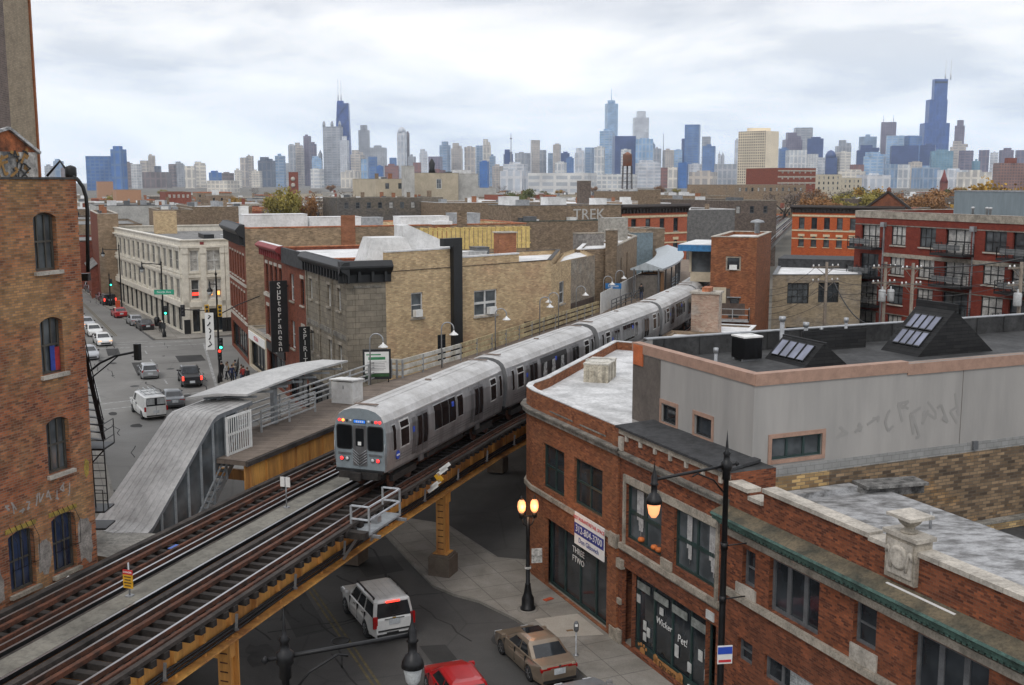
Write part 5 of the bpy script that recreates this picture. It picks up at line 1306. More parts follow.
for k in range(11):
 u = 1.3 + k * .33; z = 8.75 + rl.uniform(-.06, .06)
 pth = [LB.at(0, u + rl.uniform(-.14, .14), z + rl.uniform(-.26, .26), .003) for _ in range(4)]
 for w_, (p, q) in enumerate(zip(pth, pth[1:])): d_ = VEC(LB.edge(0)[2]) * .0011 * (w_ + 4 * (k % 3)); m.bar(p + d_, q + d_, .06, .004, VEC(LB.edge(0)[2]))
m.build('faded_graffiti', M('faded_white_graffiti', (.34, .31, .28), .9), LB.root)
for (s0, s1) in ((30.29, 31.48), (28.25, 29.44)):
 m = MB()
 for k in range(5):
  s = s0 + .1 + (s1 - s0 - .2) * k / 4; u = 32.55 - s
  m.tube([LB.at(0, u, 8.15, .0), LB.at(0, u, 7.6, .32), LB.at(0, u, 6.7, .30), LB.at(0, u, 6.55, 0)], .013, 4)
 m.build('window_guard', BLACK_M, LB.root)
o = MB(); o.box(LB.at(0, 1.28, 13.62, -.17), (.24, .03, .85), ROT_S); o.build('red_curtain', M('red_curtain', (.35, .03, .03), .8), LB.root)
o = MB(); o.box(LB.at(0, 1.5, 13.66, -.175), (.22, .03, .9), ROT_S); o.build('blue_curtain', M('blue_curtain', (.03, .06, .3), .8), LB.root)
TB3 = Vector((TB[0], TB[1], 0))
gh = root('roof_hut', (*ST(30, -31.6), 19.7), 'gabled roof hut covered with graffiti on the old brick building', 'roof hut', None, 0, world=True)
GRF = M('grey_graffiti_wall', (.46, .44, .40), .85, var=.5, scale=1.3, col2=(.12, .12, .12)); GRO = M('orange_graffiti', (.38, .12, .045), .85, var=.4, scale=1.5, col2=(.10, .04, .02))
s0, s1, zb, ze, zt = 28.6, 33.05, 19.8, 21.05, 21.85; sm = 31.7
m = MB(); F = lambda s, z, t: st3(s, t, z)
m.mat(0).face([F(s0, zb, -31), F(s1, zb, -31), F(s1, ze, -31), F(s0, ze, -31)]); m.mat(1).face([F(s0, ze, -31), F(s1, ze, -31), F(sm, zt, -31), F(s0, 20.9 if False else ze, -31)])
m.mat(2).face([F(s1, zb, -31), F(s1, zb, -36), F(s1, ze, -36), F(s1, ze, -31)]); m.face([F(s0, zb, -31), F(s0, ze, -31), F(s0, ze, -36), F(s0, zb, -36)])
m.face([F(s1, ze, -30.9), F(s1, ze, -36), F(sm, zt, -36), F(sm, zt, -30.9)]); m.face([F(s0, ze, -30.9), F(sm, zt, -30.9), F(sm, zt, -36), F(s0, ze, -36)])
m.build('wall', [GRF, GRO, B_BROWN], gh)
m = MB(); m.bar(F(s0, ze + .03, -30.95), F(sm, zt + .04, -30.95), .16, .1); m.bar(F(sm, zt + .04, -30.95), F(s1 + .1, ze - .02, -30.95), .16, .1); m.build('gable_trim', M('white_gable_trim', (.5, .5, .49), .7, var=.3), gh)
m = MB()
for k in range(16):
 s = rl.uniform(s0 + .2, s1 - .4); z = rl.uniform(zb + .2, ze - .1)
 pth = [F(s + rl.uniform(-.3, .3), z + rl.uniform(-.35, .35), -30.99) for _ in range(4)]
 for w_, (p, q) in enumerate(zip(pth, pth[1:])): d_ = TB3 * .0013 * (w_ + 4 * k); m.bar(p + d_, q + d_, .1, .004, TB3)
m.build('ochre_graffiti', [M('ochre_graffiti', (.34, .19, .06), .8)], gh)
m = MB()
for k in range(16):
 s = rl.uniform(s0 + .2, s1 - .4); z = rl.uniform(zb + .2, ze + .1)
 pth = [F(s + rl.uniform(-.3, .3), z + rl.uniform(-.3, .3), -30.985) for _ in range(4)]
 for w_, (p, q) in enumerate(zip(pth, pth[1:])): d_ = TB3 * .0013 * (w_ + 4 * k); m.bar(p + d_, q + d_, .06, .004, TB3)
m.build('graffiti', [M('black_graffiti', (.03, .03, .03), .8)], gh)
vt = root('turbine_vent', (*aty(71, 176, 44).xy, 20.0), 'black round vent on the roof corner of the old brick building', 'vent')
m = MB(); m.lathe([(.1, 0), (.1, .1), (.2, .12), (.22, .2), (.22, .5), (.17, .56), (0, .62)], (0, 0, 0), 14); m.build('drum', BLACK_M, vt)
fr = root('strut_frame', (*aty(58, 176, 44).xy, 20.0), 'black triangular strut frame on the roof of the old brick building', 'frame', None, 0, world=True)
m = MB(); a, b, c = aty(47, 176, 44), aty(60, 161, 44), aty(70, 175, 44); m.tube([a, b, c], .05, 6); m.build('strut', BLACK_M, fr)
gp = root('gooseneck_pipe', (*aty(80, 278, 42.5).xy, 20.0), 'black gooseneck pipe with a box at its foot beside the brick corner', 'pipe', None, 0, world=True)
m = MB(); m.tube([aty(u, v, 42.4) for u, v in ((73, 177), (78, 180), (83, 187), (86, 197), (87.3, 210), (87.5, 240), (88, 272))], .075, 8); m.build('pipe', BLACK_M, gp)
m = MB(); m.box(aty(83, 277, 42.4), (.5, .3, .28)); m.build('foot_box', BLACK_M, gp)
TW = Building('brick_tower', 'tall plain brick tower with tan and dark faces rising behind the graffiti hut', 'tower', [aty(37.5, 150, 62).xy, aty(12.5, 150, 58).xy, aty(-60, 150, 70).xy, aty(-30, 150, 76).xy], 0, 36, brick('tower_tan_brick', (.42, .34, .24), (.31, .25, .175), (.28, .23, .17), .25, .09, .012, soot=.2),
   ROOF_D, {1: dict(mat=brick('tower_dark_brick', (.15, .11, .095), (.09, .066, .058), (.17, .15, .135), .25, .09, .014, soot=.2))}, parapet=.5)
m = MB(); e0 = aty(37.9, 150, 62.02); m.box((e0.x, e0.y, 18), (.16, .16, 35.9)); m.build('orange_quoin', brick('orange_quoin_brick', (.5, .17, .07), (.36, .11, .05), (.3, .2, .12), .25, .09, .012), TW.root)
fe = root('fire_escape', (*aty(95, 440, 42.6).xy, 5.0), 'black iron fire escape on the side of the old brick building', 'fire escape', None, 0, world=True)
m = MB(); A0, A1 = aty(80, 335, 42.6), aty(104, 440, 42.6); off = Vector((-.75, .35, 0))
m.bar(A0, A1, .06, .14); m.bar(A0 + off, A1 + off, .06, .14); m.build('stringer', BLACK_M, fe)
m = MB()
for k in range(15):
 c = A0 + (A1 - A0) * (k / 14); m.bar(c, c + off, .18, .03)
m.build('treads', BLACK_M, fe)
m = MB()
for d in (Vector((0, 0, .9)), Vector((0, 0, .5))): m.bar(A0 + d, A1 + d, .035, .035)
for k in range(6): c = A0 + (A1 - A0) * (k / 5); m.bar(c, c + Vector((0, 0, .9)), .03, .03)
m.build('handrail', BLACK_M, fe)
m = MB(); c = aty(94, 446, 42.7); m.box(c, (1.2, 1.2, .08)); m.build('landing', BLACK_M, fe)
m = MB()
for z in (.35, .7, 1.0):
 for (p, q) in (((-.55, -.55), (.6, -.55)), ((.6, -.55), (.6, .6))): m.bar(c + Vector((*p, z)), c + Vector((*q, z)), .03, .03)
for p in ((-.55, -.55), (0, -.55), (.6, -.55), (.6, .6)): m.bar(c + Vector((*p, 0)), c + Vector((*p, 1.0)), .03, .03)
m.bar(c + Vector((.5, 0, -.05)), c + Vector((-.5, 0, -1.1)), .05, .05); m.build('landing_rail', BLACK_M, fe)
m = MB(); d0, d1 = c + Vector((.35, .1, -.1)), c + Vector((.4, .1, -2.6))
m.bar(d0, d1, .04, .04); m.bar(d0 + Vector((-.5, 0, 0)), d1 + Vector((-.5, 0, 0)), .04, .04)
for k in range(9): q = d0 + (d1 - d0) * (k / 8); m.bar(q, q + Vector((-.5, 0, 0)), .03, .03)
for z in (-2.6, -3.3): m.box(c + Vector((-.1, .1, z)), (1.1, 1.1, .07))
m.bar(c + Vector((.4, -.4, -2.6)), c + Vector((.4, -.4, -1.7)), .03, .03); m.bar(c + Vector((-.6, -.4, -1.7)), c + Vector((.4, -.4, -1.7)), .03, .03)
m.bar(c + Vector((-.6, -.4, -3.3)), c + Vector((.6, -.3, -5.0)), .1, .14); m.build('lower_flight', BLACK_M, fe)
# ------------------------------------------------------------------ the corner block beyond the tracks
S_ST = WS(frame=FR_WHITE, nx=1, nz=2, fw=.07, inset=.18, sill=STONE, lintel=STONE, glass=[G_GREY, G_PALE])
S_TN = WS(frame=FR_WHITE, nx=1, nz=2, fw=.1, inset=.12, sill=STONE, glass=[G_GREY]); S_TN2 = WS(frame=FR_WHITE, nx=2, nz=2, fw=.11, mullion=.16, inset=.12, sill=STONE_L, glass=[G_GREY])
S_BAR = WS(frame=FR_BLACK, nx=4, nz=5, fw=.06, mullion=.03, inset=.06)
rb = 20.8
kA, kB = Vector(AB(78, 23.7)), aty(551, 262, 93.5).xy
def onwall(u, v):
 r = ray(u, v); n_ = Vector((-(kB - kA).y, (kB - kA).x)); k = kA.dot(n_) / (r[0] * n_.x + r[1] * n_.y); p = Vector((r[0] * k, r[1] * k)); return (p - kA).length, CAM_H + r[2] * k
def wop(u0, u1, v0, v1, st): a, z1 = onwall(u0, v0); b, z0 = onwall(u1, v1); return (a, b, z0, z1, st)
ptsK = [AB(78, rb), AB(78, 23.7), kB, aty(560, 262, 108).xy, AB(91.3, rb)]
o6 = []
for (za, zb) in ((10.3, 12.0), (5.9, 7.7)):
 for a in (80.0, 83.1, 86.6, 89.2): o6.append((91.3 - a - 1.0, 91.3 - a, za, zb, S_ST))
o6.append((.6, 12.6, .3, 3.2, WS(nx=6, nz=1, inset=.4, fw=.12, name='storefront')))
K_ = Building('stone_corner_building', 'corner building with grey stone front, black bracketed cornice and long yellow brick side wall', 'building', ptsK, 0, 13.3, B_TAN, ROOF_W,
 {0: dict(mat=B_STONE), 1: dict(ops=[wop(411, 423, 293, 317, S_TN), wop(474, 497, 291, 314, S_TN2), wop(437.5, 446, 335, 362, S_BAR)]), 4: dict(mat=B_STONE, ops=o6)}, parapet=.4, coping=M('tar_edge', (.06, .055, .05), .8), coph=.05, copw=.04)
u1_, _ = onwall(450, 255); u2_, _ = onwall(459, 255); u3_, _ = onwall(519, 258)
K_.strip('parapet_step', 1, 0.02, u1_, 13.3, 14.75, .0, B_TAN, inn=.3); K_.strip('white_step_cap', 1, 0.02, u1_, 14.75, 14.86, .04, ROOF_W, inn=.34)
K_.strip('parapet_step', 1, u2_, u3_, 13.3, 14.0, .0, B_TAN, inn=.3); K_.strip('white_step_cap', 1, u2_, u3_, 14.0, 14.12, .04, ROOF_W, inn=.34)
DBP = M('dark_brown_paint', (.10, .07, .055), .85, var=.15)
ub_, _ = onwall(524, 340); L1_ = (kB - kA).length; K_.strip('brown_base', 1, ub_, L1_, 5.0, 8.3, .008, DBP)
K_.strip('flue', 1, u1_ + .02, u2_ - .02, 5.5, 15.0, .42, FR_BLACK); K_.strip('flue_head', 1, u1_ - 1, u2_, 15.0, 15.6, .4, FR_BLACK)
for (a_, b_, c_, d_) in ((413, 420, 310, 316), (487, 494, 307, 313)): q_ = wop(a_, b_, c_, d_, None); K_.strip('window_cooler', 1, q_[0], q_[1], q_[2], q_[3], .35, WHITE_P)
GBW = brick('grey_brown_rough_wall', (.40, .33, .25), (.28, .23, .18), (.30, .26, .21), .34, .12, .014, patch=(.42, .39, .33), soot=.3)
kC, kD = aty(571, 258, 99.5).xy, aty(595, 255, 106).xy
K2 = Building('rough_end_wall_house', 'grey and tan end wall with one white window right of the yellow brick wall', 'building', [kB, kC, kD, aty(578, 258, 118).xy, aty(561, 262, 108.1).xy], 0, 12.9, B_TAN, ROOF_W, {0: dict(ops=[(2.6, 4.2, 9.2, 11.2, S_TN)]), 1: dict(mat=GBW)}, parapet=.3, coping=None)
K2.strip('brown_base', 0, 0, 6.0, 5, 8.4, .008, DBP); K2.strip('brown_base', 1, 0, 6.8, 5, 8.9, .009, DBP)
K_.strip('stone_panel', 0, .55, 2.45, 4.5, 12.2, .04, B_STONE); K_.strip('stone_band', 0, .45, 2.55, 12.2, 12.36, .08, STONE_D)
for u in (0.0, 4.3, 8.6, 12.9): K_.strip('stone_pier', 4, u, u + .4, 3.6, 12.6, .1, B_STONE)
K_.strip('stone_band', 4, 0, 13.3, 8.2, 8.6, .08, STONE_D); K_.strip('shop_cornice', 4, 0, 13.3, 3.4, 3.8, .35, FR_BLACK)
def cornice(bld, i, u0, u1, z0, z1, out, mat, mat_top=None, bracket=.9, parent=None):
 P0, t, nr, L = bld.edge(i); m = MB(); prof = [(0.003, z0), (.12, z0), (.14, z0 + .35 * (z1 - z0)), (.3 * out, z0 + .42 * (z1 - z0)), (.75 * out, z0 + .55 * (z1 - z0)), (out, z0 + .7 * (z1 - z0)), (out, z0 + .78 * (z1 - z0)), (.55 * out, z1), (.003, z1 + .02)]
 ring = lambda u: [(*(P0 + t * u + nr * o_), z) for o_, z in prof]
 r0, r1 = ring(u0), ring(u1)
 for k in range(len(prof) - 1):
  m.mat(1 if k >= len(prof) - 2 else 0).face([r0[k], r1[k], r1[k + 1], r0[k + 1]])
 m.mat(0).face(r0); m.face(r1)
 c = m.build('cornice', [mat, mat_top or mat], bld.root)
 n = max(1, int((u1 - u0) / bracket))
 for k in range(n):
  u = u0 + (k + .5) * (u1 - u0) / n; p = P0 + t * u + nr * (.32 * out); m = MB(); m.box((p.x, p.y, z0 + .3 * (z1 - z0)), (.2, .6 * out, .5 * (z1 - z0)), math.atan2(t.y, t.x)); m.build('cornice_bracket', mat, c)
 return c
cornice(K_, 0, -.7, 3.3, 12.6, 14.2, .75, FR_BLACK, SLATE); cornice(K_, 4, .1, 14.0, 12.6, 14.15, .72, FR_BLACK, SLATE)
tent = root('roof_tent', (*AB(82, 25), 13.5), 'white tapered roof housing behind the black cornice', 'roof housing', None, ROT_A)
m = MB(); b_, t_t = [(-1.7, -2.2), (1.7, -2.2), (1.7, 2.2), (-1.7, 2.2)], [(-1.2, -1.2), (1.2, -1.2), (1.2, 1.5), (-1.2, 1.5)]
for i in range(4): j = (i + 1) % 4; m.face([(*b_[i], 0), (*b_[j], 0), (*t_t[j], 2.2), (*t_t[i], 2.2)])
m.face([(*p, 2.2) for p in t_t]); m.build('housing', ROOF_W, tent); m = MB(); m.box((0, 0, .06), (3.6, 4.6, .2)); m.build('kerb_frame', GALV, tent)
sl = root('roof_shelter', (*AB(86, 29.5), 13.5), 'white sloped stair shelter beside the yellow timber fence', 'stair shelter', None, ROT_A)
m = MB(); m.prism([(0, 0)], 0, 0) if False else None
W_ = [(-2.2, 0), (2.2, 0), (2.2, 2.9), (1.8, 3.0), (-2.2, 1.2)]
for y in (-1.2, 1.2): m.face([(y_, y, z) for y_, z in [(q[0], q[1]) for q in W_]])
for i in range(len(W_)): a, b = W_[i], W_[(i + 1) % len(W_)]; m.face([(a[0], -1.2, a[1]), (b[0], -1.2, b[1]), (b[0], 1.2, b[1]), (a[0], 1.2, a[1])])
sl.rotation_euler = (0, 0, ROT_A + R(90)); m.build('shell', ROOF_W, sl); m = MB(); m.box((-1.2, -1.22, .8), (.7, .03, 1.0)); m.build('door', FR_GREY, sl)
fn = root('timber_fence', (*AB(90, 34), 13.5), 'fresh yellow timber fence on a roof behind the yellow brick wall', 'fence', None, 0, world=True)
for k in range(26):
 m = MB(); c = AB(90, 30.2 + k * .42); m.box((*c, 15.0), (.06, .33, 1.9), ROT_A); m.build('picket', WOOD_Y, fn)
m = MB()
for z in (14.5, 15.75): m.box((*AB(90.08, 35.5), z), (.08, 11, .12), ROT_A)
for k in range(14): m.box((*AB(90.6, 30.2 + k * .8), 15.9), (1.5, .1, .1), ROT_A)
m.build('fence_rail', WOOD_Y, fn)
chm = Building('roof_chimney', 'square orange brick chimney at the right end of the yellow brick roof', 'chimney', [AB(86, 36.2), AB(87.2, 36.2), AB(87.2, 37.8), AB(86, 37.8)], 12.8, 15.6, brick('orange_chimney_brick', (.42, .17, .08), (.30, .11, .06), (.28, .18, .12), .25, .09, .012), ROOF_D, parapet=.15, coping=STONE_L, copw=.1)
chm2 = Building('roof_chimney', 'squat brick chimney with white cap behind the yellow timber fence', 'chimney', [AB(96, 34), AB(97.3, 34), AB(97.3, 35.5), AB(96, 35.5)], 12.5, 16.0, MATS['orange_chimney_brick'], ROOF_W, parapet=.15, coping=ROOF_W, copw=.15, coph=.3)
for (a, b, w, l, h, lab, mt) in ((86, 34.4, 1.5, 1.2, 1.0, 'small grey roof unit beside the orange chimney', FR_GREY), (84, 31.3, 2.2, 1.8, .8, 'white stepped roof hatch in front of the yellow fence', ROOF_W), (85.5, 33.4, 1.4, 2.4, .7, 'ribbed pale skylight box in front of the yellow fence', GALV_L)):
 small_box_thing('roof_box', lab, 'roof unit', (*AB(a, b), 13.45), (w, l, h), mt, ROT_A)
S_AR = WS(frame=FR_BLACK, nx=1, nz=2, fw=.08, inset=.2, arch=.3, sill=STONE_L, lintel=STONE_L, lh=.3); S_RD = WS(frame=FR_WHITE, nx=1, nz=2, fw=.08, inset=.2, sill=STONE, glass=[G_GREY])
op = []
for (za, zb) in ((9.2, 12.0), (4.9, 7.8)):
 for k in range(4): op.append((.9 + k * 2.15, 2.1 + k * 2.15, za, zb, S_AR))
 op += [(12.0, 13.6, za + .2, zb - .2, S_RD), (16.3, 17.5, za + .2, zb - .3, S_AR)]
op += [(.8, 9.0, .3, 3.3, WS(nx=4, nz=1, inset=.4, fw=.12, name='storefront')), (10.5, 17.8, .3, 3.3, WS(nx=4, nz=1, inset=.4, fw=.12, name='storefront'))]
Q_ = Building('red_club_building', 'deep red brick club building with tall black vertical sign and arched windows', 'building', [AB(109.8, rb), AB(91.32, rb), AB(91.32, 34), AB(109.8, 34)], 0, 13.4, B_SUBRED, ROOF_W, {0: dict(ops=op)}, parapet=.3, coping=TERRA)
cornice(Q_, 0, -.2, 9.6, 12.75, 14.1, .8, M('red_cornice', (.26, .035, .035), .6), ROOF_W); Q_.strip('shingle_band', 0, 9.62, 18.4, 12.6, 14.0, .25, SLATE)
Q_.strip('stone_bay', 0, 11.2, 14.4, 4.2, 12.4, .05, STONE_D) if False else None
for za in (8.75, 4.45): Q_.strip('stone_band', 0, 0, 9.8, za, za + .3, .12, STONE_L)
Q_.strip('shop_sign', 0, .6, 9.2, 3.45, 4.2, .14, FR_BLACK); words(Q_, 0, 4.6, 3.82, .15, 'Sub-Station', .62, LET_W)
vs_ = root('vertical_sign', (*AB(98.6, 19.9), 4.6), 'tall black vertical sign reading Subterranean on the red club building', 'sign', None, 0, world=True)
m = MB(); m.box((*AB(98.6, 19.9), 7.85), (.28, 1.55, 6.5), ROT_A); m.build('board', FR_BLACK, vs_)
for k, chh in enumerate('Subterranean'): lettering(chh, .78, (*AB(98.44, 19.9), 10.65 - k * .52), UPB, -UPA, LET_W, vs_)
for k, chh in enumerate('Subterranean'): lettering(chh, .78, (*AB(98.76, 19.9), 10.65 - k * .52), -UPB, UPA, LET_W, vs_)
m = MB()
for z in (5.2, 10.6): m.bar((*AB(98.6, 20.6), z), (*AB(98.6, 20.9), z), .12, .12)
m.build('bracket', BLACK_M, vs_)
vs2 = root('vertical_sign', (*AB(89.0, 19.9), 4.8), 'short black vertical sign on the grey stone front', 'sign', None, 0, world=True)
m = MB(); m.box((*AB(89.0, 20.0), 6.5), (.24, .9, 3.2), ROT_A); m.build('board', FR_BLACK, vs2)
for k, chh in enumerate('SPIRIT'): lettering(chh, .6, (*AB(88.86, 20.0), 7.75 - k * .5), UPB, -UPA, LET_W, vs2)
m = MB(); m.bar((*AB(89, 20.4), 7.6), (*AB(89, 20.9), 7.6), .1, .1); m.build('bracket', BLACK_M, vs2)
LS = Building('low_tan_shop', 'low tan shop with grey flat roof between the red brick buildings', 'building', [AB(119.9, rb), AB(109.85, rb), AB(109.85, 34), AB(119.9, 34)], 0, 4.3, BEIGE, ROOF_G, {0: dict(ops=[(.8, 9.2, .3, 3.0, WS(nx=5, nz=1, inset=.4, fw=.12, name='storefront'))])}, parapet=.25)
LS.strip('sign_band', 0, .5, 9.5, 3.15, 4.0, .1, LET_W); words(LS, 0, 5.0, 3.55, .11, 'PIZZERIA', .6, LET_R)
S_CB = WS(frame=FR_BLACK, nx=1, nz=2, fw=.08, inset=.2, sill=STONE_L, lintel=STONE)
op = grid_ops(16.2, 6, 1.1, [(9.2, 11.9), (5.0, 7.8)], S_CB) + [(.8, 15.4, .3, 3.3, WS(nx=7, nz=1, inset=.4, fw=.12, name='storefront'))]
CB = Building('dark_cornice_building', 'red fronted building with black cornice and very long tan brick side wall', 'building', [AB(136.2, rb + .8), AB(120, rb), AB(120, 54), AB(133, 54)], 0, 14.9, B_TAN, ROOF_W, {0: dict(mat=B_SUBRED, ops=op), 1: dict(mat=brick('grey_tan_brick', (.52, .37, .225), (.31, .22, .135), (.33, .27, .2), .34, .12, .014, patch=(.26, .205, .15), pscale=.16, soot=.3, pfac=.6))}, parapet=.8, coping=TERRA, coph=.14)
cornice(CB, 0, -.2, 16.3, 13.0, 15.3, 1.0, FR_BLACK, SLATE)
for za in (8.5, 4.3): CB.strip('stone_band', 0, 0, 16.2, za, za + .3, .12, STONE_L)
CB.strip('wall_pier', 1, 10.6, 12.2, 11, 16.2, .12, MATS['orange_chimney_brick']); CB.strip('wall_pier', 1, 24.4, 25.6, 10, 16.6, .1, B_BROWN)
for (a, b, w, l, h, lab, mt) in ((123, 24.5, 3, 7, 2.2, 'long white roof wall on the dark cornice building', ROOF_W), (124, 31.5, 2.5, 6, 1.8, 'white sloped roof housing in the middle of the long tan wall roof', ROOF_W), (126, 36.5, 2, 2.6, 1.6, 'grey louvred roof unit with green side on the long roof', GALV), (125, 42.5, 3, 6, 1.7, 'white roof box further right on the long roof', ROOF_W), (126, 21.8, 1.2, .9, 3.0, 'white stub chimney on the dark cornice building', WHITE_P), (128, 49, 3, 3.4, 1.9, 'grey roof machine at the right end of the long roof', GALV)):
 small_box_thing('roof_box', lab, 'roof unit', (*AB(a, b), 14.1), (w, l, h), mt, ROT_A)
ptsW = [AB(147.5, 17.3), AB(148.2, 22.9), AB(149, 28.5), AB(196, 40), AB(198, 11.7)]
S_WL = WS(frame=M('grey_stone_frame', (.33, .31, .27), .8), nx=2, nz=2, fw=.16, mullion=.12, inset=.22, glass=[M('pale_blind_window', (.26, .255, .23), .5, var=.2, scale=1), G_GREY, G_GREY]); S_WS = WS(frame=FR_BLACK, nx=2, nz=1, fw=.12, inset=.4, name='storefront')
S_WF = WS(frame=FR_WHITE, nx=2, nz=2, fw=.12, mullion=.12, inset=.25, glass=[G_PALE, G_GREY, G_PALE]); S_WF1 = WS(frame=FR_WHITE, nx=1, nz=2, fw=.12, inset=.25, glass=[G_GREY, G_PALE])
L4 = (Vector(ptsW[0]) - Vector(ptsW[4])).length
op4 = []
nb = 14
for k in range(nb):
 u0 = .7 + k * (L4 - 1.0) / nb; w = (L4 - 1.0) / nb - .75
 op4 += [(u0, u0 + w, 8.35, 10.9, S_WL), (u0, u0 + w, 4.65, 7.2, S_WL), (u0 - .24, u0 + w + .24, .3, 3.45, S_WS)]
op0 = [(1.15, 2.25, 8.3, 11.0, S_WF1), (1.15, 2.25, 4.6, 7.2, S_WF1), (3.35, 5.3, 8.3, 11.0, S_WF), (3.35, 5.3, 4.6, 7.2, S_WF), (1.2, 2.2, .3, 3.3, S_WS), (3.4, 5.25, .3, 3.3, S_WS)]
op1 = [(.9, 2.2, 8.3, 11.0, S_WF1), (.9, 2.2, 4.6, 7.2, S_WF1), (3.2, 4.9, 8.3, 11.0, S_WF), (3.2, 4.9, 4.6, 7.2, S_WF), (.9, 4.9, .3, 3.3, S_WS)]
WB = Building('white_corner_block', 'three storey white glazed terracotta corner building with rows of tall windows across the junction', 'building', ptsW, 0, 12.3, TERRACOTTA_W, ROOF_G, {0: dict(ops=op0), 1: dict(ops=op1), 4: dict(ops=op4)}, parapet=.9, coping=TERRACOTTA_W, copw=.2, coph=.15, reveal=.35)
for i, L_ in ((0, 5.6), (1, 5.6), (4, L4)):
 WB.strip('cornice', i, 0, L_, 11.35, 11.6, .28, TERRACOTTA_W); WB.strip('band', i, 0, L_, 7.45, 7.75, .16, TERRACOTTA_W); WB.strip('band', i, 0, L_, 3.6, 4.3, .2, TERRACOTTA_W); WB.strip('band', i, 0, L_, 8.0, 8.15, .1, TERRACOTTA_W)
for k in range(nb + 1):
 u = .35 + k * (L4 - 1.0) / nb; WB.strip('pier', 4, u - .2, u + .2, 3.5, 11.35, .13, TERRACOTTA_W)
for i in (0, 1):
 for u in (.45, 2.8, 5.45):
  WB.strip('pier', i, max(0, u - .4), min(5.6, u + .35), 2.0, 11.35, .2, TERRACOTTA_W); WB.strip('pier_base', i, max(0, u - .42), min(5.6, u + .37), 0, 2.0, .22, FR_BLACK); WB.strip('capital', i, max(0, u - .45), min(5.6, u + .42), 10.6, 11.3, .3, TERRACOTTA_W)
m = MB(); m.box(WB.at(0, 1.7, 5.3, -.2), (.8, .04, .35), math.atan2(*reversed(tuple(WB.edge(0)[1])))); m.build('neon_sign', emit('red_neon', (1, .05, .03), 2.5), WB.root)
m = MB()
for u in (3.75, 4.75): m.box(WB.at(0, u, 5.3, -.2), (.35, .04, .5), math.atan2(*reversed(tuple(WB.edge(0)[1]))))
m.build('lit_lamp', emit('warm_lit_window', (1, .42, .1), 2.0), WB.root)
WB.strip('round_boss', 0, 2.5, 3.0, 11.75, 12.1, .04, MATS['red_cornice']); WB.strip('round_boss', 1, 3.0, 3.4, 11.75, 12.1, .04, MATS['red_cornice'])
for (a, b, w, l, h, lab, mt) in ((158, 27, 3, 2.4, 1.6, 'grey cooling unit on the white corner block roof', FR_GREY), (160, 31, 3, 2.2, 1.9, 'white roof tank on the white corner block', WHITE_P), (172, 24, 6, 1.5, .6, 'long dark duct across the white corner block roof', FR_BLACK), (155, 24.5, 2.0, 1.6, 1.2, 'pale box unit near the front of the white corner block roof', GALV_L), (164, 28, 2.4, 2.4, 1.5, 'dark louvred unit in the middle of the white corner block roof', FR_BLACK), (190, 20, 3, 3.4, 3.6, 'square tan stair tower at the back of the white corner block roof', B_TAN)):
 small_box_thing('roof_box', lab, 'roof unit', (*AB(a, b), 11.4), (w, l, h), mt, ROT_A)
# ------------------------------------------------------------------ station far end, orange tower, tan block, lofts
FP = root('station_platform', (*ST(125, -27.5), 0), 'broad far station platform left of the curving train', 'platform', None, 0, world=True)
m = MB(); Lq = [ST(99, -28.6), ST(113, -29.4), ST(127, -30.8), ST(150, -33.2), ST(175, -36.5)]; Rq = [TR(99, -27.2, 0).xy, TR(113, -26.6, 0).xy, TR(127, -26.4, 0).xy, TR(150, -26.8, 0).xy, TR(175, -26.4, 0).xy]
Rq = [ST(99, -25.75), ST(113, -25.4), ST(127, -26.0), ST(150, -27.4), ST(175, -29.8)]
strip_poly(m, Lq, Rq, ZP + .005)
for ln in (Lq, Rq):
 for a, b in zip(ln, ln[1:]): m.face([(*a, ZP - .4), (*b, ZP - .4), (*b, ZP), (*a, ZP)])
m.build('deck', brick('far_platform_planks', (.26, .20, .15), (.2, .155, .12), (.12, .1, .08), 3, .25, .012), FP)
m = MB(); m.box((*ST(104, -26.6), ZP + .02), (1.2, .6, .02), ROT_S); m.build('yellow_mat', YEL, FP)
wf = root('white_fence', (*ST(113, -29), ZP), 'tall white board fence along the far station platform', 'fence', None, 0, world=True)
for k in range(20):
 f = k / 20; s0, s1 = 99.8 + 26 * f, 99.8 + 26 * (f + .048); t0, t1 = -27.4 - 2.0 * f, -27.4 - 2.0 * (f + .048)
 m = MB(); m.bar(st3(s0, t0, ZP + 1.0), st3(s1, t1, ZP + 1.0), .06, 2.0); m.build('board', WHITE_P, wf)
railing('platform_railing', 'dark metal railing at the near end of the far platform', [ST(102, -26.9), ST(108, -27.0), ST(114, -26.7)], 1.1, 3, 2.0, .07, FR_GREY)
fc = root('platform_canopy', (*ST(131, -28), ZP), 'pale blue grey gabled canopy over the far station platform', 'canopy', None, 0, world=True)
CANB = M('pale_blue_canopy', (.44, .48, .50), .5, .3, var=.08, streak=True)
def csec(f):
 s = 114.2 + 34 * f; t = -28.0 - 4.6 * f * f - .3 * f; return [st3(s, t - .1, 10.75), st3(s + .3, t + 1.5, 11.35), st3(s + .6, t + 3.3, 10.75)]
m = MB()
for i in range(8):
 A, B = csec(i / 8), csec((i + 1) / 8)
 for q in (0, 1): m.face([A[q], A[q + 1], B[q + 1], B[q]])
 m.face([v - Vector((0, 0, .2)) for v in (A[0], B[0], B[2], A[2])]); m.face([A[2], B[2], B[2] - Vector((0, 0, .2)), A[2] - Vector((0, 0, .2))]); m.face([A[0], B[0], B[0] - Vector((0, 0, .2)), A[0] - Vector((0, 0, .2))])
 if i == 0: m.face([A[0], A[1], A[2], A[2] - Vector((0, 0, .2)), A[0] - Vector((0, 0, .2))])
m.build('roof', CANB, fc)
m = MB()
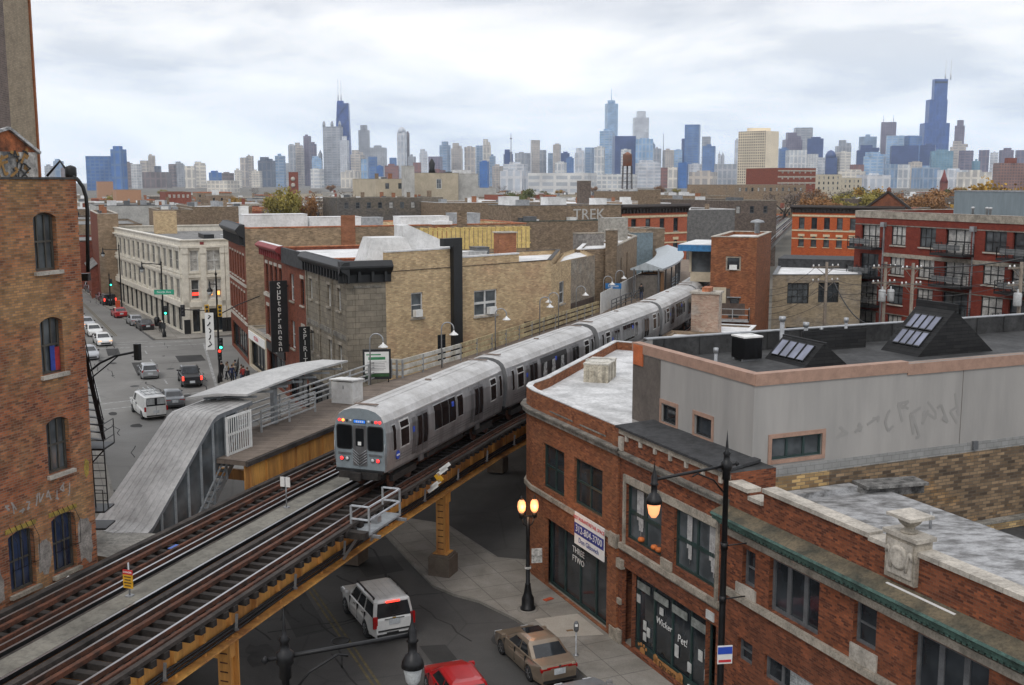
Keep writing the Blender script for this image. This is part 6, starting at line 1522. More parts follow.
for i in range(9):
 A = csec(i / 8)
 for q, d in ((0, .5), (2, -.5)): p = A[q].lerp(A[1], .25); m.box((p.x, p.y, ZP + 1.6), (.14, .14, 3.2), ROT_S)
m.build('post', FR_GREY, fc)
m = MB(); p = csec(.04)[1]; m.box((p.x, p.y, ZP + 1.25), (1.6, 2.3, 2.5), ROT_S); m.build('waiting_room', M('grey_timber_wall', (.17, .15, .13), .8), fc)
m = MB(); p = csec(.12)[1]; m.box((p.x, p.y, ZP + 1.25), (1.6, 2.1, 2.5), ROT_S); m.build('orange_panel', M('orange_brown_panel', (.42, .20, .07), .7), fc)
m = MB()
for i in range(2, 7):
 A, B = csec(i / 8), csec((i + 1) / 8); a = A[2].lerp(A[1], .3); b = B[2].lerp(B[1], .3)
 for z in (.3, .65, 1.0, 1.3): m.bar((a.x, a.y, ZP + z), (b.x, b.y, ZP + z), .05, .16)
m.build('windbreak', M('grey_blue_slats', (.22, .26, .28), .6), fc)
ss_ = root('station_sign', (*ST(106, -27.8), ZP), 'small blue station name sign on posts on the far platform', 'sign', None, ROT_S - R(75))
m = MB(); m.box((0, 0, 2.1), (1.6, .08, .55)); m.build('board', M('station_blue', (.02, .16, .42), .5), ss_)
m = MB()
for x in (-.7, .7): m.box((x, 0, 1.2), (.07, .07, 2.4))
m.build('post', FR_GREY, ss_)
me = text_mesh('Damen', .36, .004); me.materials.append(LET_W); me.transform(Matrix.Translation((0, -.05, 2.1)) @ Matrix.Rotation(R(90), 4, 'X')); o = bpy.data.objects.new('lettering', me); COL.objects.link(o); o.parent = ss_
for k, (s, t, lab) in enumerate(((103, -28.0, 'gooseneck lamp by the start of the white station fence'), (110, -28.6, 'gooseneck lamp beside the blue station sign'))): platform_lamp(lab, s, t, ZP, 0, 3.2)
S_T = WS(frame=STONE, nx=1, nz=1, fw=.14, inset=.1); S_TD = WS(frame=FR_BROWN, nx=1, nz=1, fw=.1, inset=.15, name='door')
OT = Building('orange_brick_tower', 'plain orange brick tower with white balcony and blue edged side roof beside the station', 'building', [ST(104, -17.8), ST(104.5, -13.6), ST(116.2, -13.7), ST(116, -17.8)], 0, 14.75, B_ORANGE, ROOF_W,
   {0: dict(ops=[(1.4, 2.8, 11.6, 12.95, S_T), (1.75, 2.75, 7.1, 9.0, S_TD), (1.3, 3.1, 4.6, 5.9, S_T)])}, parapet=.3, coping=STONE_L, coph=.08)
OT.strip('window_cooler', 0, 1.75, 2.45, 11.7, 12.15, .25, WHITE_P); OT.strip('beige_patch', 0, .05, 1.5, 8.5, 10.0, .006, BEIGE); OT.strip('brown_patch', 0, .02, 3.3, 7.4, 8.5, .005, MATS['dark_brown_paint']); OT.strip('brown_patch', 0, 1.5, 1.9, 8.5, 9.9, .005, MATS['dark_brown_paint'])
OT.strip('door_hood', 0, 1.6, 2.9, 9.05, 9.14, .3, GALV)
m = MB(); m.box(OT.at(0, 2.2, 6.95, .7), (3.0, 1.3, .14), math.atan2(*reversed(tuple(OT.edge(0)[1])))); bal = m.build('balcony', GALV_L, OT.root)
m = MB()
P = [OT.at(0, .7, 7.0, .05), OT.at(0, .7, 7.0, 1.32), OT.at(0, 3.7, 7.0, 1.32), OT.at(0, 3.7, 7.0, .05)]
for a, b in zip(P, P[1:]):
 for z in (.55, 1.1): m.bar(a + Vector((0, 0, z)), b + Vector((0, 0, z)), .06, .06)
 for q in (0, .5, 1): c = a.lerp(b, q); m.bar(c, c + Vector((0, 0, 1.1)), .07, .07)
m.build('balcony_rail', GALV_L, bal)
m = MB(); a, b = OT.at(0, .65, 7.0, 1.0), OT.at(0, -1.2, 4.6, 1.0)
for d in (0, -.8): m.bar(a + VEC(OT.edge(0)[2]) * d, b + VEC(OT.edge(0)[2]) * d, .08, .2); m.bar(a + VEC(OT.edge(0)[2]) * d + Vector((0, 0, 1)), b + VEC(OT.edge(0)[2]) * d + Vector((0, 0, 1)), .05, .05)
for k in range(9): c = a.lerp(b, k / 8); m.bar(c, c - VEC(OT.edge(0)[2]) * .8, .2, .04)
m.build('stair', GALV_L, bal)
m = MB(); m.lathe([(.28, 0), (.28, 1.0), (.75, 1.05), (.6, 1.25), (0, 1.42)], (*ST(112, -14.6), 14.8), 16); m.build('roof_ventilator', GALV, OT.root)
AN = root('tower_annex', (*ST(109, -18.8), 0), 'signal cabin with blue edged flat roof beside the orange tower', 'cabin', None, 0, world=True)
m = MB(); q4 = [ST(106.5, -20.2), ST(106.5, -17.83), ST(113, -17.83), ST(113, -20.2)]; m.prism(q4, 10.25, 11.2); m.build('base', BEIGE, AN)
m = MB(); m.prism(offset_poly(q4, .08), 11.2, 13.3); m.build('glazing', G_GREY, AN)
for p in q4: m = MB(); m.box((p[0], p[1], 12.25), (.22, .22, 2.1), ROT_S); m.build('post', BEIGE, AN)
m = MB(); r4 = [ST(105, -21.2), ST(105, -17.2), ST(114, -17.82), ST(114, -21.2)]; m.prism(r4, 13.3, 13.9); m.build('blue_fascia', M('bright_blue_fascia', (.04, .18, .38), .5), AN)
m = MB(); m.prism(offset_poly(r4, .1), 13.9, 13.96); m.build('roof', ROOF_W, AN)
m = MB(); m.prism([ST(112.5, -17.86), ST(112.5, -18.2), ST(112.9, -18.2), ST(112.9, -17.86)], 0, 10.25); m.build('stilt', FR_GREY, AN)
S_TB = WS(frame=FR_BLACK, nx=4, nz=3, fw=.09, mullion=.05, inset=.2, glass=[G_GREY, G_DARK])
TB_ = Building('tan_block', 'tan two storey brick block with bright white roof behind the utility poles', 'building', [ST(118, -13.6), ST(121.5, -4.8), ST(140, -6), ST(138, -15)], 0, 10.15, brick('pale_tan_brick', (.42, .34, .23), (.30, .24, .16), (.29, .24, .18), .34, .12, .012, patch=(.34, .3, .25), soot=.25), ROOF_W,
   {0: dict(ops=[(1.6, 3.9, 7.1, 9.3, S_TB), (4.9, 7.1, 7.2, 9.35, S_TB), (1.6, 3.9, 2.5, 4.6, S_TB), (4.9, 7.1, 2.5, 4.6, S_TB)])}, parapet=.1, coping=FR_GREY, coph=.06)
small_box_thing('roof_slope', 'dark grey pitched roof section behind the tan block', 'roof', (*ST(134, -10), 9.0), (7, 9, 2.0), SLATE, ROT_S)
B0 = 84.0
S_LF = WS(frame=FR_BLACK, nx=3, nz=2, fw=.1, mullion=.08, inset=.12, sill=STONE_L, glass=[G_PALE, G_GREY, G_PALE]); S_LD = WS(frame=FR_BLACK, nx=3, nz=2, fw=.1, mullion=.09, inset=.3, glass=[G_GREY, G_PALE, G_GREY], name='balcony_window')
LA0, LA1 = 62.0, 97.2
opL = []; balc = []
for f in range(5):
 zb = 13.1 - f * 3.15
 for (a, w, kind) in ((93.3, 2.9, 'D'), (89.4, 2.1, 'W'), (85.2, 2.2, 'W'), (80.6, 3.3, 'D'), (76.3, 2.6, 'W'), (72.3, 3.3, 'D'), (68.2, 2.3, 'W'), (64.2, 2.3, 'W')):
  u0 = LA1 - a - w; h = 2.05 if kind == 'W' else 2.45
  opL.append((u0, u0 + w, zb + (2.3 - h) * .5 - (.25 if kind == 'D' else 0), zb + 2.15, S_LF if kind == 'W' else S_LD))
  if kind == 'D': balc.append((u0, w, zb - .35))
LF = Building('red_brick_lofts', 'maroon brick loft block with black balconies and pale banded top at the right', 'building', [AB(LA1, B0), AB(LA0, B0), AB(LA0, 112), AB(LA1, 112)], 0, 16.7, B_LOFT, ROOF_G, {0: dict(ops=opL)}, parapet=.6, coping=STONE_L, coph=.06)
LF.strip('stone_band', 0, 0, 35.2, 16.0, 16.68, .09, STONE); LF.strip('stone_band', 0, 4.6, 35.2, 11.95, 12.35, .07, STONE)
for f in range(5):
 if f not in (1,): LF.strip('lintel_band', 0, 0, 35.2, 15.2 - f * 3.15 + .03, 15.2 - f * 3.15 + .14, .03, STONE_D)
for (u0, w, z) in balc:
 m = MB(); m.box(LF.at(0, u0 + w / 2, z, .75), (w + 1.0, 1.5, .22), ROT_A); bl = m.build('balcony', FR_BLACK, LF.root)
 m = MB(); P = [LF.at(0, u0 - .45, z, .05), LF.at(0, u0 - .45, z, 1.45), LF.at(0, u0 + w + .45, z, 1.45), LF.at(0, u0 + w + .45, z, .05)]
 for a, b in zip(P, P[1:]):
  for zz in (.35, .62, .9, 1.15): m.bar(a + Vector((0, 0, zz)), b + Vector((0, 0, zz)), .04, .035)
  n = max(2, int((b - a).length / .9))
  for q in range(n + 1): c = a.lerp(b, q / n); m.bar(c, c + Vector((0, 0, 1.15)), .06, .06)
 m.build('balcony_rail', FR_BLACK, bl)
 m = MB(); m.bar(P[1].lerp(P[2], .08) + Vector((0, 0, .75)), P[1].lerp(P[2], .9) + Vector((0, 0, .75)), .02, .55); m.build('balcony_screen', M('grey_mesh_screen', (.16, .165, .165), .7), bl)
for u in (4.55, 16.9, 25.6):
 LF.strip('downpipe', 0, u, u + .14, 0, 15.3, .14, GALV); LF.strip('hopper', 0, u - .2, u + .34, 15.1, 15.6, .4, GALV)
pht = Building('roof_plant_room', 'blue grey metal plant room on the red brick lofts roof', 'plant room', [AB(88, 89), AB(79, 89), AB(79, 96), AB(88, 96)], 15.9, 18.9, M('blue_grey_panels', (.19, .23, .25), .6, var=.06, streak=True), ROOF_G, parapet=.1, coping=GALV)
pht.strip('door', 1, 2.5, 4.3, 15.95, 18.2, .03, FR_GREY)
for k, (a, b) in enumerate(((83, 86.5), (81.5, 86.8), (80.5, 86.2), (77, 92), (76, 93), (75, 94))):
 o = root('vent_pipe', (*AB(a, b), 15.9), 'thin pale vent pipe on the red brick lofts roof', 'vent pipe', 'vent pipes on the lofts roof'); m = MB(); m.lathe([(.12, 0), (.12, 1.3), (.2, 1.32), (.2, 1.5), (0, 1.55)], (0, 0, 0), 8); m.build('pipe', GALV_L, o)
POLE = M('weathered_pole_wood', (.24, .20, .16), .9, var=.2, streak=True)
def upole(label, u, vtop, Y, nt, arm=2.6, az=R(20)):
 p = aty(u, vtop, Y); o = root('utility_pole', (p.x, p.y, 0), label, 'utility pole', None, az)
 m = MB(); m.tube([(0, 0, 0), (0, 0, p.z)], .19, 10, r1=.14); m.build('shaft', POLE, o)
 if arm:
  for q, zz in enumerate((p.z - .5, p.z - 1.9)):
   m = MB(); m.box((0, .16, zz), (arm, .12, .14)); m.bar((-arm * .35, .16, zz), (0, .14, zz - .8), .05, .05); m.bar((arm * .35, .16, zz), (0, .14, zz - .8), .05, .05); ca = m.build('crossarm', POLE, o)
   m = MB()
   for x in (-.45, -.25, .25, .45): m.lathe([(.05, .07), (.08, .15), (.05, .26), (0, .28)], (x * arm, .16, zz), 8)
   m.build('insulator', LET_W, ca)
 for k in range(nt):
  x = (-.45, .5)[k % 2]
  m = MB(); m.lathe([(.02, -.02), (.3, 0), (.33, .1), (.33, 1.0), (.28, 1.1), (.08, 1.12), (.06, 1.4), (0, 1.4)], (x, -.25, p.z - 3.6), 14); m.box((x * .5, -.1, p.z - 3), (abs(x), .12, .12)); m.build('transformer', GALV_L, o)
 return p
p1 = upole('wooden utility pole with two grey transformers in front of the lofts', 886, 262, 100, 2)
p2 = upole('leaning tall utility pole right of the transformers', 913.5, 263, 96, 0, 2.2)
p3 = upole('slim utility pole with crossarms in front of the tan block', 827, 262, 108, 0, 3.2)
p4 = upole('utility pole with one transformer at the right edge', 1022, 262, 90, 1, 2.4)
WIRE = M('overhead_wire', (.06, .06, .06), .6)
def wire(label, a, b, sag, r=.022, n=12):
 o = root('overhead_wire', tuple(a), label, 'wire', 'overhead wires by the lofts', 0, world=True)
 m = MB(); pts = []
 for k in range(n + 1):
  f = k / n; p = a.lerp(b, f); pts.append(p - Vector((0, 0, sag * 4 * f * (1 - f))))
 m.tube(pts, r, 5); m.build('strand', WIRE, o)
V3 = Vector
for k, dz in enumerate((-.3, -.32, -1.7, -1.75, -2.6, -3.2)):
 d = V3(((-1, 1)[k % 2] * .9, 0, dz))
 wire('thin black wire strung between the poles in front of the red lofts', p3 + d, p1 + d, .5); wire('thin black wire strung between the poles in front of the red lofts', p1 + d, p2 + d, .1); wire('thin black wire strung between the poles in front of the red lofts', p2 + d, p4 + d + V3((0, 0, .2 * k)), .6)
 wire('thin black wire strung between the poles in front of the red lofts', p3 + d, aty(768, 290 + 6 * k, 112), .6)
wire('thick drooping cable below the slim utility pole', p3 + V3((.8, 0, -2)), p1 + V3((0, 0, -5.5)), 1.6, .06); wire('white service cable at the top of the utility poles', p1 + V3((-.4, 0, -.2)), p4 + V3((0, 0, .3)), .5, .06)
lo_ = root('street_lamp', (p3.x + .2, p3.y - .3, 0), 'white cobra head lamp low on the slim utility pole', 'street lamp', None, 0); m = MB(); m.tube([(0, 0, 4.4), (.6, -.5, 4.7), (1.3, -1, 4.7)], .05, 6); m.tube([(0, 0.2, 0), (0, 0.2, 4.4)], .05, 6); m.build('arm', GALV, lo_); m = MB(); m.lathe([(.05, .3), (.24, .1), (.26, 0), (.1, -.1), (0, -.12)], (1.5, -1.1, 4.6), 12); m.build('head', LET_W, lo_)
S_V = WS(frame=FR_BLACK, nx=1, nz=2, fw=.1, inset=.2, sill=STONE_L, glass=[G_DARK, G_GREY]); CREAM_T = M('cream_stone_trim', (.66, .55, .36), .8, var=.1)
S_VA = WS(frame=FR_BLACK, nx=1, nz=2, fw=.1, inset=.2, sill=CREAM_T, lintel=CREAM_T, lh=.5, arch=.4, glass=[G_DARK, G_GREY])
def px_face(u0, u1, v, Y0, Y1, z=None):
 return aty(u0, v, Y0).xy, aty(u1, v, Y1).xy
def victorian(name, label, u0, u1, Y0, Y1, ztop, n, mat, pediment=False, depth=18):
 a, b = px_face(u0, u1, 200, Y0, Y1); L = (b - a).length; t = (b - a) / L; nr = Vector((t.y, -t.x)); k = -nr * depth
 ops = grid_ops(L, n, 1.25, [(ztop - 5.0, ztop - 2.6)], S_V) + grid_ops(L, n, 1.25, [(ztop - 8.8, ztop - 6.6)], S_VA)
 o = Building(name, label, 'building', [a, b, b + k, a + k], 0, ztop - .6, mat, ROOF_W, {0: dict(ops=ops), 1: dict(mat=B_BROWN), 3: dict(mat=B_BROWN)}, parapet=.4, coping=STONE_D)
 cornice(o, 0, -.3, L + .3, ztop - 1.6, ztop, .7, M('brown_black_cornice', (.035, .026, .022), .7), None, .8)
 o.strip('stone_band', 0, 0, L, ztop - 2.4, ztop - 2.0, .1, CREAM_T); o.strip('stone_band', 0, 0, L, ztop - 5.5, ztop - 5.2, .1, CREAM_T); o.strip('stone_band', 0, 0, L, ztop - 7.2, ztop - 6.95, .06, CREAM_T)
 if pediment:
  c = L * .86; m = MB(); F = lambda u, z, d: o.at(0, u, z, d); hw = 4.6
  for d in (.25, -.4): m.face([F(c - hw, ztop - .6, d), F(c + hw, ztop - .6, d), F(c, ztop + 2.9, d)])
  m.face([F(c - hw, ztop - .6, .25), F(c, ztop + 2.9, .25), F(c, ztop + 2.9, -.4), F(c - hw, ztop - .6, -.4)]); m.face([F(c + hw, ztop - .6, .25), F(c, ztop + 2.9, .25), F(c, ztop + 2.9, -.4), F(c + hw, ztop - .6, -.4)])
  m.build('pediment', M('brown_terracotta', (.22, .075, .035), .8, var=.2, scale=1), o.root)
  m = MB(); m.bar(F(c - hw - .2, ztop - .6, .3), F(c, ztop + 2.95, .3), .5, .4); m.bar(F(c + hw + .2, ztop - .6, .3), F(c, ztop + 2.95, .3), .5, .4); m.build('pediment_trim', MATS['brown_black_cornice'], o.root)
  m = MB(); m.lathe([(.6, 0), (.4, .3), (.5, .6), (0, 1.0)], tuple(F(c, ztop + 2.9, 0)), 8); m.build('finial', MATS['brown_terracotta'], o.root)
 return o
victorian('orange_victorian_terrace', 'bright orange brick terrace with brown pediment left of the lofts', 793, 905, 236, 222, 14.9, 8, B_VICT, True)
victorian('red_victorian_terrace', 'red brick terrace with dark cornice and pale arches behind the far canopy', 622, 687.5, 196, 206, 15.8, 4, B_SALMON)
# ------------------------------------------------------------------ vehicles
CARGLASS = glass('car_glass', (0.014, 0.016, 0.018), .05, .3)
TYRE = M('tyre_rubber', (.018, .018, .018), .85, var=.15); RIM = M('alloy_rim', (.42, .42, .42), .3, .8, var=.1)
TAIL = M('red_tail_lens', (.38, .012, .012), .2); TAILON = emit('lit_brake_light', (1.0, .05, .03), 2.2); AMBER = emit('lit_amber_lamp', (1, .32, .04), 2.5); HEADL = M('head_lens', (.6, .62, .63), .12)
PLATE_ = M('number_plate', (.55, .58, .6), .5); CHROME = M('chrome', (.6, .6, .6), .15, .95, var=.03); PLAST = M('black_plastic', (.02, .02, .02), .55)
def arch_profile(L, pts, wheels, zb, r):
 """lower outline with wheel arches, front to back"""
 out = list(pts)
 bottom = []
 for wx in wheels:
  bottom.append((wx + r, zb))
  for k in range(1, 8):
   a = math.pi * k / 8; bottom.append((wx + r * math.cos(a), zb + r * math.sin(a) * .98))
  bottom.append((wx - r, zb))
 return out, bottom
def make_car(label, paint_m, spec, group=None, lights=None, detail=True, name='parked_car', cat='car'):
 o = root(name, (0, 0, 0), label, cat, group)
 L, W_, H = spec['L'], spec['W'], spec['H']; hl = L / 2
 top = spec['top']
 wx = spec['wheels']; r = spec['r']; zb = spec['zb']
 prof = [(-hl, zb + .12)] + top + [(hl, zb + .10), (hl - .08, zb)]
 bot = []
 for w in sorted(wx, reverse=True):
  R_ = r + .06
  bot.append((w + R_, zb))
  for k in range(1, 9): a = math.pi * k / 9; bot.append((w + R_ * math.cos(a), max(zb, r + R_ * math.sin(a) * 1.0)))
  bot.append((w - R_, zb))
 prof = prof + bot + [(-hl + .06, zb)]
 def hw(x, z, k):
  e = max(0, (abs(x) - (hl - .75)) / .75)
  tz = 1 - .07 * max(0, (z - spec['belt'] + .12)) / .3
  tb = 1 - .05 * max(0, (zb + .25 - z)) / .25
  return W_ / 2 * (1 - .17 * e * e) * tz * tb * k
 cz = (zb + spec['belt']) / 2
 lay = []
 for k, shr in ((-1, .045), (-.955, 0), (.955, 0), (1, .045)):
  lay.append([(x * (1 - shr * .25), hw(x, z, k), z + (cz - z) * shr if z > zb + .3 else z) for x, z in prof])
 m = MB(); n = len(prof)
 for a, b in zip(lay, lay[1:]):
  for i in range(n): j = (i + 1) % n; m.face([a[i], a[j], b[j], b[i]], True)
 m.face(lay[0]); m.face(lay[-1])
 body = m.build('body', paint_m, o)
 (b0, b1), (t0, t1) = spec['cab'], spec['roof']; zbelt = spec['belt']; wb = W_ / 2 * .93; wt = spec.get('wt', W_ / 2 * .74)
 m = MB(); Z = [(zbelt - .04, b0, b1, wb), (H - .09, t0 - .02, t1 + .03, wt + .02), (H - .02, t0 + .10, t1 - .12, wt - .08), (H + .005, t0 + .3, t1 - .3, wt - .28)]
 rings = []
 for (z, x0, x1, w) in Z:
  c = .12
  rings.append([(x0, -w + c, z), (x0 + c, -w, z), (x1 - c, -w, z), (x1, -w + c, z), (x1, w - c, z), (x1 - c, w, z), (x0 + c, w, z), (x0, w - c, z)])
 m.rings(rings, True, False); cabn = m.build('cabin', paint_m, o)
 dz = H - .09 - zbelt
 def sidept(x, f, sy, out=.012):
  w = wb + (wt + .02 - wb) * f; return (x, sy * (w + out), zbelt - .04 + (dz + .04) * f)
 def xat(f, rear):
  return (b0 + (t0 - .02 - b0) * f) if rear else (b1 + (t1 + .03 - b1) * f)
 cuts = spec['cuts']
 for sy in (-1, 1):
  for (c0, c1) in cuts:
   m = MB(); f0, f1 = .12, .9
   X = lambda c, f: xat(f, True) + (xat(f, False) - xat(f, True)) * c
   m.face([sidept(X(c0, f0), f0, sy), sidept(X(c1, f0), f0, sy), sidept(X(c1, f1), f1, sy), sidept(X(c0, f1), f1, sy)]); m.build('side_window', CARGLASS, cabn)
 for rear in (True, False):
  m = MB(); f0, f1 = .10, .93; sgn = -1 if rear else 1; P = []
  for f, s in ((f0, -1), (f0, 1), (f1, 1), (f1, -1)):
   w = (wb + (wt - wb) * f) * .86; P.append((xat(f, rear) + sgn * .014, s * w, zbelt - .04 + (dz + .04) * f + .004))
  m.face(P); m.build('rear_window' if rear else 'windscreen', CARGLASS, cabn)
 for w in wx:
  for sy in (-1, 1):
   rot = Matrix.Rotation(R(90), 3, 'X'); y = sy * (W_ / 2 - .10)
   m = MB(); m.lathe([(r * .55, -.11), (r * .95, -.11), (r, -.07), (r, .07), (r * .95, .11), (r * .55, .11)], (w, y, r), 20, axis=rot); wh = m.build('wheel', TYRE, o)
   m = MB(); m.lathe([(r * .66, -.115), (r * .62, .116), (r * .5, .09), (r * .2, .10), (0, .112)] if sy < 0 else [(0, -.112), (r * .2, -.10), (r * .5, -.09), (r * .62, -.116), (r * .66, .115)], (w, y, r), 12, axis=rot); m.build('rim', RIM, wh)
   if detail:
    m = MB()
    for k in range(5): a = 2 * math.pi * k / 5; m.bar((w, y + sy * .112, r), (w + r * .58 * math.cos(a), y + sy * .112, r + r * .58 * math.sin(a)), .05, .02)
    m.build('spokes', RIM, wh)
 tl = spec['tail']; rearx = -hl * .985
 for sy in (-1, 1):
  m = MB(); m.box((tl[0], sy * tl[1], tl[2]), tl[3]); m.build('tail_light', TAILON if lights in ('brake', 'both') else TAIL, o)
  hd = spec['head']; m = MB(); m.box((hd[0], sy * hd[1], hd[2]), hd[3]); m.build('headlight', AMBER if lights == 'amber' else HEADL, o)
  m = MB(); m.box((b1 + (t1 - b1) * .12 - .06, sy * (W_ / 2 + .04), zbelt + .07), (.16, .2, .14)); m.build('mirror', paint_m if detail else PLAST, o)
  if detail:
   for hx in spec['handles']: m = MB(); m.box((hx, sy * (W_ / 2 * .985), zbelt - .14), (.2, .04, .035)); m.build('door_handle', CHROME if 'chrome' in spec else paint_m, o)
   for hx in spec['seams']: m = MB(); m.box((hx, sy * (W_ / 2 * .962), (zb + zbelt) / 2 + .05), (.012, .09, zbelt - zb - .15)); m.build('door_seam', PLAST, o)
 pz = spec['plate']
 m = MB(); m.box((-hl - .004, 0, pz), (.02, .5, .24)); m.build('number_plate', PLATE_, o)
 m = MB(); m.box((0, 0, zb + .02), (L * .9, W_ * .82, .16)); m.build('underbody', PLAST, o)
 m = MB(); m.box((-hl + .03, 0, zb + .12), (.12, W_ * .8, .10)); m.box((hl - .03, 0, zb + .2), (.1, W_ * .6, .16)); m.build('bumper_insert', PLAST, o)
 return o
SEDAN = dict(L=4.8, W=1.82, H=1.45, belt=.93, zb=.2, r=.32, wheels=(-1.38, 1.36), top=[(-2.39, .62), (-2.36, .86), (-2.28, .95), (-1.62, 1.0), (-1.3, .98), (1.05, .95), (1.5, .9), (2.05, .78), (2.32, .64)],
   cab=(-1.78, 1.18), roof=(-1.02, .28), cuts=((.16, .45), (.49, .86)), tail=(-2.31, .60, .78, (.12, .42, .13)), head=(2.18, .62, .62, (.22, .34, .14)), handles=(-.75, .35), seams=(-1.0, .0, 1.02), plate=.68)
SUVS = dict(L=5.13, W=2.0, H=1.93, belt=1.16, zb=.32, r=.39, wheels=(-1.42, 1.53), top=[(-2.55, .7), (-2.53, 1.1), (-2.48, 1.2), (-2.0, 1.2), (1.1, 1.17), (1.5, 1.16), (2.2, 1.10), (2.48, 1.0), (2.55, .85)],
   cab=(-2.50, 1.35), roof=(-2.28, .45), wt=.80, cuts=((.04, .33), (.37, .60), (.63, .88)), tail=(-2.49, .86, 1.02, (.10, .2, .52)), head=(2.44, .72, .85, (.2, .36, .2)), handles=(-1.0, .15), seams=(-1.3, -.25, .85), plate=1.0, chrome=1)
HATCH = dict(L=4.3, W=1.76, H=1.5, belt=.95, zb=.2, r=.31, wheels=(-1.25, 1.28), top=[(-2.14, .6), (-2.12, .9), (-2.05, .97), (-1.5, .98), (1.0, .96), (1.4, .92), (1.9, .8), (2.1, .62)],
   cab=(-2.02, 1.15), roof=(-1.5, .3), cuts=((.08, .42), (.46, .86)), tail=(-2.05, .70, .85, (.12, .2, .24)), head=(1.98, .6, .65, (.2, .32, .14)), handles=(-.7, .35), seams=(-1.0, 0, .98), plate=.62)
PICK = dict(L=5.6, W=1.98, H=1.86, belt=1.12, zb=.34, r=.39, wheels=(-1.65, 1.75), top=[(-2.79, .7), (-2.77, 1.1), (-2.7, 1.14), (-.75, 1.14), (1.3, 1.13), (1.7, 1.12), (2.5, 1.05), (2.74, .9)],
   cab=(-.75, 1.5), roof=(-.5, .8), wt=.78, cuts=((.08, .46), (.52, .86)), tail=(-2.74, .86, .98, (.1, .18, .4)), head=(2.66, .74, .86, (.2, .34, .2)), handles=(.0,), seams=(-.7, .3, 1.2), plate=.62)
VAN = dict(L=5.5, W=2.0, H=2.05, belt=1.2, zb=.3, r=.37, wheels=(-1.6, 1.75), top=[(-2.73, .7), (-2.72, 1.2), (-2.65, 1.25), (1.6, 1.22), (2.1, 1.14), (2.6, 1.0), (2.73, .8)],
  cab=(-2.70, 1.9), roof=(-2.58, 1.1), wt=.86, cuts=((.76, .92),), tail=(-2.69, .9, 1.0, (.1, .14, .4)), head=(2.6, .76, .82, (.2, .34, .2)), handles=(.7,), seams=(.3, 1.5), plate=.75)
WHITE_C = paint('white_car_paint', (.62, .62, .60)); SILV_C = paint('silver_car_paint', (.36, .37, .38), .3, .5); TAN_C = paint('champagne_car_paint', (.26, .205, .15), .3, .45); RED_C = paint('red_car_paint', (.40, .012, .015)); BLK_C = paint('black_car_paint', (.014, .014, .016)); MAR_C = paint('maroon_car_paint', (.12, .014, .02)); GRY_C = paint('grey_car_paint', (.14, .15, .16), .3, .4)
def place(o, a, b, rz, z=.004):
 o.location = (*AB(a, b), z); o.rotation_euler = (0, 0, rz)
suv = make_car('white suv with black roof rails driving away under the railway', paint('pearl_white_paint', (.64, .64, .62)), SUVS, None, None, True, 'white_suv', 'suv')
m = MB()
for sy in (-1, 1): m.bar((-2.1, sy * .76, 1.99), (.35, sy * .76, 1.99), .05, .05); m.box((-2.0, sy * .76, 1.95), (.1, .05, .08)); m.box((.3, sy * .76, 1.95), (.1, .05, .08)); m.box((-.8, sy * .76, 1.95), (.1, .05, .08))
m.build('roof_rail', BLACK_M, suv); m = MB()
for k in range(4): m.box((-1.0, -.45 + k * .3, 1.937), (2.2, .025, .012))
m.build('roof_rib', WHITE_C, suv)
m = MB(); m.box((-2.36, 0, 1.84), (.06, .62, .07)); m.build('brake_light', TAILON, suv)
m = MB(); m.box((-2.56, 0, .64), (.08, 1.5, .06)); m.box((-2.575, .1, .50), (.04, .55, .1)); m.build('bumper_step', PLAST, suv); m = MB(); m.box((-2.56, .0, 1.14), (.03, .9, .035)); m.build('tailgate_handle', CHROME, suv); m = MB(); m.box((-2.575, .02, 1.18), (.02, .16, .06)); m.build('badge', M('gold_badge', (.5, .33, .08), .3, .6), suv)
m = MB(); m.bar((-2.5, .1, 1.26), (-2.49, -.5, 1.3), .03, .02); m.build('wiper', PLAST, suv)
place(suv, 46.3, 13.35, ROT_A + R(2))
acc = make_car('champagne sedan with dark sunroof parked at the kerb by the parking meter', TAN_C, SEDAN, None, None, True, 'parked_car', 'car')
m = MB(); m.box((.12, 0, 1.463), (.55, .8, .012)); m.build('sunroof', CARGLASS, acc); m = MB(); m.box((-2.37, 0, .86), (.03, 1.1, .05)); m.build('tail_strip', TAIL, acc); m = MB(); m.box((-2.40, 0, .9), (.02, .1, .06)); m.build('badge', CHROME, acc)
place(acc, 39.45, 18.15, ROT_A + R(1))
red = make_car('bright red hatchback at the bottom edge of the street', RED_C, HATCH, None, None, True, 'red_car', 'car'); place(red, 37.5, 14.0, ROT_A + R(-3))
sil = make_car('silver car parked behind the champagne sedan, cut by the bottom edge', SILV_C, SEDAN, None, None, True, 'parked_car', 'car'); place(sil, 33.8, 18.25, ROT_A)
van = make_car('white panel van with roof rack and ladder in the junction', WHITE_C, VAN, None, None, True, 'white_van', 'van'); place(van, 97.6, 8.2, ROT_A + R(8))
m = MB()
for x in (-2.0, -.6, .6): m.box((x, 0, 2.14), (.06, 1.6, .05))
for sy in (-.6, .6): m.box((-.7, sy, 2.18), (2.9, .05, .05))
m.build('roof_rack', GALV, van); m = MB()
for sy in (-.2, .2): m.box((-.7, sy, 2.24), (3.4, .05, .05))
m.build('ladder', GALV_L, van); m = MB(); m.box((-2.735, 0, 1.2), (.02, .02, 1.5)); m.build('door_seam', PLAST, van)
for sy in (-1, 1): m = MB(); m.box((-2.70, sy * .42, 1.62), (.05, .62, .5)); m.build('rear_door_window', M('pale_van_window', (.4, .41, .41), .3), van)
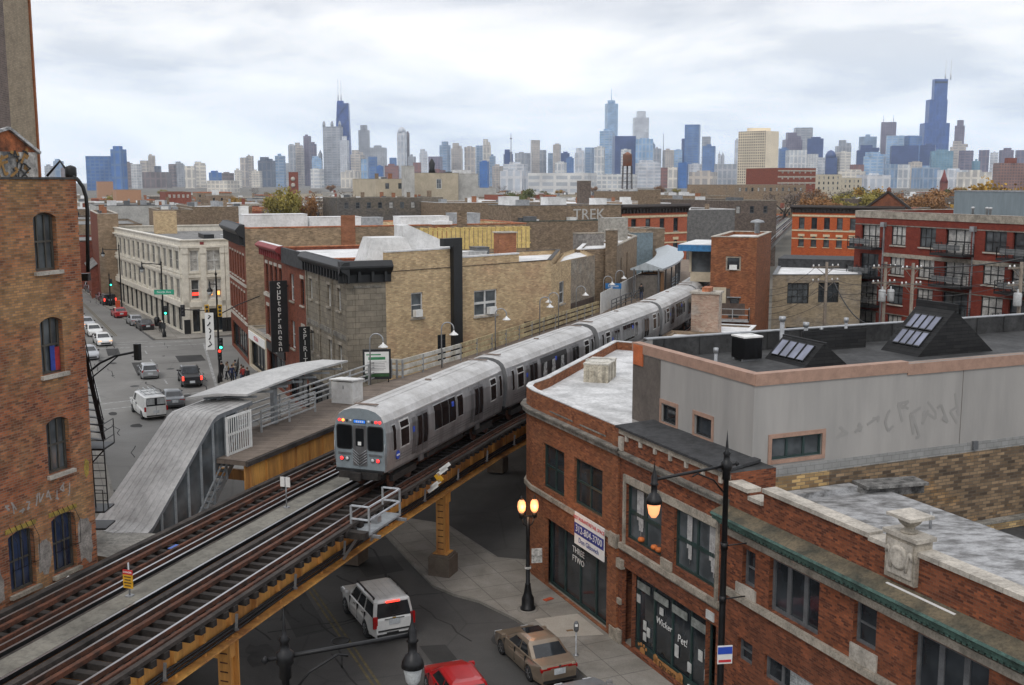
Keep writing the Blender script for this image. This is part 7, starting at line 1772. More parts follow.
pk = make_car('black pickup truck with red tail lights waiting in the junction', BLK_C, PICK, None, 'brake', True, 'pickup_truck', 'pickup truck'); place(pk, 111.4, 13.4, ROT_A - R(2))
m = MB(); m.box((-1.75, 0, 1.148), (1.8, 1.55, .02)); m.build('bed_cover', PLAST, pk)
wg = make_car('silver estate car crossing the junction left of the pickup', SILV_C, HATCH, None, None, True, 'silver_car', 'car'); place(wg, 117.2, 10.0, ROT_A)
cv = make_car('grey car between the white van and the platform canopy', GRY_C, SEDAN, None, None, True, 'grey_car', 'car'); place(cv, 101.5, 10.6, ROT_A)
GE = 'cars in the eastbound lane of the far avenue'; GW = 'cars queuing in the far avenue towards the junction'
fa = lambda a: -R(5.5)
for (a, b, pm, sp, lt_, lab) in ((155.6, 13.1, BLK_C, SEDAN, 'amber', 'black car nearest the junction at the right kerb of the far avenue'), (161.5, 12.3, SILV_C, SEDAN, None, 'silver car parked just ahead of the nearest black car on the far avenue'), (171.8, 10.9, RED_C, SEDAN, None, 'bright red car driving away on the far avenue'),
  (189.5, 10.4, BLK_C, SUVS, 'brake', 'black suv with lit tail lights by the traffic light on the far avenue'), (196.5, 10.0, MAR_C, SEDAN, 'brake', 'maroon car just beyond the black suv on the far avenue'), (203.5, 9.5, WHITE_C, SEDAN, None, 'white car beyond the maroon car on the far avenue'), (211.5, 9.0, GRY_C, SEDAN, None, 'dark grey car farthest in the right hand row of the far avenue'), (218.5, 8.7, SILV_C, HATCH, None, 'small silver hatchback at the far end of the right hand row'), (238, 4.0, BLK_C, SUVS, None, 'dark car far away in the middle of the avenue')):
 c = make_car(lab, pm, sp, GE, lt_, False); place(c, a, b, ROT_A - R(5.5) * (-1))
for (a, b, pm, sp, lt_, lab) in ((143.2, 7.0, WHITE_C, SEDAN, 'amber', 'white car with lit lamps nearest the junction in the left row'), (152.5, 6.4, WHITE_C, SEDAN, None, 'second white car from the junction in the left row'), (161.0, 5.9, SILV_C, SEDAN, 'amber', 'pale silver car with amber lamps third in the left row'), (169.5, 4.9, WHITE_C, SEDAN, None, 'white car fourth in the left row beside the brick corner'), (179.0, 4.4, SILV_C, HATCH, 'amber', 'silver car with amber lamps farthest in the left row'), (132.5, 4.9, SILV_C, SEDAN, None, 'silver parked car seen through the fire escape'), (147, 3.0, BLK_C, SEDAN, None, 'dark car at the left kerb behind the fire escape')):
 c = make_car(lab, pm, sp, GW, lt_, False); place(c, a, b, ROT_A + R(5.5) + math.pi)
# ------------------------------------------------------------------ street furniture near
LAMPON = emit('warm_lamp_globe', (1.0, .40, .17), 1.05)
LAMPHOT = emit('lamp_core', (1.0, .62, .28), 3.0)
tw = root('twin_globe_lamp', (*AB(44.6, 20.2), .134), 'black twin globe street lamp with both lamps lit beside the rounded shop', 'street lamp', None, ROT_A - R(15))
m = MB(); m.lathe([(.36, 0), (.36, .12), (.3, .16), (.29, .55), (.2, .75), (.19, .8), (.13, 1.2), (.14, 1.25), (.10, 1.3), (.085, 3.6), (.10, 3.65), (.075, 4.5)], (0, 0, 0), 16); m.build('post', BLACK_M, tw)
m = MB(); m.lathe([(.5, 0), (.5, .02), (.36, .03)], (0, 0, 0), 20, caps=False); m.build('base_ring', KERB, tw)
m = MB(); m.bar((0, -.42, 4.5), (0, .42, 4.5), .07, .1)
for y in (-.3, .3): m.lathe([(.05, 4.4), (.12, 4.55), (.13, 4.68), (.1, 4.7)], (0, y, 0), 12); m.tube([(0, 0, 4.0), (0, y * .7, 4.15), (0, y, 4.45)], .03, 6)
m.build('crossarm', BLACK_M, tw)
for y in (-.3, .3):
 m = MB(); m.lathe([(.10, 4.7), (.17, 4.82), (.2, 5.0), (.17, 5.2), (.08, 5.32)], (0, y, 0), 16); gb_ = m.build('globe', LAMPON, tw)
 m = MB(); m.lathe([(.09, 5.32), (.05, 5.42), (.03, 5.5), (0, 5.52)], (0, y, 0), 8); m.build('finial', BLACK_M, gb_)
m = MB(); m.lathe([(.16, 2.0), (.16, 2.1), (.14, 2.1)], (0, 0, 0), 12, caps=False); m.box((-.02, -.42, 2.6), (.03, .5, .7)); m.build('notice', M('pale_notice', (.5, .5, .47), .7, var=.3, scale=8), tw)
for y in (-.3, .3):
 ld = bpy.data.lights.new('globe_light', 'POINT'); ld.energy = 26; ld.color = (1, .5, .22); ld.shadow_soft_size = .18
 lo = bpy.data.objects.new('globe_light', ld); COL.objects.link(lo); lo.parent = tw; lo.location = (-.35, y, 5.0)
def arm_lamp(label, base, H, armv, lit, sign=None, lampdrop=.5):
 """tall black pole with a finial and one bracket arm holding a lantern"""
 o = root('arm_street_lamp', (*base, .13), label, 'street lamp', None, 0)
 m = MB(); m.lathe([(.24, 0), (.24, .5), (.16, .7), (.12, 1.0), (.105, H * .6), (.085, H - .6), (.13, H - .58), (.13, H - .3), (.19, H - .24), (.19, H - .02), (.12, H + .04), (.09, H + .2), (.13, H + .28), (.06, H + .36), (.045, H + .5), (0, H + 1.05)], (0, 0, 0), 14); m.build('pole', BLACK_M, o)
 av = Vector((armv[0], armv[1], 0)); L = av.length; d = av / L
 m = MB(); m.tube([d * -.35 + Vector((0, 0, H - .12)), d * L + Vector((0, 0, H - .12 + armv[2]))], .05, 10); m.lathe([(.0, -.1), (.1, 0), (.0, .1)], tuple(d * -.42 + Vector((0, 0, H - .12))), 10)
 m.tube([d * .1 + Vector((0, 0, H - 1.0)), d * .5 + Vector((0, 0, H - .55)), d * (L * .42) + Vector((0, 0, H - .25)), d * (L * .5) + Vector((0, 0, H - .32))], .028, 8); m.build('arm', BLACK_M, o)
 e = d * (L + .1); z = H - .12 + armv[2]
 m = MB(); m.lathe([(0, z + .62), (.03, z + .3), (.07, z + .16), (.1, z + .1), (.1, z - .1), (.14, z - .14), (.10, z - .18), (.10, z - .42), (.16, z - .46), (.24, z - .62), (.26, z - .75), (.22, z - .76)], (e.x, e.y, 0), 14); m.build('lantern', BLACK_M, o)
 m = MB(); m.lathe([(.21, z - .74), (.2, z - .86), (.16, z - 1.08), (.08, z - 1.2), (0, z - 1.22)], (e.x, e.y, 0), 14); m.build('lamp_glass', LAMPON if lit else M('frosted_lamp_glass', (.5, .52, .52), .3), o)
 return o, e, z
pA = atz(726.5, 467, 10.95); pAe = atz(657, 481, 10.85)
al, e_, z_ = arm_lamp('tall black street lamp with lit orange lantern in front of the right hand shops', pA, 11.0, (pAe[0] - pA[0], pAe[1] - pA[1], -.1), True)
m = MB(); m.box((.10, -.13, 4.55), (.5, .03, .62), R(8)); sg = m.build('parking_sign', LET_W, al)
m = MB(); m.box((.10, -.15, 4.7), (.48, .02, .24), R(8)); m.build('blue_panel', LOGO_B, sg); m = MB(); m.box((.10, -.15, 4.34), (.42, .02, .08), R(8)); m.build('red_text', LET_R, sg)
m = MB()
for zz in (8.2, 6.4): m.tube([(.0, 0, zz), (.75, .1, zz + .06)], .022, 6); m.lathe([(.12, zz - .12), (.12, zz + .12)], (0, 0, 0), 12)
m.build('banner_arm', BLACK_M, al)
pB = atz(285, 662, 9.9); pBe = atz(408, 640, 9.95)
arm_lamp('tall black street lamp with unlit lantern rising from the bottom edge', pB, 10.0, (pBe[0] - pB[0], pBe[1] - pB[1], .05), False)
pm = root('parking_meter', (*AB(39.2, 20.0), .134), 'grey coin parking meter on a post beside the champagne sedan', 'parking meter')
m = MB(); m.lathe([(.12, 0), (.12, .03), (.035, .05), (.035, 1.05)], (0, 0, 0), 10); m.build('post', GALV, pm); m = MB(); m.lathe([(.05, 1.05), (.1, 1.1), (.11, 1.3), (.1, 1.42), (.06, 1.5), (0, 1.53)], (0, 0, 0), 12); hd = m.build('head', FR_GREY, pm); m = MB(); m.box((0, -.1, 1.36), (.12, .03, .1)); m.build('dial', LET_W, hd)
m = MB(); m.box((*AB(45.3, 21.6), .15), (.5, .25, .03), .7); o = m.build('litter_sheet', M('red_litter', (.5, .08, .03), .6)); tag(o, 'scrap of red litter on the pavement by the shop door', 'litter')
m = MB(); m.box((*AB(41.6, 20.9), .145), (.3, .14, .02), .3); o = m.build('litter_sheet', M('brown_litter', (.2, .12, .06), .8)); tag(o, 'scrap of brown litter on the pale pavement slab', 'litter')
# ------------------------------------------------------------------ junction signals, signs, poles
GRN = emit('green_signal', (.05, 1.0, .55), 3.0); REDS = emit('red_signal', (1, .04, .02), 2.5)
SIGY = M('signal_yellow', (.62, .36, .03), .5)
def signal_head(parent, p, face, lit, case=FR_BLACK, n=3):
 """three lens head; face = angle it looks towards"""
 m = MB(); m.box(p, (.3, .42, 1.15), face); h = m.build('signal_head', case, parent)
 d = Vector((math.cos(face), math.sin(face), 0)); rot = Matrix.Rotation(face, 3, 'Z') @ Matrix.Rotation(R(90), 3, 'Y')
 for k, mt in enumerate((REDS if lit == 'r' else FR_BLACK, FR_BLACK, GRN if lit == 'g' else FR_BLACK)):
  m = MB(); q = Vector(p) + d * .16 + Vector((0, 0, .36 - .36 * k)); m.lathe([(.14, 0), (.14, .02), (0, .06)], tuple(q), 12, axis=rot); m.build('lens', mt, h)
 return h
FACE_US = R(-90) + R(15)
def street_pole(label, base, H, cat='street pole', arms=(), sig=(), green=None, lamp=None, banner=None, name='signal_pole'):
 o = root(name, (*base, .004), label, cat)
 m = MB(); m.lathe([(.26, 0), (.26, .6), (.15, .9), (.11, 1.1), (.085, H), (.14, H + .05), (.05, H + .3), (0, H + .8)], (0, 0, 0), 12); m.build('pole', BLACK_M, o)
 for (x, y, z0, z1) in arms: m = MB(); m.tube([(0, 0, z0), (x * .5, y * .5, (z0 + z1) / 2 + .12), (x, y, z1)], .05, 8); m.build('arm', BLACK_M, o)
 for (x, y, z, lit, case) in sig: signal_head(o, (x, y, z), FACE_US, lit, case)
 if lamp:
  x, y, z = lamp; m = MB(); m.tube([(0, 0, z), (x, y, z + .05)], .05, 8); m.lathe([(0, z + .4), (.08, z + .1), (.1, z - .3), (.3, z - .6), (.3, z - .7)], (x, y, 0), 12); lt2 = m.build('lamp_arm', BLACK_M, o)
  m = MB(); m.lathe([(.26, z - .7), (.22, z - .95), (0, z - 1.15)], (x, y, 0), 12); m.build('lamp_glass', MATS['frosted_lamp_glass'], lt2)
 return o
p = AB(145.7, 14.6)
sp1 = street_pole('tall lamp post with green street sign and green signal at the white corner block', p, 9.6, arms=[(-2.6, .4, 9.4, 9.5)], sig=[(.35, -.2, 3.6, 'g', FR_BLACK)], lamp=(-2.6, .4, 9.5))
m = MB(); m.box((.3, -.25, 5.95), (2.5, .06, .62), R(4)); gs = m.build('street_sign', M('street_sign_green', (.02, .33, .20), .5), sp1)
me = text_mesh('North Ave', .4, .004); me.materials.append(LET_W); me.transform(Matrix.Translation((.3, -.29, 5.95)) @ Matrix.Rotation(R(4), 4, 'Z') @ Matrix.Rotation(R(90), 4, 'X')); o = bpy.data.objects.new('lettering', me); COL.objects.link(o); o.parent = gs
m = MB(); m.box((.0, -.2, 1.6), (.5, .3, .7)); m.build('signal_cabinet', FR_BLACK, sp1)
p = AB(110.5, 16.2)
sp2 = street_pole('crowded signal post with yellow pedestrian signals and white banner at the near corner', p, 10.8, arms=[(4.0, 1.2, 6.8, 8.6)], sig=[(.3, -.3, 4.0, 'g', FR_BLACK), (.1, -.1, 2.9, 'r', FR_BLACK), (-3.6, .6, 7.2, None, FR_BLACK), (-1.0, -.1, 7.3, None, SIGY), (.3, -.2, 7.3, None, SIGY)], lamp=(-.6, -.2, 9.9))
m = MB(); m.tube([(0, 0, 7.25), (-3.7, .6, 7.3)], .05, 8); m.build('mast_arm', BLACK_M, sp2)
bnr = root('street_banner', (p[0] - .75, p[1] - .3, 3.4), 'white street banner with black brush figures hung on the signal post', 'banner', None, R(3))
m = MB(); m.box((0, 0, 1.85), (.85, .03, 3.7)); m.build('cloth', LET_W, bnr)
m = MB()
for k in range(5): m.tube([(-.2 + .1 * (k % 3), -.02, .3 + .7 * k), (.15 - .1 * (k % 2), -.02, .55 + .7 * k), (-.05 + .1 * (k % 2), -.02, .85 + .65 * k)], .06, 5)
m.build('brush_figure', LET_K, bnr)
m = MB(); m.bar((-.4, 0, 3.72), (.8, .1, 3.72), .04, .04); m.build('rod', BLACK_M, bnr)
pa, pb = aty(84, 376, 76), aty(135, 352, 76)
ms = root('signal_mast', (pa.x, pa.y, 0), 'black curved mast arm with one traffic signal over the junction', 'traffic signal', None, 0, world=True)
m = MB(); m.tube([(pa.x, pa.y, 0), (pa.x, pa.y, pa.z + .6)], .14, 10); m.build('pole', BLACK_M, ms)
m = MB(); m.tube([pa, aty(100, 363, 76), aty(115, 356, 76), pb], .08, 8); m.tube([aty(84, 384, 76), aty(105, 367, 76), aty(118, 356, 76)], .05, 8); m.build('arm', BLACK_M, ms)
signal_head(ms, tuple(aty(137.5, 352, 76)), R(70), None)
for (a, b, h, lab, lamp) in ((175.5, 11.6, 10.2, 'lamp post halfway along the far avenue beside the white corner block', (-2.6, .4, 9.7)), (186, 10.6, 5.0, 'short signal post with green light along the far avenue', None), (214, 9.0, 9.5, 'far lamp post near the red gabled building', (-2.6, .4, 9.0)), (236, 7.4, 9.5, 'farthest lamp post along the avenue', (-2.6, .4, 9.0)), (150.5, 3.2, 5.6, 'black signal post at the left kerb of the far avenue', None), (142.8, 4.0, 4.5, 'short black signal post beside the white car at the left of the junction', None)):
 sgl = [(.3, -.2, 3.9, 'g', FR_BLACK)] if a == 186 else ([(0.2, -.2, 3.3, None, FR_BLACK), (-.5, -.2, 3.3, None, FR_BLACK)] if lamp is None else [])
 street_pole(lab, AB(a, b), h, lamp=lamp, sig=sgl)
m = root('news_box', (*AB(181.5, 11.4), .13), 'orange red newspaper box on the far avenue pavement', 'news box', None, ROT_A); q = MB(); q.box((0, 0, .75), (.7, .7, 1.1)); q.build('box', M('orange_red_paint', (.6, .09, .03), .5), m); q = MB(); q.box((0, 0, .1), (.4, .4, .2)); q.build('stand', FR_BLACK, m)
m = root('litter_bin', (*AB(157.5, 14.9), .13), 'round black litter bin behind the black car on the far avenue', 'litter bin'); q = MB(); q.lathe([(.3, 0), (.36, .1), (.38, 1.05), (.32, 1.1), (.3, 1.2), (0, 1.3)], (0, 0, 0), 14); q.build('bin', BLACK_M, m)
for (a, b, col, lab) in ((205, 10.6, LOGO_B, 'blue hanging shop sign far along the avenue'), (226, 1.5, LOGO_B, 'blue awning sign beside the gooseneck pipe')):
 q = root('shop_sign', (*AB(a, b), 0), lab, 'sign', None, 0); m = MB(); m.box((0, 0, 5.2), (1.6 if b > 5 else 3.2, .2, 2.4 if b > 5 else 1.6)); m.build('board', col, q); m = MB(); m.tube([(0, .2, 0), (0, .2, 6)], .07, 8); m.build('post', BLACK_M, q)
railing('iron_railing', 'black iron railing behind the people at the near corner', [AB(113, 18.3), AB(118, 19.3)], 1.1, 3, 1.2, .05, BLACK_M, z=.13)
def bicycle(label, p, rz):
 o = root('bicycle', (*p, .134), label, 'bicycle', None, rz); rot = Matrix.Rotation(R(90), 3, 'X')
 for x in (-.52, .52):
  m = MB(); m.tube([(x + .33 * math.cos(2 * math.pi * k / 16), 0, .34 + .33 * math.sin(2 * math.pi * k / 16)) for k in range(17)], .025, 5); m.build('wheel', TYRE, o)
 m = MB(); m.tube([(-.52, 0, .34), (-.1, 0, .34), (.38, 0, .82), (-.18, 0, .82), (-.52, 0, .34)], .022, 5); m.tube([(-.1, 0, .34), (-.2, 0, .92)], .02, 5); m.tube([(.52, 0, .34), (.36, 0, 1.0)], .02, 5); m.build('frame', BLACK_M, o)
 m = MB(); m.box((-.22, 0, .94), (.24, .12, .05)); m.build('saddle', PLAST, o); m = MB(); m.tube([(.36, -.26, 1.02), (.36, .26, 1.02)], .02, 5); m.build('handlebar', BLACK_M, o)
bicycle('dark bicycle chained on the pavement beside the white corner block', AB(151.5, 14.7), ROT_A + R(10))
# ------------------------------------------------------------------ people at the corner
SKIN = M('skin', (.42, .24, .17), .6, var=.05); HAIRS = [M('dark_hair', (.03, .02, .015), .7), M('brown_hair', (.10, .055, .03), .7), M('fair_hair', (.30, .2, .1), .7)]
def person(label, loc, rz, coat, trousers, pose=0, hair=0, group=None, h=1.72):
 o = root('person', (*loc, .134), label, 'person', group, rz)
 s = h / 1.75
 sw = (0, .16, -.12)[pose]
 J = {'pel': (0, 0, .95), 'wst': (0, 0, 1.12), 'chs': (.02, 0, 1.36), 'nck': (.02, 0, 1.5), 'hd0': (.04, 0, 1.58), 'hd1': (.05, 0, 1.72),
  'hl': (0, .1, .92), 'kl': (.06 + sw, .11, .5), 'al': (.0 + sw * 1.5, .11, .08), 'tl': (.16 + sw * 1.5, .13, .04), 'hr': (0, -.1, .92), 'kr': (.05 - sw, -.11, .5), 'ar': (-.02 - sw * 1.5, -.11, .08), 'tr': (.14 - sw * 1.5, -.13, .04),
  'sl': (.0, .2, 1.42), 'el': (-.04 - sw * .6, .26, 1.14), 'wl': (.06 - sw * .5, .25, .9), 'fl': (.10 - sw * .5, .24, .82), 'sr': (.0, -.2, 1.42), 'er': ((-.04 + sw * .6) if pose != 2 else .12, -.26, 1.14), 'wr': ((.06 + sw * .5) if pose != 2 else .32, -.22, .9 if pose != 2 else 1.22), 'fr': ((.1 + sw * .5) if pose != 2 else .38, -.2, .82 if pose != 2 else 1.28)}
 Rr = dict(pel=.15, wst=.14, chs=.16, nck=.062, hd0=.085, hd1=.09, hl=.10, kl=.072, al=.048, tl=.042, hr=.10, kr=.072, ar=.048, tr=.042, sl=.075, el=.056, wl=.038, fl=.03, sr=.075, er=.056, wr=.038, fr=.03)
 E_ = [('pel', 'wst'), ('wst', 'chs'), ('chs', 'nck'), ('nck', 'hd0'), ('hd0', 'hd1'), ('pel', 'hl'), ('hl', 'kl'), ('kl', 'al'), ('al', 'tl'), ('pel', 'hr'), ('hr', 'kr'), ('kr', 'ar'), ('ar', 'tr'), ('chs', 'sl'), ('sl', 'el'), ('el', 'wl'), ('wl', 'fl'), ('chs', 'sr'), ('sr', 'er'), ('er', 'wr'), ('wr', 'fr')]
 ks = list(J); me = bpy.data.meshes.new('body'); me.from_pydata([tuple(c * s for c in J[k]) for k in ks], [(ks.index(a), ks.index(b)) for a, b in E_], [])
 t = bpy.data.objects.new('body', me); COL.objects.link(t)
 md = t.modifiers.new('Skin', 'SKIN'); sv = me.skin_vertices[0].data
 for i, k in enumerate(ks): sv[i].radius = (Rr[k] * s, Rr[k] * s * (1.0 if k not in ('chs', 'wst', 'pel') else .85)); sv[i].use_root = (k == 'pel')
 sd = t.modifiers.new('Sub', 'SUBSURF'); sd.levels = 1; sd.render_levels = 1
 dg = bpy.context.evaluated_depsgraph_get(); dg.update(); nm = bpy.data.meshes.new_from_object(t.evaluated_get(dg)); bpy.data.objects.remove(t)
 for mt in (SKIN, coat, trousers, PLAST): nm.materials.append(mt)
 for p in nm.polygons:
  z = p.center.z / s; y = abs(p.center.y) / s; p.use_smooth = True
  p.material_index = 0 if z > 1.49 else (3 if z < .1 else (2 if (z < .93 and y < .19) else (0 if (z < .88 and pose != 2) else 1)))
 b = bpy.data.objects.new('body', nm); COL.objects.link(b); b.parent = o
 m = MB(); m.lathe([(.10 * s, 1.62 * s), (.108 * s, 1.68 * s), (.095 * s, 1.76 * s), (.05 * s, 1.81 * s), (0, 1.82 * s)], (.02 * s, 0, 0), 10, caps=False); m.build('hair', HAIRS[hair], o)
 m = MB(); m.box((.125 * s, 0, 1.635 * s), (.03, .03, .04)); m.build('nose', SKIN, o)
 return o
CL = {n: M('cloth_' + n, c, .9, var=.15) for n, c in dict(black=(.02, .02, .022), navy=(.025, .035, .09), grey=(.14, .14, .14), cream=(.5, .45, .36), brown=(.12, .07, .04), ochre=(.35, .22, .06), white=(.6, .6, .58), red=(.3, .03, .03), denim=(.05, .07, .14), green=(.06, .09, .05)).items()}
GP = 'people waiting at the near corner of the junction'
for (a, b, rz, c, t, ps, hr, lab) in ((112.3, 16.7, 2.6, 'black', 'black', 0, 0, 'person in all black standing beside the signal post'), (111.8, 17.2, 3.4, 'ochre', 'denim', 1, 1, 'person in an ochre top and jeans at the corner'), (111.2, 17.0, 2.9, 'white', 'black', 2, 2, 'person in a white top holding one hand up at the corner'), (112.6, 18.1, 4.0, 'grey', 'black', 0, 0, 'person in a grey coat by the black iron railing'),
  (110.6, 17.6, 2.2, 'cream', 'denim', 1, 2, 'person in a cream jacket in the middle of the corner group'), (109.8, 17.3, 5.2, 'navy', 'black', 0, 0, 'person in navy nearest the kerb at the corner'), (109.5, 18.2, 3.0, 'brown', 'denim', 2, 1, 'person in a brown jacket by the low tan shop'), (108.6, 18.2, 1.2, 'red', 'black', 1, 0, 'person in a dark red coat walking beside the low tan shop'), (107.6, 18.4, 1.2, 'black', 'grey', 0, 1, 'person in black coat and grey trousers near the canopy edge')):
 person(lab, AB(a, b), rz, CL[c], CL[t], ps, hr, GP)
for (a, b, rz, c, t, ps, lab) in ((149.8, 14.6, 1.9, 'black', 'black', 1, 'person in black walking beside the green signal at the white block'), (196, 10.6, 1.9, 'navy', 'black', 1, 'person in navy walking on the far avenue pavement'), (203, 10.9, 5.0, 'white', 'denim', 0, 'person in a white top far down the avenue pavement'), (209, 10.2, 1.8, 'grey', 'black', 1, 'person in grey farther down the avenue pavement'), (222, 9.0, 1.8, 'black', 'denim', 0, 'farthest person in black on the avenue pavement')):
 person(lab, AB(a, b), rz, CL[c], CL[t], ps, 0, 'people on the far avenue pavement')
person('person in black standing at the near end of the far canopy', ST(113.0, -26.6), R(60), CL['black'], CL['denim'], 0, 0).location.z = ZP + .01
# ------------------------------------------------------------------ roofs between here and downtown
LANDM = [(60, 'the old brick building roofline'), (130, 'the blue glass block'), (230, 'the white corner block roof'), (290, 'the yellow green tree'), (345, 'the dark tower with twin antennas'), (425, 'the large beige building'), (520, 'the roof graffiti wall'), (627, 'the rooftop water tank'), (700, 'the tall blue glass slab'), (758, 'the cream slab block'), (840, 'the autumn trees'), (937, 'the tall stepped dark tower'), (1010, 'the brownish brick slab')]
def near_mark(x): return min(LANDM, key=lambda q: abs(q[0] - x))[1]
def uof(p): return 512 + 1095 * p[0] / (p[1] * _ct + 1.5)
S_SM = WS(frame=FR_GREY, nx=1, nz=2, fw=.12, inset=.15, glass=[G_DARK, G_GREY, G_PALE])
CLUT = []
def block(name, label, u0, u1, v, z, mat, roof=ROOF_G, depth=18, parapet=.4, coping=STONE, rows=0, n=0, cat='building', group=None, Y=None, sidemat=None, wst=None):
 """low building whose near face stands square to the street grid"""
 if Y is None: L = Vector(atz(u0, v, z))
 else: L = aty(u0, v, Y).xy; z = aty(u0, v, Y).z
 eb = Vector(EB); ea = Vector(EA); w = 1.0
 k = (u1 - 512) / 1095. * (_ct + (20 - z) * _st / max(30, L.y))
 w = (k * L.y - L.x) / (eb.x - k * eb.y); w = max(w, 3)
 ops = []
 for r in range(rows):
  za = z - 2.9 - r * 3.3
  if n: ops += grid_ops(w, n, min(1.2, w / n * .5), [(za, za + 1.7)], wst or S_SM)
 e = {0: dict(ops=ops)}
 if sidemat: e[3] = dict(mat=sidemat)
 if depth > 7 and cat == 'building' and L.y < 500: CLUT.append((L, w, z - parapet, max(4, int(w / 2.2)), depth))
 return Building(name, label, cat, [L, L + eb * w, L + eb * w + ea * depth, L + ea * depth], 0, z, mat, roof, e, parapet=parapet, coping=coping, group=group)
PALE = M('pale_grey_render', (.46, .45, .42), .9, var=.1, scale=.4); TANB = brick('dusty_tan_brick', (.36, .26, .17), (.27, .19, .12), (.25, .2, .15), .5, .2, .02, patch=(.3, .24, .18), pscale=.12, soot=.25); DKB = brick('dark_brown_brick', (.21, .165, .135), (.14, .11, .09), (.11, .09, .08), .5, .2, .02, soot=.3); RDB = brick('dusty_red_brick', (.30, .09, .055), (.22, .065, .042), (.2, .1, .08), .5, .2, .02, soot=.25); ORB = M('orange_tan_wall', (.44, .25, .15), .9, var=.1)
block('long_pale_building', 'long pale walled building with black roof line behind the white corner block', 96, 190, 206, 13, PALE, ROOF_D, 40, coping=FR_BLACK)
block('tan_side_building', 'tan brick side wall with red front edge left of the white corner block', 97, 118, 214, 14.6, TANB, ROOF_G, 24, sidemat=B_SUBRED, coping=STONE_L)
block('brown_block', 'small brown brick block standing on the skyline of the white block roof', 158, 193, 210, 14, B_BROWN, ROOF_G, 20)
block('brown_block', 'wide grey brown brick block between the white block and the black cornice', 192, 252, 207, 14, B_BROWN, ROOF_W, 30, n=3, rows=0)
block('orange_wall_building', 'orange walled far building with stepped parapet beyond the long pale building', 116, 141, 190, 15, ORB, ROOF_G, 30); block('orange_wall_building', 'small square orange penthouse near the blue glass block', 97, 113, 181.5, 19.2, ORB, ROOF_G, 20)
block('red_row_building', 'far red brick building with a row of small windows beyond the pale building', 166, 191, 192, 14.5, RDB, ROOF_G, 30, rows=1, n=5, wst=WS(frame=STONE_L, glass=[G_PALE], fw=.2, name='window'))
gl2 = root('gabled_hall', (*AB(208, 13), 0), 'low red brick gabled building beside the far avenue pavement', 'building', None, ROT_A); m = MB()
for y in (-4.6, 4.6): pass
m.face([(-8, -4.5, 0), (-8, 4.5, 0), (-8, 4.5, 5), (-8, 0, 8.2), (-8, -4.5, 5)]); m.face([(12, -4.5, 0), (12, -4.5, 5), (12, 0, 8.2), (12, 4.5, 5), (12, 4.5, 0)])
for y in (-4.5, 4.5): m.face([(-8, y, 0), (12, y, 0), (12, y, 5), (-8, y, 5)])
m.build('wall', RDB, gl2); m = MB(); m.face([(-8.2, -4.8, 4.9), (12.2, -4.8, 4.9), (12.2, 0, 8.4), (-8.2, 0, 8.4)]); m.face([(-8.2, 4.8, 4.9), (12.2, 4.8, 4.9), (12.2, 0, 8.4), (-8.2, 0, 8.4)]); m.build('roof', ROOF_G, gl2)
for k, (a, w, h, mt, lab) in enumerate(((150, 12, 11, RDB, 'red brick shop row front at the left edge of the far avenue'), (165, 18, 13, TANB, 'tan brick shop block on the left side of the far avenue'), (186, 22, 12, DKB, 'dark brown brick block on the left side of the far avenue'), (212, 26, 15, M('mauve_brown_wall', (.16, .10, .095), .9), 'mauve brown block at the far left end of the avenue'), (242, 40, 12, TANB, 'long tan block far down the left side of the avenue'), (290, 60, 11, RDB, 'red brick block farthest down the left side of the avenue'))):
 off_ = -3.2 - max(0, a - 150) * .11
 Building('avenue_shop_block', lab, 'building', [AB(a, off_), AB(a + w, off_ - w * .11), AB(a + w, off_ - 20), AB(a, off_ - 20)], 0, h, mt, ROOF_G, {0: dict(ops=grid_ops(w, max(3, int(w / 4)), 1.2, [(h - 3.2, h - 1.3), (h - 6.6, h - 4.7)], S_SM))}, parapet=.4, coping=STONE_D)
for k, (a, w, h, mt, lab) in enumerate(((218, 24, 9, RDB, 'red brick shop block right of the far avenue past the gabled hall'), (244, 34, 11, TANB, 'tan shop block farther right of the far avenue'), (282, 60, 10, DKB, 'dark shop block farthest right of the far avenue'))):
 off_ = 11.5 - max(0, a - 150) * .09
 Building('avenue_shop_block', lab, 'building', [AB(a, off_), AB(a + w, off_ - w * .09), AB(a + w, off_ + 18), AB(a, off_ + 18)], 0, h, mt, ROOF_G, {3: dict(ops=[])}, parapet=.4, coping=STONE_D)
bw = Building('beige_warehouse', 'large plain beige building with roof hut and few windows in the middle distance', 'building', [aty(411, 173, 330).xy, aty(458, 173, 338).xy, aty(463, 173, 372).xy, aty(420, 173, 366).xy], 0, 22.3, BEIGE, ROOF_G, {0: dict(ops=[(8.4, 10.2, 17.6, 20.6, WS(frame=FR_WHITE, nx=2, nz=2, glass=[G_GREY], fw=.2))])}, parapet=.3, coping=STONE_D)
block('beige_wing', 'lower beige wing with one dark window left of the large beige building', 376, 411, 179, 0, BEIGE, ROOF_G, 26, Y=326, rows=1, n=2); block('white_wing', 'off white wing with two vents right of the large beige building', 458, 478, 174, 0, PALE, ROOF_G, 24, Y=340); block('stair_tower', 'narrow pale chimney tower on the left edge of the large beige building', 404.5, 409, 166, 0, PALE, ROOF_G, 3, Y=322, cat='chimney')
o = root('roof_statue', (*aty(432, 171, 345).xy, 22.3), 'dark cowled vent like a small figure on the large beige building roof', 'vent'); m = MB(); m.lathe([(1.1, 0), (.8, 1.5), (1.0, 3.0), (.4, 4.2), (0, 4.6)], (0, 0, 0), 10); m.build('cowl', FR_BLACK, o)
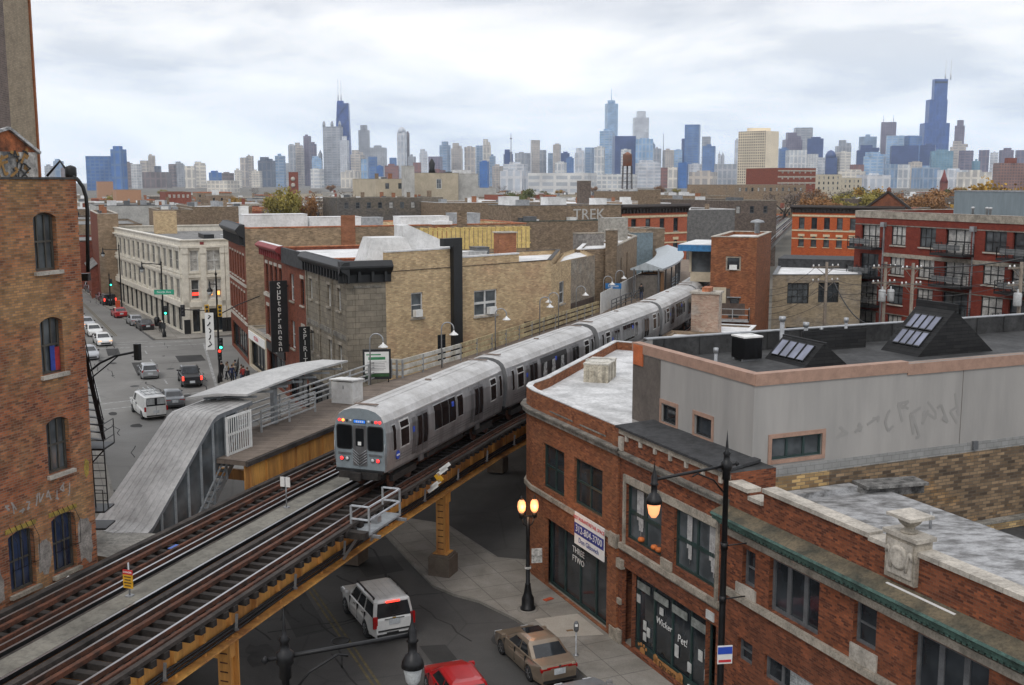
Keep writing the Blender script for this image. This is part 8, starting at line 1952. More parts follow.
block('grey_brick_block', 'long low grey brick block in front of the large beige building', 337, 443, 198, 15.4, brick('sooty_grey_brick', (.17, .155, .14), (.11, .10, .09), (.13, .12, .11), .5, .2, .02, patch=(.24, .2, .15), pscale=.1, soot=.3), ROOF_G, 16, rows=1, n=9)
block('brown_wall_block', 'brown brick block with white roof edge right of the grey block', 443, 545, 203, 14.2, B_BROWN, ROOF_W, 24, coping=ROOF_W); tb = block('graffiti_wall_block', 'brown brick block with white block letter graffiti on its roof wall', 511, 621, 206, 0, B_BROWN, ROOF_W, 10, coping=ROOF_G, Y=183)
P0, t, nr, L = tb.edge(0); lettering('TREK', 2.6, tb.at(0, L * .70, 14.25, .03), Vector((*t, 0)), Vector((*nr, 0)), M('white_graffiti', (.5, .49, .46), .8), tb.root, ex=.02, name='graffiti')
block('green_edged_block', 'flat roof with green black metal edge left of the red terrace', 505, 606, 222, 13.4, B_BROWN, ROOF_D, 12, coping=M('green_black_metal', (.05, .08, .07), .6), n=0)
block('brown_brick_block', 'brown brick block behind the yellow timber fence', 466, 512, 228, 13.8, B_BROWN, ROOF_D, 8)
def quad_house(name, label, pts, z, mat, roof, e=None, **k): return Building(name, label, 'building', pts, 0, z, mat, roof, e, **k)
quad_house('rear_brick_house', 'dark brown brick house end with white roof edge beside the station fence', [aty(577, 243, 114).xy, aty(605.5, 246, 116).xy, aty(612, 246, 130).xy, aty(586, 243, 130).xy], 12.9, B_BROWN, ROOF_W, parapet=.2, coping=ROOF_W)
quad_house('brick_stack', 'tall narrow brown brick stack rising beside the pale timber shelter', [aty(605.6, 230, 115.5).xy, aty(617, 230, 116.5).xy, aty(618, 230, 118.5).xy, aty(606.5, 230, 118).xy], 14.8, B_BROWN, ROOF_D, parapet=.1)
quad_house('track_side_house', 'tan brick house with tall narrow windows facing the far platform', [aty(617.2, 241, 117).xy, aty(637, 238, 138).xy, aty(625, 238, 146).xy, aty(612.5, 241, 131).xy], 13.1, TANB, ROOF_W, {0: dict(ops=[(3.5, 4.6, 8.5, 11.6, S_SM), (9.5, 10.6, 8.5, 11.8, S_SM)])}, parapet=.2)
block('pale_roof_house', 'pale timber roof shelter above the brown brick stack', 604, 628, 218, 0, M('pale_timber', (.36, .34, .30), .85, var=.15), M('pale_sloped_roof', (.45, .45, .43), .7), 1.5, Y=131, parapet=0); block('grey_timber_screen', 'grey slatted timber roof screen left of the pale shelter', 577, 604, 234, 0, M('grey_slats', (.26, .24, .22), .9, var=.2), ROOF_W, 1.0, Y=124, parapet=.1)
block('blue_grey_stair', 'blue grey sheet stair tower beside the red terrace', 634, 647, 233, 0, M('blue_grey_sheet', (.19, .25, .28), .6), ROOF_W, 6, Y=150, parapet=.1); block('tan_stub_wall', 'tan brick stub wall just right of the blue grey stair tower', 646, 652, 229, 0, TANB, ROOF_G, 5, Y=152, parapet=.1)
block('grey_side_building', 'grey walled building with white roof edge right of the red terrace', 688, 735, 210, 14.2, B_GREY, ROOF_W, 22, coping=ROOF_W, coph=.2) if False else block('grey_side_building', 'grey walled building with white roof edge right of the red terrace', 688, 735, 210, 14.2, B_GREY, ROOF_W, 22, coping=ROOF_W)
block('dark_brick_block', 'dark brown brick block with two windows above the grey walled building', 727, 777, 201, 15.4, DKB, ROOF_G, 30, rows=1, n=3, sidemat=DKB); block('tan_long_wall', 'long plain tan wall below the cream slab block', 735, 806, 185, 18.1, TANB, ROOF_G, 40, rows=1, n=11); block('tan_wall_block', 'tan wall with orange mural left of the dark brick block', 690, 730, 196, 15.2, TANB, ROOF_G, 26)
block('white_roof_hall', 'wide white roofed hall behind the graffiti wall', 560, 668, 205, 13.0, B_BROWN, ROOF_W, 120, coping=ROOF_W); block('white_flat_hall', 'white roofed shed right of the wide white hall', 672, 706, 204, 13.2, TANB, ROOF_W, 60, coping=ROOF_W)
bb_ = block('banded_red_block', 'five storey red brick block with white bands beside the cream slab', 778, 816, 168, 0, RDB, ROOF_G, 30, Y=620, rows=3, n=6, wst=WS(frame=STONE_L, glass=[G_PALE, G_GREY], fw=.3));
for za in (25.2, 21.8, 18.4): bb_.strip('white_band', 0, 0, bb_.edge(0)[3], za, za + .8, .2, STONE_L)
block('cream_factory', 'cream factory with rows of windows right of the banded red block', 806, 842, 174.5, 0, M('cream_factory_wall', (.55, .49, .38), .9, var=.1), ROOF_G, 30, Y=700, rows=3, n=7)
block('cream_factory', 'lower cream factory wing beside the autumn trees', 838, 862, 178, 0, MATS['cream_factory_wall'], ROOF_G, 30, Y=720, rows=2, n=5); block('brick_stub', 'brown square chimney block on the white hall roof', 580, 591, 181, 0, DKB, ROOF_G, 2, Y=330); block('brick_stub', 'grey brown stub tower behind the red terrace cornice', 648, 655, 190, 0, B_BROWN, ROOF_G, 4, Y=225)
block('white_cube_block', 'small white cubic building by the brown wall block', 478, 496, 188, 15.6, PALE, ROOF_W, 16); block('red_low_block', 'low orange red brick building right of the white cube', 498, 545, 195, 14.6, RDB, ROOF_G, 14)
block('dark_low_roofs', 'long low dark roofed row in front of the autumn trees', 858, 965, 199, 13.6, DKB, ROOF_G, 16, rows=1, n=12)
wt = root('water_tank', (*aty(627, 187, 470).xy, 16.5), 'rusty rooftop water tank on tall legs in the middle distance', 'water tank')
m = MB(); m.lathe([(1.95, 9.7), (1.95, 14.4), (2.05, 14.5), (0, 15.7)], (0, 0, 0), 18); m.build('tank', M('rusty_tank', (.20, .12, .09), .85, var=.4, scale=.4, col2=(.38, .13, .06)), wt)
m = MB()
for sx in (-1, 1):
 for sy in (-1, 1): m.bar((sx * 2.0, sy * 2.0, 0), (sx * 1.8, sy * 1.8, 9.7), .3, .3)
for z in (3.3, 6.6): m.bar((-2, -2, z), (2, -2, z), .18, .18); m.bar((-2, 2, z), (2, 2, z), .18, .18); m.bar((-2, -2, z - 3), (2, -2, z), .12, .12)
m.lathe([(.35, 0), (.35, 9.7)], (0, 0, 0), 8); m.build('leg_frame', M('tank_steel', (.07, .06, .06), .8), wt)
block('tank_block', 'brown block carrying the rooftop water tank', 612, 642, 191.5, 0, B_BROWN, ROOF_G, 16, Y=462)
ct = Building('red_brick_turret', 'dark red brick turret with pale round windows left of the twin antenna tower', 'tower', [aty(288.5, 172, 900).xy, aty(298, 172, 900).xy, aty(298, 172, 908).xy, aty(288.5, 172, 908).xy], 0, 27, RDB, ROOF_G, parapet=.5)
m = MB(); rot = Matrix.Rotation(R(90), 3, 'X')
for z in (16.5, 21.5): p = aty(293, 180, 899.8); m.lathe([(1.8, 0), (1.8, .3), (0, .35)], (p.x, p.y, z), 14, axis=rot)
m.build('round_window', STONE_L, ct.root)
st_ = root('red_steeple', (*aty(944, 180, 1500).xy, 0), 'red pointed steeple left of the plant room on the lofts', 'steeple'); m = MB(); m.box((0, 0, 9), (8, 8, 18)); m.build('tower_base', RDB, st_); m = MB(); m.lathe([(6, 18), (3, 26), (0, 36)], (0, 0, 0), 8); m.build('spire', M('red_slate', (.22, .04, .03), .7), st_)
# ------------------------------------------------------------------ low roofs filling the flat city
rf = random.Random(21)
wallm = [TANB, RDB, B_BROWN, DKB, PALE, BEIGE, B_GREY, TANB, B_BROWN, PALE, ORB]; wname = ['tan', 'red', 'brown', 'dark', 'pale', 'beige', 'grey', 'tan', 'brown', 'pale', 'orange']
roofm = [ROOF_W, ROOF_G, ROOF_D, SILVER]; rname = ['white', 'grey', 'black', 'silver']
def clear(p, w, d):
 a = p[0] * EA[0] + p[1] * EA[1]; b = p[0] * EB[0] + p[1] * EB[1]
 if -30 - .11 * (a - 150) < b < 24 - .06 * (a - 150) and a < 700: return False
 s = p[0] * TA[0] + p[1] * TA[1]; t = p[0] * TB[0] + p[1] * TB[1]
 if -22 < t - (-23 + cc(min(s, 430))) < 10 and s < 430: return False
 u = uof(p)
 if p[1] < 345 and (240 < u < 345 or 370 < u < 480 or 600 < u < 650): return False
 if p[1] < 640 and 770 < u < 1030: return False
 return True
count = 0
a = 350
while a < 2600 and count < 290:
 step = 24 + (a - 350) * .08
 b = -.36 * a
 while b < 1.45 * a and count < 290:
  w = rf.uniform(9, 24) * (1 + (a - 350) / 1500); d = rf.uniform(12, 22) * (1 + (a - 350) / 2500)
  p = AB(a + rf.uniform(-5, 5), b); u = uof(p)
  if -30 < u < 1060 and clear(p, w, d):
   h = rf.choice((5, 6, 7, 8, 8.5, 9, 9.5, 10)) if a < 900 else rf.choice((7, 9, 10, 12, 14, 16, 19))
   if rf.random() < .08: h += 2.5
   i, j = rf.randrange(len(wallm)), rf.choice((0, 0, 0, 1, 1, 2, 3))
   q = 'mid distant' if a < 560 else ('distant' if a < 1000 else 'very distant')
   tall = 'low' if h < 8.6 else 'taller'
   hut, chim = rf.random() < .6, rf.random() < .7
   feat = 'bare' if not (hut or chim) else ('chimneyed' if not hut else 'hut topped')
   lab = f'{q} {tall} {feat} {wname[i]} building, {rname[j]} roof, near {near_mark(u)}'
   lab = ' '.join(lab.split()[:16])
   o = root('city_building', (*p, 0), lab, 'building', lab, ROT_A - R(90))
   m = MB(); m.prism([(0, 0), (w, 0), (w, d), (0, d)], 0, h, caps=False); m.build('wall', wallm[i], o)
   m = MB(); m.face([(.3, .3, h - .4), (w - .3, .3, h - .4), (w - .3, d - .3, h - .4), (.3, d - .3, h - .4)]); m.build('roof', roofm[j], o)
   m = MB()
   for (x0, x1, y0, y1) in ((-.08, w + .08, -.08, .3), (-.08, w + .08, d - .3, d + .08), (-.08, .3, .3, d - .3), (w - .3, w + .08, .3, d - .3)): m.prism([(x0, y0), (x1, y0), (x1, y1), (x0, y1)], h - .42, h + .12)
   m.build('coping', rf.choice((STONE, STONE_L, TERRA, FR_GREY, ROOF_W, ROOF_W)), o)
   if chim:
    for _ in range(rf.choice((1, 2))): m = MB(); x, y = rf.uniform(1, w - 3), rf.uniform(1, d - 3); s_ = rf.uniform(.8, 1.6); m.prism([(x, y), (x + s_, y), (x + s_, y + 1.1), (x, y + 1.1)], h - .5, h + rf.uniform(1.2, 2.8)); m.build('chimney', rf.choice((B_BROWN, MATS['orange_chimney_brick'], RDB, GALV, WHITE_P)), o)
   if hut:
    m = MB(); x, y = rf.uniform(1, w - 5), rf.uniform(2, d - 5); m.prism([(x, y), (x + 3, y), (x + 3, y + 2.6), (x, y + 2.6)], h - .5, h + rf.uniform(.8, 2.6)); m.build('roof_hut', rf.choice((ROOF_W, GALV, PALE, FR_GREY, ROOF_W, B_BROWN)), o)
   if a < 800:
    m = MB(); n = max(2, int(w / 3.6))
    for r_ in range(2):
     for k in range(n): x = w * (k + .5) / n; m.box((x, -.01, h - 2.3 - r_ * 3.2), (1.0, .06, 1.6))
    m.build('windows', G_DARK, o)
   count += 1
  b += w + rf.uniform(.5, 14)
 a += step
print('city buildings', count)
rk = random.Random(33)
KINDS = [('roof_chimney', 'small brick chimney on the middle distance roofs', 'chimney', MATS['orange_chimney_brick'], (.8, .8, 1.6)), ('roof_chimney', 'small brown chimney on the middle distance roofs', 'chimney', B_BROWN, (.9, .8, 1.8)), ('roof_box', 'small white roof box on the middle distance roofs', 'roof unit', WHITE_P, (1.5, 1.2, .9)), ('roof_box', 'small grey roof machine on the middle distance roofs', 'roof unit', GALV, (1.8, 1.4, 1.1)), ('roof_box', 'white roof hatch on the middle distance roofs', 'roof unit', ROOF_W, (2.4, 2.0, 1.4)), ('roof_box', 'dark roof machine on the middle distance roofs', 'roof unit', FR_GREY, (1.6, 1.4, 1.0))]
for (L0, eb_n, zr, n, dep) in CLUT:
 for _ in range(n):
  nm, lb, ct_, mt, sz = rk.choice(KINDS); p = L0 + Vector(EB) * rk.uniform(1, eb_n - 2) + Vector(EA) * rk.uniform(1.2, dep - 2); f = rk.uniform(.7, 1.3)
  small_box_thing(nm, lb, ct_, (p.x, p.y, zr - .02), tuple(q * f for q in sz), mt, ROT_A, group=lb)
# ------------------------------------------------------------------ trees
LEAF = {}
def leaf(n, c, c2):
 m = M('leaves_' + n, c, .85, var=.3, scale=.6, col2=c2); LEAF[n] = m; return m
leaf('yellow_green', (.36, .29, .06), (.13, .12, .035)); leaf('golden', (.42, .25, .045), (.17, .11, .03)); leaf('olive', (.14, .15, .055), (.06, .07, .03)); leaf('bare', (.20, .155, .13), (.11, .09, .075)); leaf('rust', (.34, .17, .06), (.14, .08, .04))
BARK = M('bark', (.07, .055, .045), .95, var=.3)
tree_src = {}
def tree(label, p, h, kind, group, seed, wd=.8):
 o = root('tree', (*p, 0), label, 'tree', group, seed * 1.3)
 key = (kind, seed % 4)
 if key not in tree_src:
  r = random.Random(seed * 7 + len(kind)); t = MB(); cr = MB(); tips = []
  t.tube([(0, 0, 0), (.02, .01, .18), (.0, .03, .36)], .022, 8, r1=.014)
  def limb(p0, d, L, rad, lev):
   p1 = p0 + d * L * .5 + Vector((r.uniform(-.02, .02), r.uniform(-.02, .02), .01)); p2 = p0 + d * L
   t.tube([p0, p1, p2], rad, 5, r1=rad * .5); tips.append(p2); tips.append(p1)
   if lev:
    for _ in range(3):
     nd = (d + Vector((r.uniform(-.8, .8), r.uniform(-.8, .8), r.uniform(-.15, .7)))).normalized(); limb(p2, nd, L * r.uniform(.5, .75), rad * .5, lev - 1)
  for k in range(6):
   a_ = k * 1.05 + r.uniform(-.3, .3); limb(Vector((0, .02, r.uniform(.22, .38))), Vector((math.cos(a_) * .7, math.sin(a_) * .7, r.uniform(.5, 1.2))).normalized(), r.uniform(.2, .3), .010, 2)
  dens = 4 if kind == 'bare' else 26
  for tp in tips:
   for _ in range(dens):
    q = tp + Vector((r.gauss(0, .045), r.gauss(0, .045), r.gauss(0, .04))); s = r.uniform(.012, .026) * (.6 if kind == 'bare' else 1)
    n1 = Vector((r.uniform(-1, 1), r.uniform(-1, 1), r.uniform(-1, 1))).normalized(); n2 = n1.orthogonal().normalized(); n3 = n1.cross(n2)
    cr.face([q - n2 * s, q + n3 * s * .7, q + n2 * s, q - n3 * s * .7])
  zt = max(v.z for v in cr.v)
  for lst in (t.v, cr.v):
   for v in lst: v /= zt
  a_ = t.build('trunk', BARK, o); b_ = cr.build('crown', LEAF[kind], o); tree_src[key] = (a_, b_)
 else:
  for s_ in tree_src[key]: c = s_.copy(); COL.objects.link(c); c.parent = o
 o.scale = (h * wd, h * wd, h)
rt2 = random.Random(5)
def tree_px(label, u, v, Y, kind, group, seed, wd=.8):
 p = aty(u, v, Y); tree(label, (p.x, p.y), p.z, kind, group, seed, wd)
tree_px('bright yellow green tree in front of the red brick turret', 286, 184, 300, 'yellow_green', None, 1, .62)
tree_px('rust tinted tree just right of the yellow green one', 305, 191, 310, 'rust', None, 2, .5)
tree_px('bare brown tree right of the yellow green trees', 322, 187, 320, 'bare', None, 3, 1.1); tree_px('small bare tree left of the yellow green tree', 268, 199, 320, 'bare', None, 3, .5)
tree_px('small dark green tree by the white cube building', 521, 187, 420, 'olive', None, 1); tree_px('bare tree beside the tan long wall', 786, 184, 440, 'bare', None, 2, 1.2); tree_px('second bare tree near the orange terrace roof', 799, 187, 450, 'bare', None, 3, 1.1)
tree_px('big golden autumn tree at the right edge behind the lofts', 1010, 175, 200, 'golden', None, 1, .9); tree_px('rust coloured autumn tree at the far right edge', 1030, 178, 190, 'rust', None, 2, .9); tree_px('golden tree just left of the plant room', 966, 172, 330, 'golden', None, 3, .9) if False else None
GT = 'autumn trees beyond the lofts roof'
for k in range(26):
 u = 815 + k * 8.2 + rt2.uniform(-3, 3); kd = rt2.choice(('golden', 'bare', 'bare', 'olive', 'yellow_green', 'rust'))
 word = dict(golden='golden', bare='bare brown', olive='dark olive', yellow_green='yellow green', rust='rust coloured')[kd]
 w2 = 'left' if u < 880 else ('middle' if u < 950 else 'right')
 tree_px(f'{word} autumn tree in the {w2} of the tree belt beyond the lofts roof', u, 188 + rt2.uniform(-4, 6), rt2.uniform(380, 520), kd, f'{word} trees, {w2} of the belt beyond the lofts', k, 1.1)
for k in range(34):
 u = rt2.uniform(90, 1000); Y = rt2.uniform(500, 1600); kd = rt2.choice(('olive', 'bare', 'rust', 'yellow_green', 'golden')); word = dict(golden='golden', bare='bare brown', olive='dark olive', yellow_green='yellow green', rust='rust coloured')[kd]
 p = aty(u, 180, Y); q = near_mark(u)
 if clear((p.x, p.y), 1, 1): tree(f'far {word} street tree among roofs around {q}', (p.x, p.y), rt2.uniform(10, 15), kd, f'far {word} street trees around {q}', k, 1.1)
# ------------------------------------------------------------------ downtown skyline
TC = {'blue': ((.13, .21, .37), (.06, .14, .34)), 'bright blue': ((.06, .16, .40), (.03, .12, .36)), 'dark blue': ((.045, .075, .20), (.025, .05, .16)), 'light blue': ((.38, .48, .60), (.20, .34, .52)), 'beige': ((.54, .48, .41), (.30, .28, .27)), 'cream': ((.70, .65, .56), (.40, .38, .35)),
 'grey': ((.42, .42, .43), (.24, .26, .29)), 'pale grey': ((.64, .64, .65), (.40, .43, .47)), 'white': ((.68, .67, .64), (.38, .40, .42)), 'brown': ((.24, .19, .18), (.14, .12, .12)), 'purple brown': ((.22, .18, .22), (.12, .11, .16)), 'dark grey': ((.16, .17, .20), (.08, .10, .14)), 'red brown': ((.26, .11, .085), (.16, .08, .07)), 'grey blue': ((.30, .37, .46), (.16, .24, .36)), 'teal': ((.20, .32, .38), (.10, .22, .32))}
SKY = [
(82, 109.5, 156, 'blue', 2300, 'slab'), (109.5, 123.6, 146, 'blue', 2250, 'hut'), (44, 52, 166, 'grey', 3000, ''), (52, 62, 161, 'grey blue', 3200, ''), (60, 68, 168, 'brown', 2800, ''), (124, 131, 163, 'brown', 3300, ''), (130, 140, 164, 'white', 2900, ''), (139.6, 147, 157, 'beige', 3600, 'twin'), (147, 154.5, 155.5, 'beige', 3650, ''), (139, 166, 172, 'brown', 3000, ''), (154, 160, 166, 'dark grey', 3400, ''), (168, 175, 164, 'brown', 3600, ''), (174, 183, 161.5, 'grey', 3700, 'step'), (184, 194, 166, 'cream', 3000, ''), (192, 205, 161.5, 'cream', 3100, 'step'), (207, 221, 172.5, 'blue', 2700, ''), (220, 232.5, 173, 'brown', 2750, ''),
(234, 241, 170, 'cream', 3200, ''), (239.5, 247, 157.5, 'beige', 3800, ''), (246, 252.5, 156, 'beige', 3900, ''), (251, 260.5, 171, 'cream', 3300, ''), (257.5, 273, 157, 'dark grey', 3500, 'step'), (274.7, 284, 155.7, 'grey blue', 3700, ''), (284, 291, 163, 'grey', 4100, ''), (287, 295, 145, 'grey', 4300, ''), (293, 303, 142.5, 'beige', 4350, 'step'), (303, 310.3, 136, 'purple brown', 4400, ''), (309, 316, 144, 'purple brown', 4500, ''), (310.6, 321.5, 156, 'light blue', 3900, 'step'), (318, 322, 149, 'grey', 4600, 'spire'), (310, 323, 169, 'white', 3000, ''),
(322.5, 341, 126.5, 'grey', 4550, 'turrets'), (339.5, 348.5, 136, 'pale grey', 4400, 'crown'), (350, 364, 150, 'beige', 4300, 'step'), (357.7, 369.2, 125, 'grey', 4700, 'crown'), (369.6, 385.6, 147.5, 'grey', 4500, ''), (361, 370, 159, 'light blue', 3900, ''), (367, 377, 156.5, 'blue', 3800, ''), (340, 360, 172, 'cream', 3000, ''), (376, 383, 166, 'bright blue', 3600, ''), (384, 398.5, 165.5, 'red brown', 3500, ''), (389, 396.5, 157.7, 'blue', 4300, ''), (396.7, 406.2, 127.5, 'pale grey', 4550, 'dome'), (405.6, 409.4, 133, 'brown', 4600, ''), (408, 415.5, 156.5, 'grey', 4200, ''), (412.6, 421, 162.5, 'red brown', 3500, ''), (419, 427.5, 149, 'pale grey', 4300, 'step'), (428, 442, 156.5, 'purple brown', 4000, ''), (439.3, 450.3, 141.5, 'grey blue', 4300, 'crown'), (451, 462.5, 143, 'beige', 4400, 'step'), (464, 475.5, 147, 'beige', 4300, ''), (475.6, 482.5, 145.5, 'grey blue', 4400, ''), (482, 491, 139, 'cream', 4500, 'step'), (479.5, 489, 161.5, 'bright blue', 2700, ''), (489.5, 495.5, 156, 'grey blue', 4200, ''), (492, 503, 166, 'beige', 3400, ''), (503.5, 513, 149.5, 'dark blue', 4000, 'step'), (503, 528, 164, 'pale grey', 3300, ''), (515, 530.6, 153, 'grey', 4300, ''), (530.7, 540, 140, 'beige', 4400, ''), (540, 546.5, 150, 'grey', 4500, ''), (548, 553.5, 153, 'grey blue', 4500, ''), (553, 561.2, 144.5, 'beige', 4400, ''), (561, 570, 153, 'dark blue', 4200, ''), (566, 574.2, 158, 'blue', 3900, ''), (555, 567, 162.5, 'white', 3700, ''), (574.7, 585.2, 148, 'pale grey', 4200, 'step'), (585, 594.6, 147.5, 'grey blue', 4300, ''), (594.5, 605.6, 147, 'white', 3900, ''),
(600, 616, 131, 'light blue', 4500, ''), (605.6, 618.2, 103.5, 'light blue', 4620, 'mast'), (614, 636, 136, 'dark blue', 4300, ''), (621, 632, 149.5, 'white', 4000, ''), (634, 649.2, 111, 'pale grey', 5000, 'crown'), (636, 654.5, 139, 'light blue', 4200, ''), (649, 655.3, 138, 'grey blue', 4700, 'spire'), (654, 661.3, 148.5, 'grey', 4500, ''), (663.5, 674.2, 150, 'beige', 4200, ''), (674, 682.3, 150, 'light blue', 4300, ''), (682, 686, 138.6, 'dark blue', 4600, ''), (685.2, 702.3, 124.5, 'blue', 4400, ''), (702.3, 712, 136.5, 'grey', 4600, ''), (703, 717.3, 146, 'blue', 3900, ''), (637, 661, 160, 'pale grey', 3200, 'step'), (678.6, 689.5, 162.5, 'bright blue', 3000, ''), (688.6, 703.2, 164, 'pale grey', 3000, ''), (661, 669, 167.5, 'red brown', 3100, ''), (668, 679, 167, 'cream', 3000, ''),
(718, 721.2, 151, 'pale grey', 4500, 'spire'), (721.4, 724.6, 151, 'pale grey', 4500, 'spire'), (735, 739.5, 140, 'pale grey', 4500, ''), (716, 739, 164, 'grey', 3300, ''), (779.7, 789.3, 148.5, 'blue', 3900, ''), (785.5, 802.8, 132.5, 'purple brown', 4400, 'step'), (796, 814.2, 127.5, 'grey', 4600, ''), (808, 826.4, 138.5, 'dark blue', 4300, ''), (789, 807.4, 150, 'white', 3800, ''), (806, 819.3, 154, 'white', 3850, ''), (818.6, 826.5, 157.5, 'pale grey', 3900, ''), (826, 838.2, 155, 'dark blue', 4000, 'dome'), (837.5, 852.4, 140, 'grey', 4500, 'step'), (838.5, 851.5, 152, 'cream', 4000, ''), (852, 864.5, 164.5, 'red brown', 3500, ''), (858, 882.4, 145, 'dark blue', 4400, 'step'), (862, 877.5, 136.5, 'grey blue', 4600, ''), (865, 888.4, 152, 'light blue', 3700, 'step'), (882.4, 899, 122, 'purple brown', 4700, 'masts'), (888, 907, 135.5, 'light blue', 4500, ''), (907, 923, 135.5, 'blue', 4520, ''), (893, 923, 145.5, 'dark blue', 4200, ''), (887, 898.3, 164, 'grey blue', 3000, ''), (898, 912.6, 164.5, 'white', 3000, ''), (911, 923, 162, 'beige', 3100, ''), (917, 941.3, 167.5, 'grey blue', 2800, ''),
(921.5, 939, 145, 'dark blue', 4400, ''), (933, 957, 151, 'teal', 3700, ''), (951.5, 969.6, 141, 'beige', 4300, 'step'), (955.8, 967.2, 120, 'purple brown', 4800, 'crown'), (962, 974.3, 150.5, 'purple brown', 4000, ''), (974, 980.4, 161, 'teal', 3600, ''), (980, 992, 150, 'purple brown', 3900, ''), (991.7, 999.4, 152.5, 'pale grey', 4200, ''), (1002.5, 1014.7, 150, 'purple brown', 4000, ''), (1018, 1032, 150, 'purple brown', 4000, ''), (940, 975, 170, 'pale grey', 2600, ''), (960, 1000, 172, 'cream', 2400, ''),
(528, 600, 173, 'white', 1700, 'grid'), (590, 640, 174, 'white', 1800, 'grid'), (500, 530, 171, 'pale grey', 2000, ''), (205, 236, 180.5, 'cream', 1900, ''), (430, 445, 170, 'red brown', 2600, ''), (690, 720, 172, 'beige', 2000, ''), (840, 870, 171, 'cream', 2100, ''), (862, 892, 175, 'pale grey', 2000, '')]
MK = [(344, 'dark tower with twin antennas'), (612, 'pale blue tower with one tall mast'), (759, 'cream slab block'), (937, 'tall stepped dark tower'), (96, 'wide blue glass block at the left')]
ORD = ['first', 'second', 'third', 'fourth', 'fifth', 'sixth', 'seventh', 'eighth', 'ninth', 'tenth', 'eleventh', 'twelfth', 'thirteenth', 'fourteenth', 'fifteenth', 'sixteenth', 'seventeenth', 'eighteenth', 'nineteenth', 'twentieth']
def tower_part(mb, u0, u1, vt, Y, depth, vb=None, tap=0):
 a, b = aty(u0, vt, Y), aty(u1, vt, Y); z0 = 0 if vb is None else aty(u0, vb, Y).z
 w = b.x - a.x; c = (a.x + b.x) / 2; ang = -.42 + (.8 * ((int(u0 * 7) % 5) / 5))
 d = depth; ca, sa = abs(math.cos(ang)), abs(math.sin(ang)); ww = w / (ca + sa * .8); dd = ww * .8
 P = []
 for x, y in ((-.5, -.5), (.5, -.5), (.5, .5), (-.5, .5)):
  px, py = x * ww, y * dd; P.append((c + px * math.cos(ang) - py * math.sin(ang), Y + dd * .5 + px * math.sin(ang) + py * math.cos(ang)))
 mb.prism(P, z0, a.z); return P, z0, a.z, c, w
cnt = {}
for k, (u0, u1, vt, colr, Y, shp) in enumerate(sorted(SKY)):
 um = (u0 + u1) / 2; mk = min(MK, key=lambda q: abs(q[0] - um)); side = 'left' if um < mk[0] else 'right'
 h = aty(u0, vt, Y).z
 kind = 'tall' if vt < 135 else ('mid height' if vt < 155 else 'low')
 wd_ = 'slender' if u1 - u0 < 9 else ('broad' if u1 - u0 > 15 else '')
 shape = {'spire': ' with spire', 'crown': ' with crown', 'dome': ' with dome', 'step': ' with stepped top', 'turrets': ' with corner turrets', 'mast': ' with mast', 'masts': ' with two masts', 'grid': ' with window grid'}.get(shp, '')
 kk = (mk[1], side); cnt.setdefault(kk, []).append((k, um, kind, wd_, colr, shape, u0, u1, vt, Y, shp, mk))
TM = {}
rw = random.Random(9)
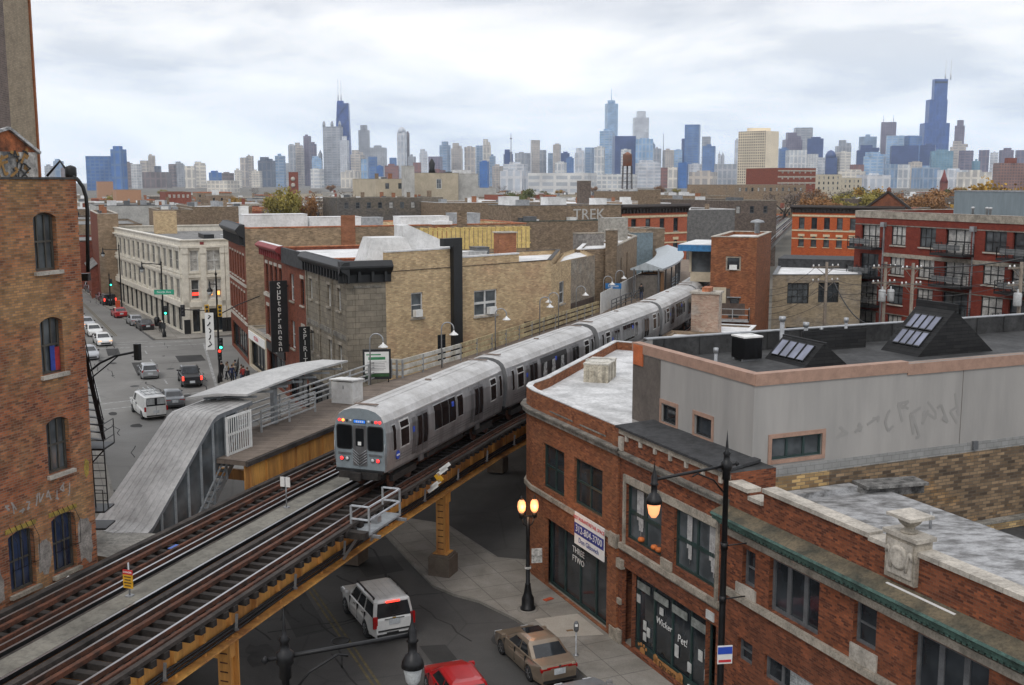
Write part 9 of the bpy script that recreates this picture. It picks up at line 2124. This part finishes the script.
for kk, lst in cnt.items():
 lst.sort(key=lambda q: abs(q[1] - q[11][0]))
 seen = {}
 for (k, um, kind, wd_, colr, shape, u0, u1, vt, Y, shp, mk) in lst:
  base = f'{kind} {wd_} {colr}'.replace('  ', ' ')
  mkn = {'dark tower with twin antennas': 'twin antenna tower', 'pale blue tower with one tall mast': 'single mast tower', 'tall stepped dark tower': 'stepped dark tower', 'wide blue glass block at the left': 'wide blue block'}.get(mk[1], mk[1])
  cand = f'{base} tower{shape}'; n = seen.get(cand, 0); seen[cand] = n + 1
  words_ = f'{cand}, {ORD[n] if n else "nearest"} {kk[1]} of the {mkn}'
  if abs(um - mk[0]) < 1: words_ = cand + ' in the far skyline'
  p0 = aty(um, vt, Y)
  o = root('skyline_tower', (p0.x, Y, 0), words_, 'tower', None, 0, world=True)
  key = (colr, k % 3)
  if key not in TM:
   wl_, gl_c = TC[colr]; TM[key] = tower_mat('tower_' + colr.replace(' ', '_') + '_' + 'abc'[k % 3], wl_, gl_c, (9, 14, 22)[k % 3], (7, 26, 10)[k % 3], (.5, .55, .6)[k % 3], (.6, .8, .5)[k % 3])
  m = MB()
  if shp in ('crown', 'dome', 'step', 'spire', 'twin', 'hut'): body_top = vt + (182 - vt) * (.09 if shp in ('crown', 'dome', 'hut') else .14)
  else: body_top = vt
  P, z0, z1, c, w = tower_part(m, u0, u1, body_top, Y, 0); m.build('shaft', TM[key], o)
  q = MB()
  if shp in ('crown', 'hut'): tower_part(q, u0 + (u1 - u0) * .2, u1 - (u1 - u0) * .2, vt, Y + 4, 0, body_top + .4)
  elif shp == 'step': tower_part(q, u0 + (u1 - u0) * .12, u0 + (u1 - u0) * .68, vt, Y + 4, 0, body_top + .4); tower_part(q, u0 + (u1 - u0) * .3, u1 - (u1 - u0) * .08, (vt + body_top) / 2, Y + 8, 0, body_top + .4)
  elif shp == 'dome': q.lathe([(w * .46, z1 - 1), (w * .42, z1 + w * .25), (w * .26, z1 + w * .5), (0, z1 + w * .62)], (c, Y + w * .4, 0), 12)
  elif shp == 'spire': q.lathe([(w * .45, z1 - 1), (w * .2, z1 + (aty(u0, vt, Y).z - z1) * .5), (0, aty(u0, vt, Y).z)], (c, Y + w * .4, 0), 6)
  elif shp == 'turrets':
   for ux in (u0 + 1.2, (u0 + u1) / 2, u1 - 1.6): a = aty(ux, vt, Y); q.lathe([(6, z1 - 2), (6, z1 + 12), (3.5, z1 + 20), (0, z1 + 24)], (a.x, Y + 8, 0), 8)
  elif shp == 'mast': q.lathe([(w * .3, z1 - 1), (w * .3, z1 + 14), (1.6, z1 + 15), (.8, z1 + 62)], (c, Y + w * .4, 0), 8)
  elif shp == 'masts':
   for dx in (-.3, .3): q.lathe([(1.2, z1 - 1), (.6, z1 + 32)], (c + dx * w, Y + w * .4, 0), 6)
  if rw.random() < .55 and shp == '': tower_part(q, u0 + (u1 - u0) * .25, u0 + (u1 - u0) * rw.uniform(.55, .8), vt - rw.uniform(.8, 2.2), Y + 6, 0, vt + .4)
  if q.v: q.build('top', TM[key], o)
def landmark(label, Y, um): return root('skyline_tower', (*aty(um, 180, Y).xy, 0), label, 'tower', None, 0, world=True)
DB1 = tower_mat('near_black_tower', (.045, .09, .30), (.025, .06, .23), 16, 12, .6, .6); DB2 = tower_mat('navy_tower', (.05, .11, .32), (.025, .075, .26), 14, 30, .55, .85)
o = landmark('very tall dark tapering tower with twin white antennas in the left skyline', 4640, 344.5); m = MB()
def taper(mb, ub0, ub1, ut0, ut1, vt, Y, dep):
 A0, A1, B0_, B1_ = aty(ub0, 181, Y), aty(ub1, 181, Y), aty(ut0, vt, Y), aty(ut1, vt, Y); z = B0_.z
 for (q) in range(1):
  bb_ = [(A0.x, Y, 0), (A1.x, Y, 0), (A1.x, Y + dep, 0), (A0.x, Y + dep, 0)]; tt_ = [(B0_.x, Y + dep * .12, z), (B1_.x, Y + dep * .12, z), (B1_.x, Y + dep * .88, z), (B0_.x, Y + dep * .88, z)]
  for i in range(4): j = (i + 1) % 4; mb.face([bb_[i], bb_[j], tt_[j], tt_[i]])
  mb.face(tt_)
 return z
z = taper(m, 333.5, 351.5, 336.6, 347.8, 103, 4640, 48); m.build('shaft', DB1, o); m = MB()
for i in range(5):
 f0, f1 = i / 5, (i + 1) / 5
 for s_ in (0, 1):
  la = lambda f: (333.8 + 2.9 * f, 351.2 - 3.5 * f); e = lambda f, r_: aty(la(f)[r_], 181 - 78 * f, 4639.5 + 5 * f)
  m.bar(e(f0, s_), e(f1, 1 - s_), 2.4, 1.2)
m.build('cross_brace', tower_mat('brace_grey', (.05, .06, .10), (.05, .06, .1)), o); m = MB(); m.box((aty(342.2, 180, 4664).x, 4664, z + 5), (26, 20, 10)); m.build('top', DB1, o); m = MB()
for ux, hh in ((340.0, 84), (342.9, 80)):
 a = aty(ux, 180, 4664); m.lathe([(2.6, z + 10), (2.6, z + 34), (1.4, z + 36), (.9, z + hh * 1.06 + 10)], (a.x, 4664, 0), 8)
m.build('antenna', M('white_antenna', (.75, .75, .75), .5), o)
o = landmark('tallest stepped dark blue tower with two antennas in the right skyline', 4820, 937.5); m = MB(); Y = 4820
for (a, b, v, dy, dep) in ((925, 950, 123, 0, 60), (929.8, 947.8, 99.5, 10, 45), (935, 948.2, 79, 18, 30)):
 p, q = aty(a, v, Y + dy), aty(b, v, Y + dy); m.prism([(p.x, Y + dy), (q.x, Y + dy), (q.x, Y + dy + dep), (p.x, Y + dy + dep)], 0, p.z)
p, q = aty(935, 120, Y - 6), aty(950, 120, Y - 6); m.build('shaft', DB2, o); m = MB(); zt = aty(940, 79, Y).z
for ux in (939.6, 944.8): a = aty(ux, 180, Y + 30); m.lathe([(3.2, zt), (3.2, zt + 24), (1.6, zt + 26), (1.0, zt + 82)], (a.x, Y + 30, 0), 8)
m.build('antenna', MATS['white_antenna'], o); m = MB(); p, q = aty(935.3, 79, Y + 17.6), aty(948, 79, Y + 17.6)
m.prism([(p.x, Y + 17.5), (q.x, Y + 17.5), (q.x, Y + 18.2), (p.x, Y + 18.2)], zt - 16, zt - 8); m.build('dark_band', M('tower_dark_band', (.015, .02, .04), .5), o)
o = landmark('cream slab block with a dense window grid and one blank end', 1650, 759); Y = 1650; p, q, r_ = aty(738.5, 133, Y), aty(766, 133, Y - 30), aty(779, 133, Y - 6); z = p.z + 2
GRID = tower_mat('cream_grid', (.66, .57, .42), (.16, .135, .11), 3.6, 3.9, .55, .55); m = MB(); back = Vector((r_.x - q.x, r_.y - q.y, 0))
m.mat(0).face([(p.x, p.y, 0), (q.x, q.y, 0), (q.x, q.y, z), (p.x, p.y, z)]); m.mat(1).face([(q.x, q.y, 0), (r_.x, r_.y, 0), (r_.x, r_.y, z), (q.x, q.y, z)])
p2 = p + back; m.face([(p.x, p.y, 0), (p2.x, p2.y, 0), (p2.x, p2.y, z), (p.x, p.y, z)]); m.face([(p2.x, p2.y, 0), (r_.x, r_.y, 0), (r_.x, r_.y, z), (p2.x, p2.y, z)]); m.face([(p.x, p.y, z), (q.x, q.y, z), (r_.x, r_.y, z), (p2.x, p2.y, z)]); m.build('shaft', [GRID, M('cream_blank_wall', (.78, .68, .52), .85, var=.05, scale=.05)], o)
m = MB(); c = (p + r_) / 2; m.box((c.x, c.y, z + 2.5), (32, 14, 5)); m.build('roof_plant', MATS['cream_blank_wall'], o)
o = landmark('brownish brick slab with roof hut at the right edge of the skyline', 1300, 1012); Y = 1300; p, q = aty(1000, 163, Y), aty(1045, 163, Y + 20); m = MB(); m.prism([(p.x, p.y), (q.x, q.y), (q.x, q.y + 18), (p.x, p.y + 18)], 0, p.z); m.build('shaft', tower_mat('brick_slab', (.27, .15, .12), (.13, .09, .085), 4, 3.4, .55, .55), o); m = MB(); a = aty(1010.5, 163, Y + 8); m.box((a.x, a.y, p.z + 3), (11, 8, 6)); m.build('roof_hut', RDB, o)
o = root('radio_mast', (*aty(511, 180, 4000).xy, 0), 'thin radio mast rising left of the middle of the skyline', 'mast'); m = MB(); m.lathe([(3, 0), (2.4, 60), (1.1, 188)], (0, 0, 0), 6); m.box((0, 0, 170), (9, 3, 4)); m.build('mast', M('mast_grey', (.3, .3, .32), .6), o)
o = root('radio_mast', (*aty(662.7, 180, 4400).xy, 0), 'thin radio mast right of the pale grey tallest central tower', 'mast'); m = MB(); m.lathe([(3, 0), (2, 90), (1.0, 205)], (0, 0, 0), 6); m.build('mast', MATS['mast_grey'], o)
# ------------------------------------------------------------------ the air
HAZE_DENS = 0.00006
m = MB(); m.prism([(-7200, -400), (7200, -400), (7200, 9100), (-7200, 9100)], -1.0, 640)
hz = m.build('haze', None); hz['kind'] = 'stuff'; hz.data.materials.clear()
hm = bpy.data.materials.new('haze_air'); hm.use_nodes = True; t = hm.node_tree
for n in list(t.nodes): t.nodes.remove(n)
ho = t.nodes.new('ShaderNodeOutputMaterial'); hv = t.nodes.new('ShaderNodeVolumePrincipled'); hv.inputs['Color'].default_value = (.72, .84, 1.0, 1); hv.inputs['Density'].default_value = HAZE_DENS; hv.inputs['Anisotropy'].default_value = 0.0
t.links.new(hv.outputs[0], ho.inputs['Volume']); hz.data.materials.append(hm); hz['label'] = 'pale blue haze over the far city';
for o in bpy.data.objects:
 if '_wl' in o: del o['_wl']
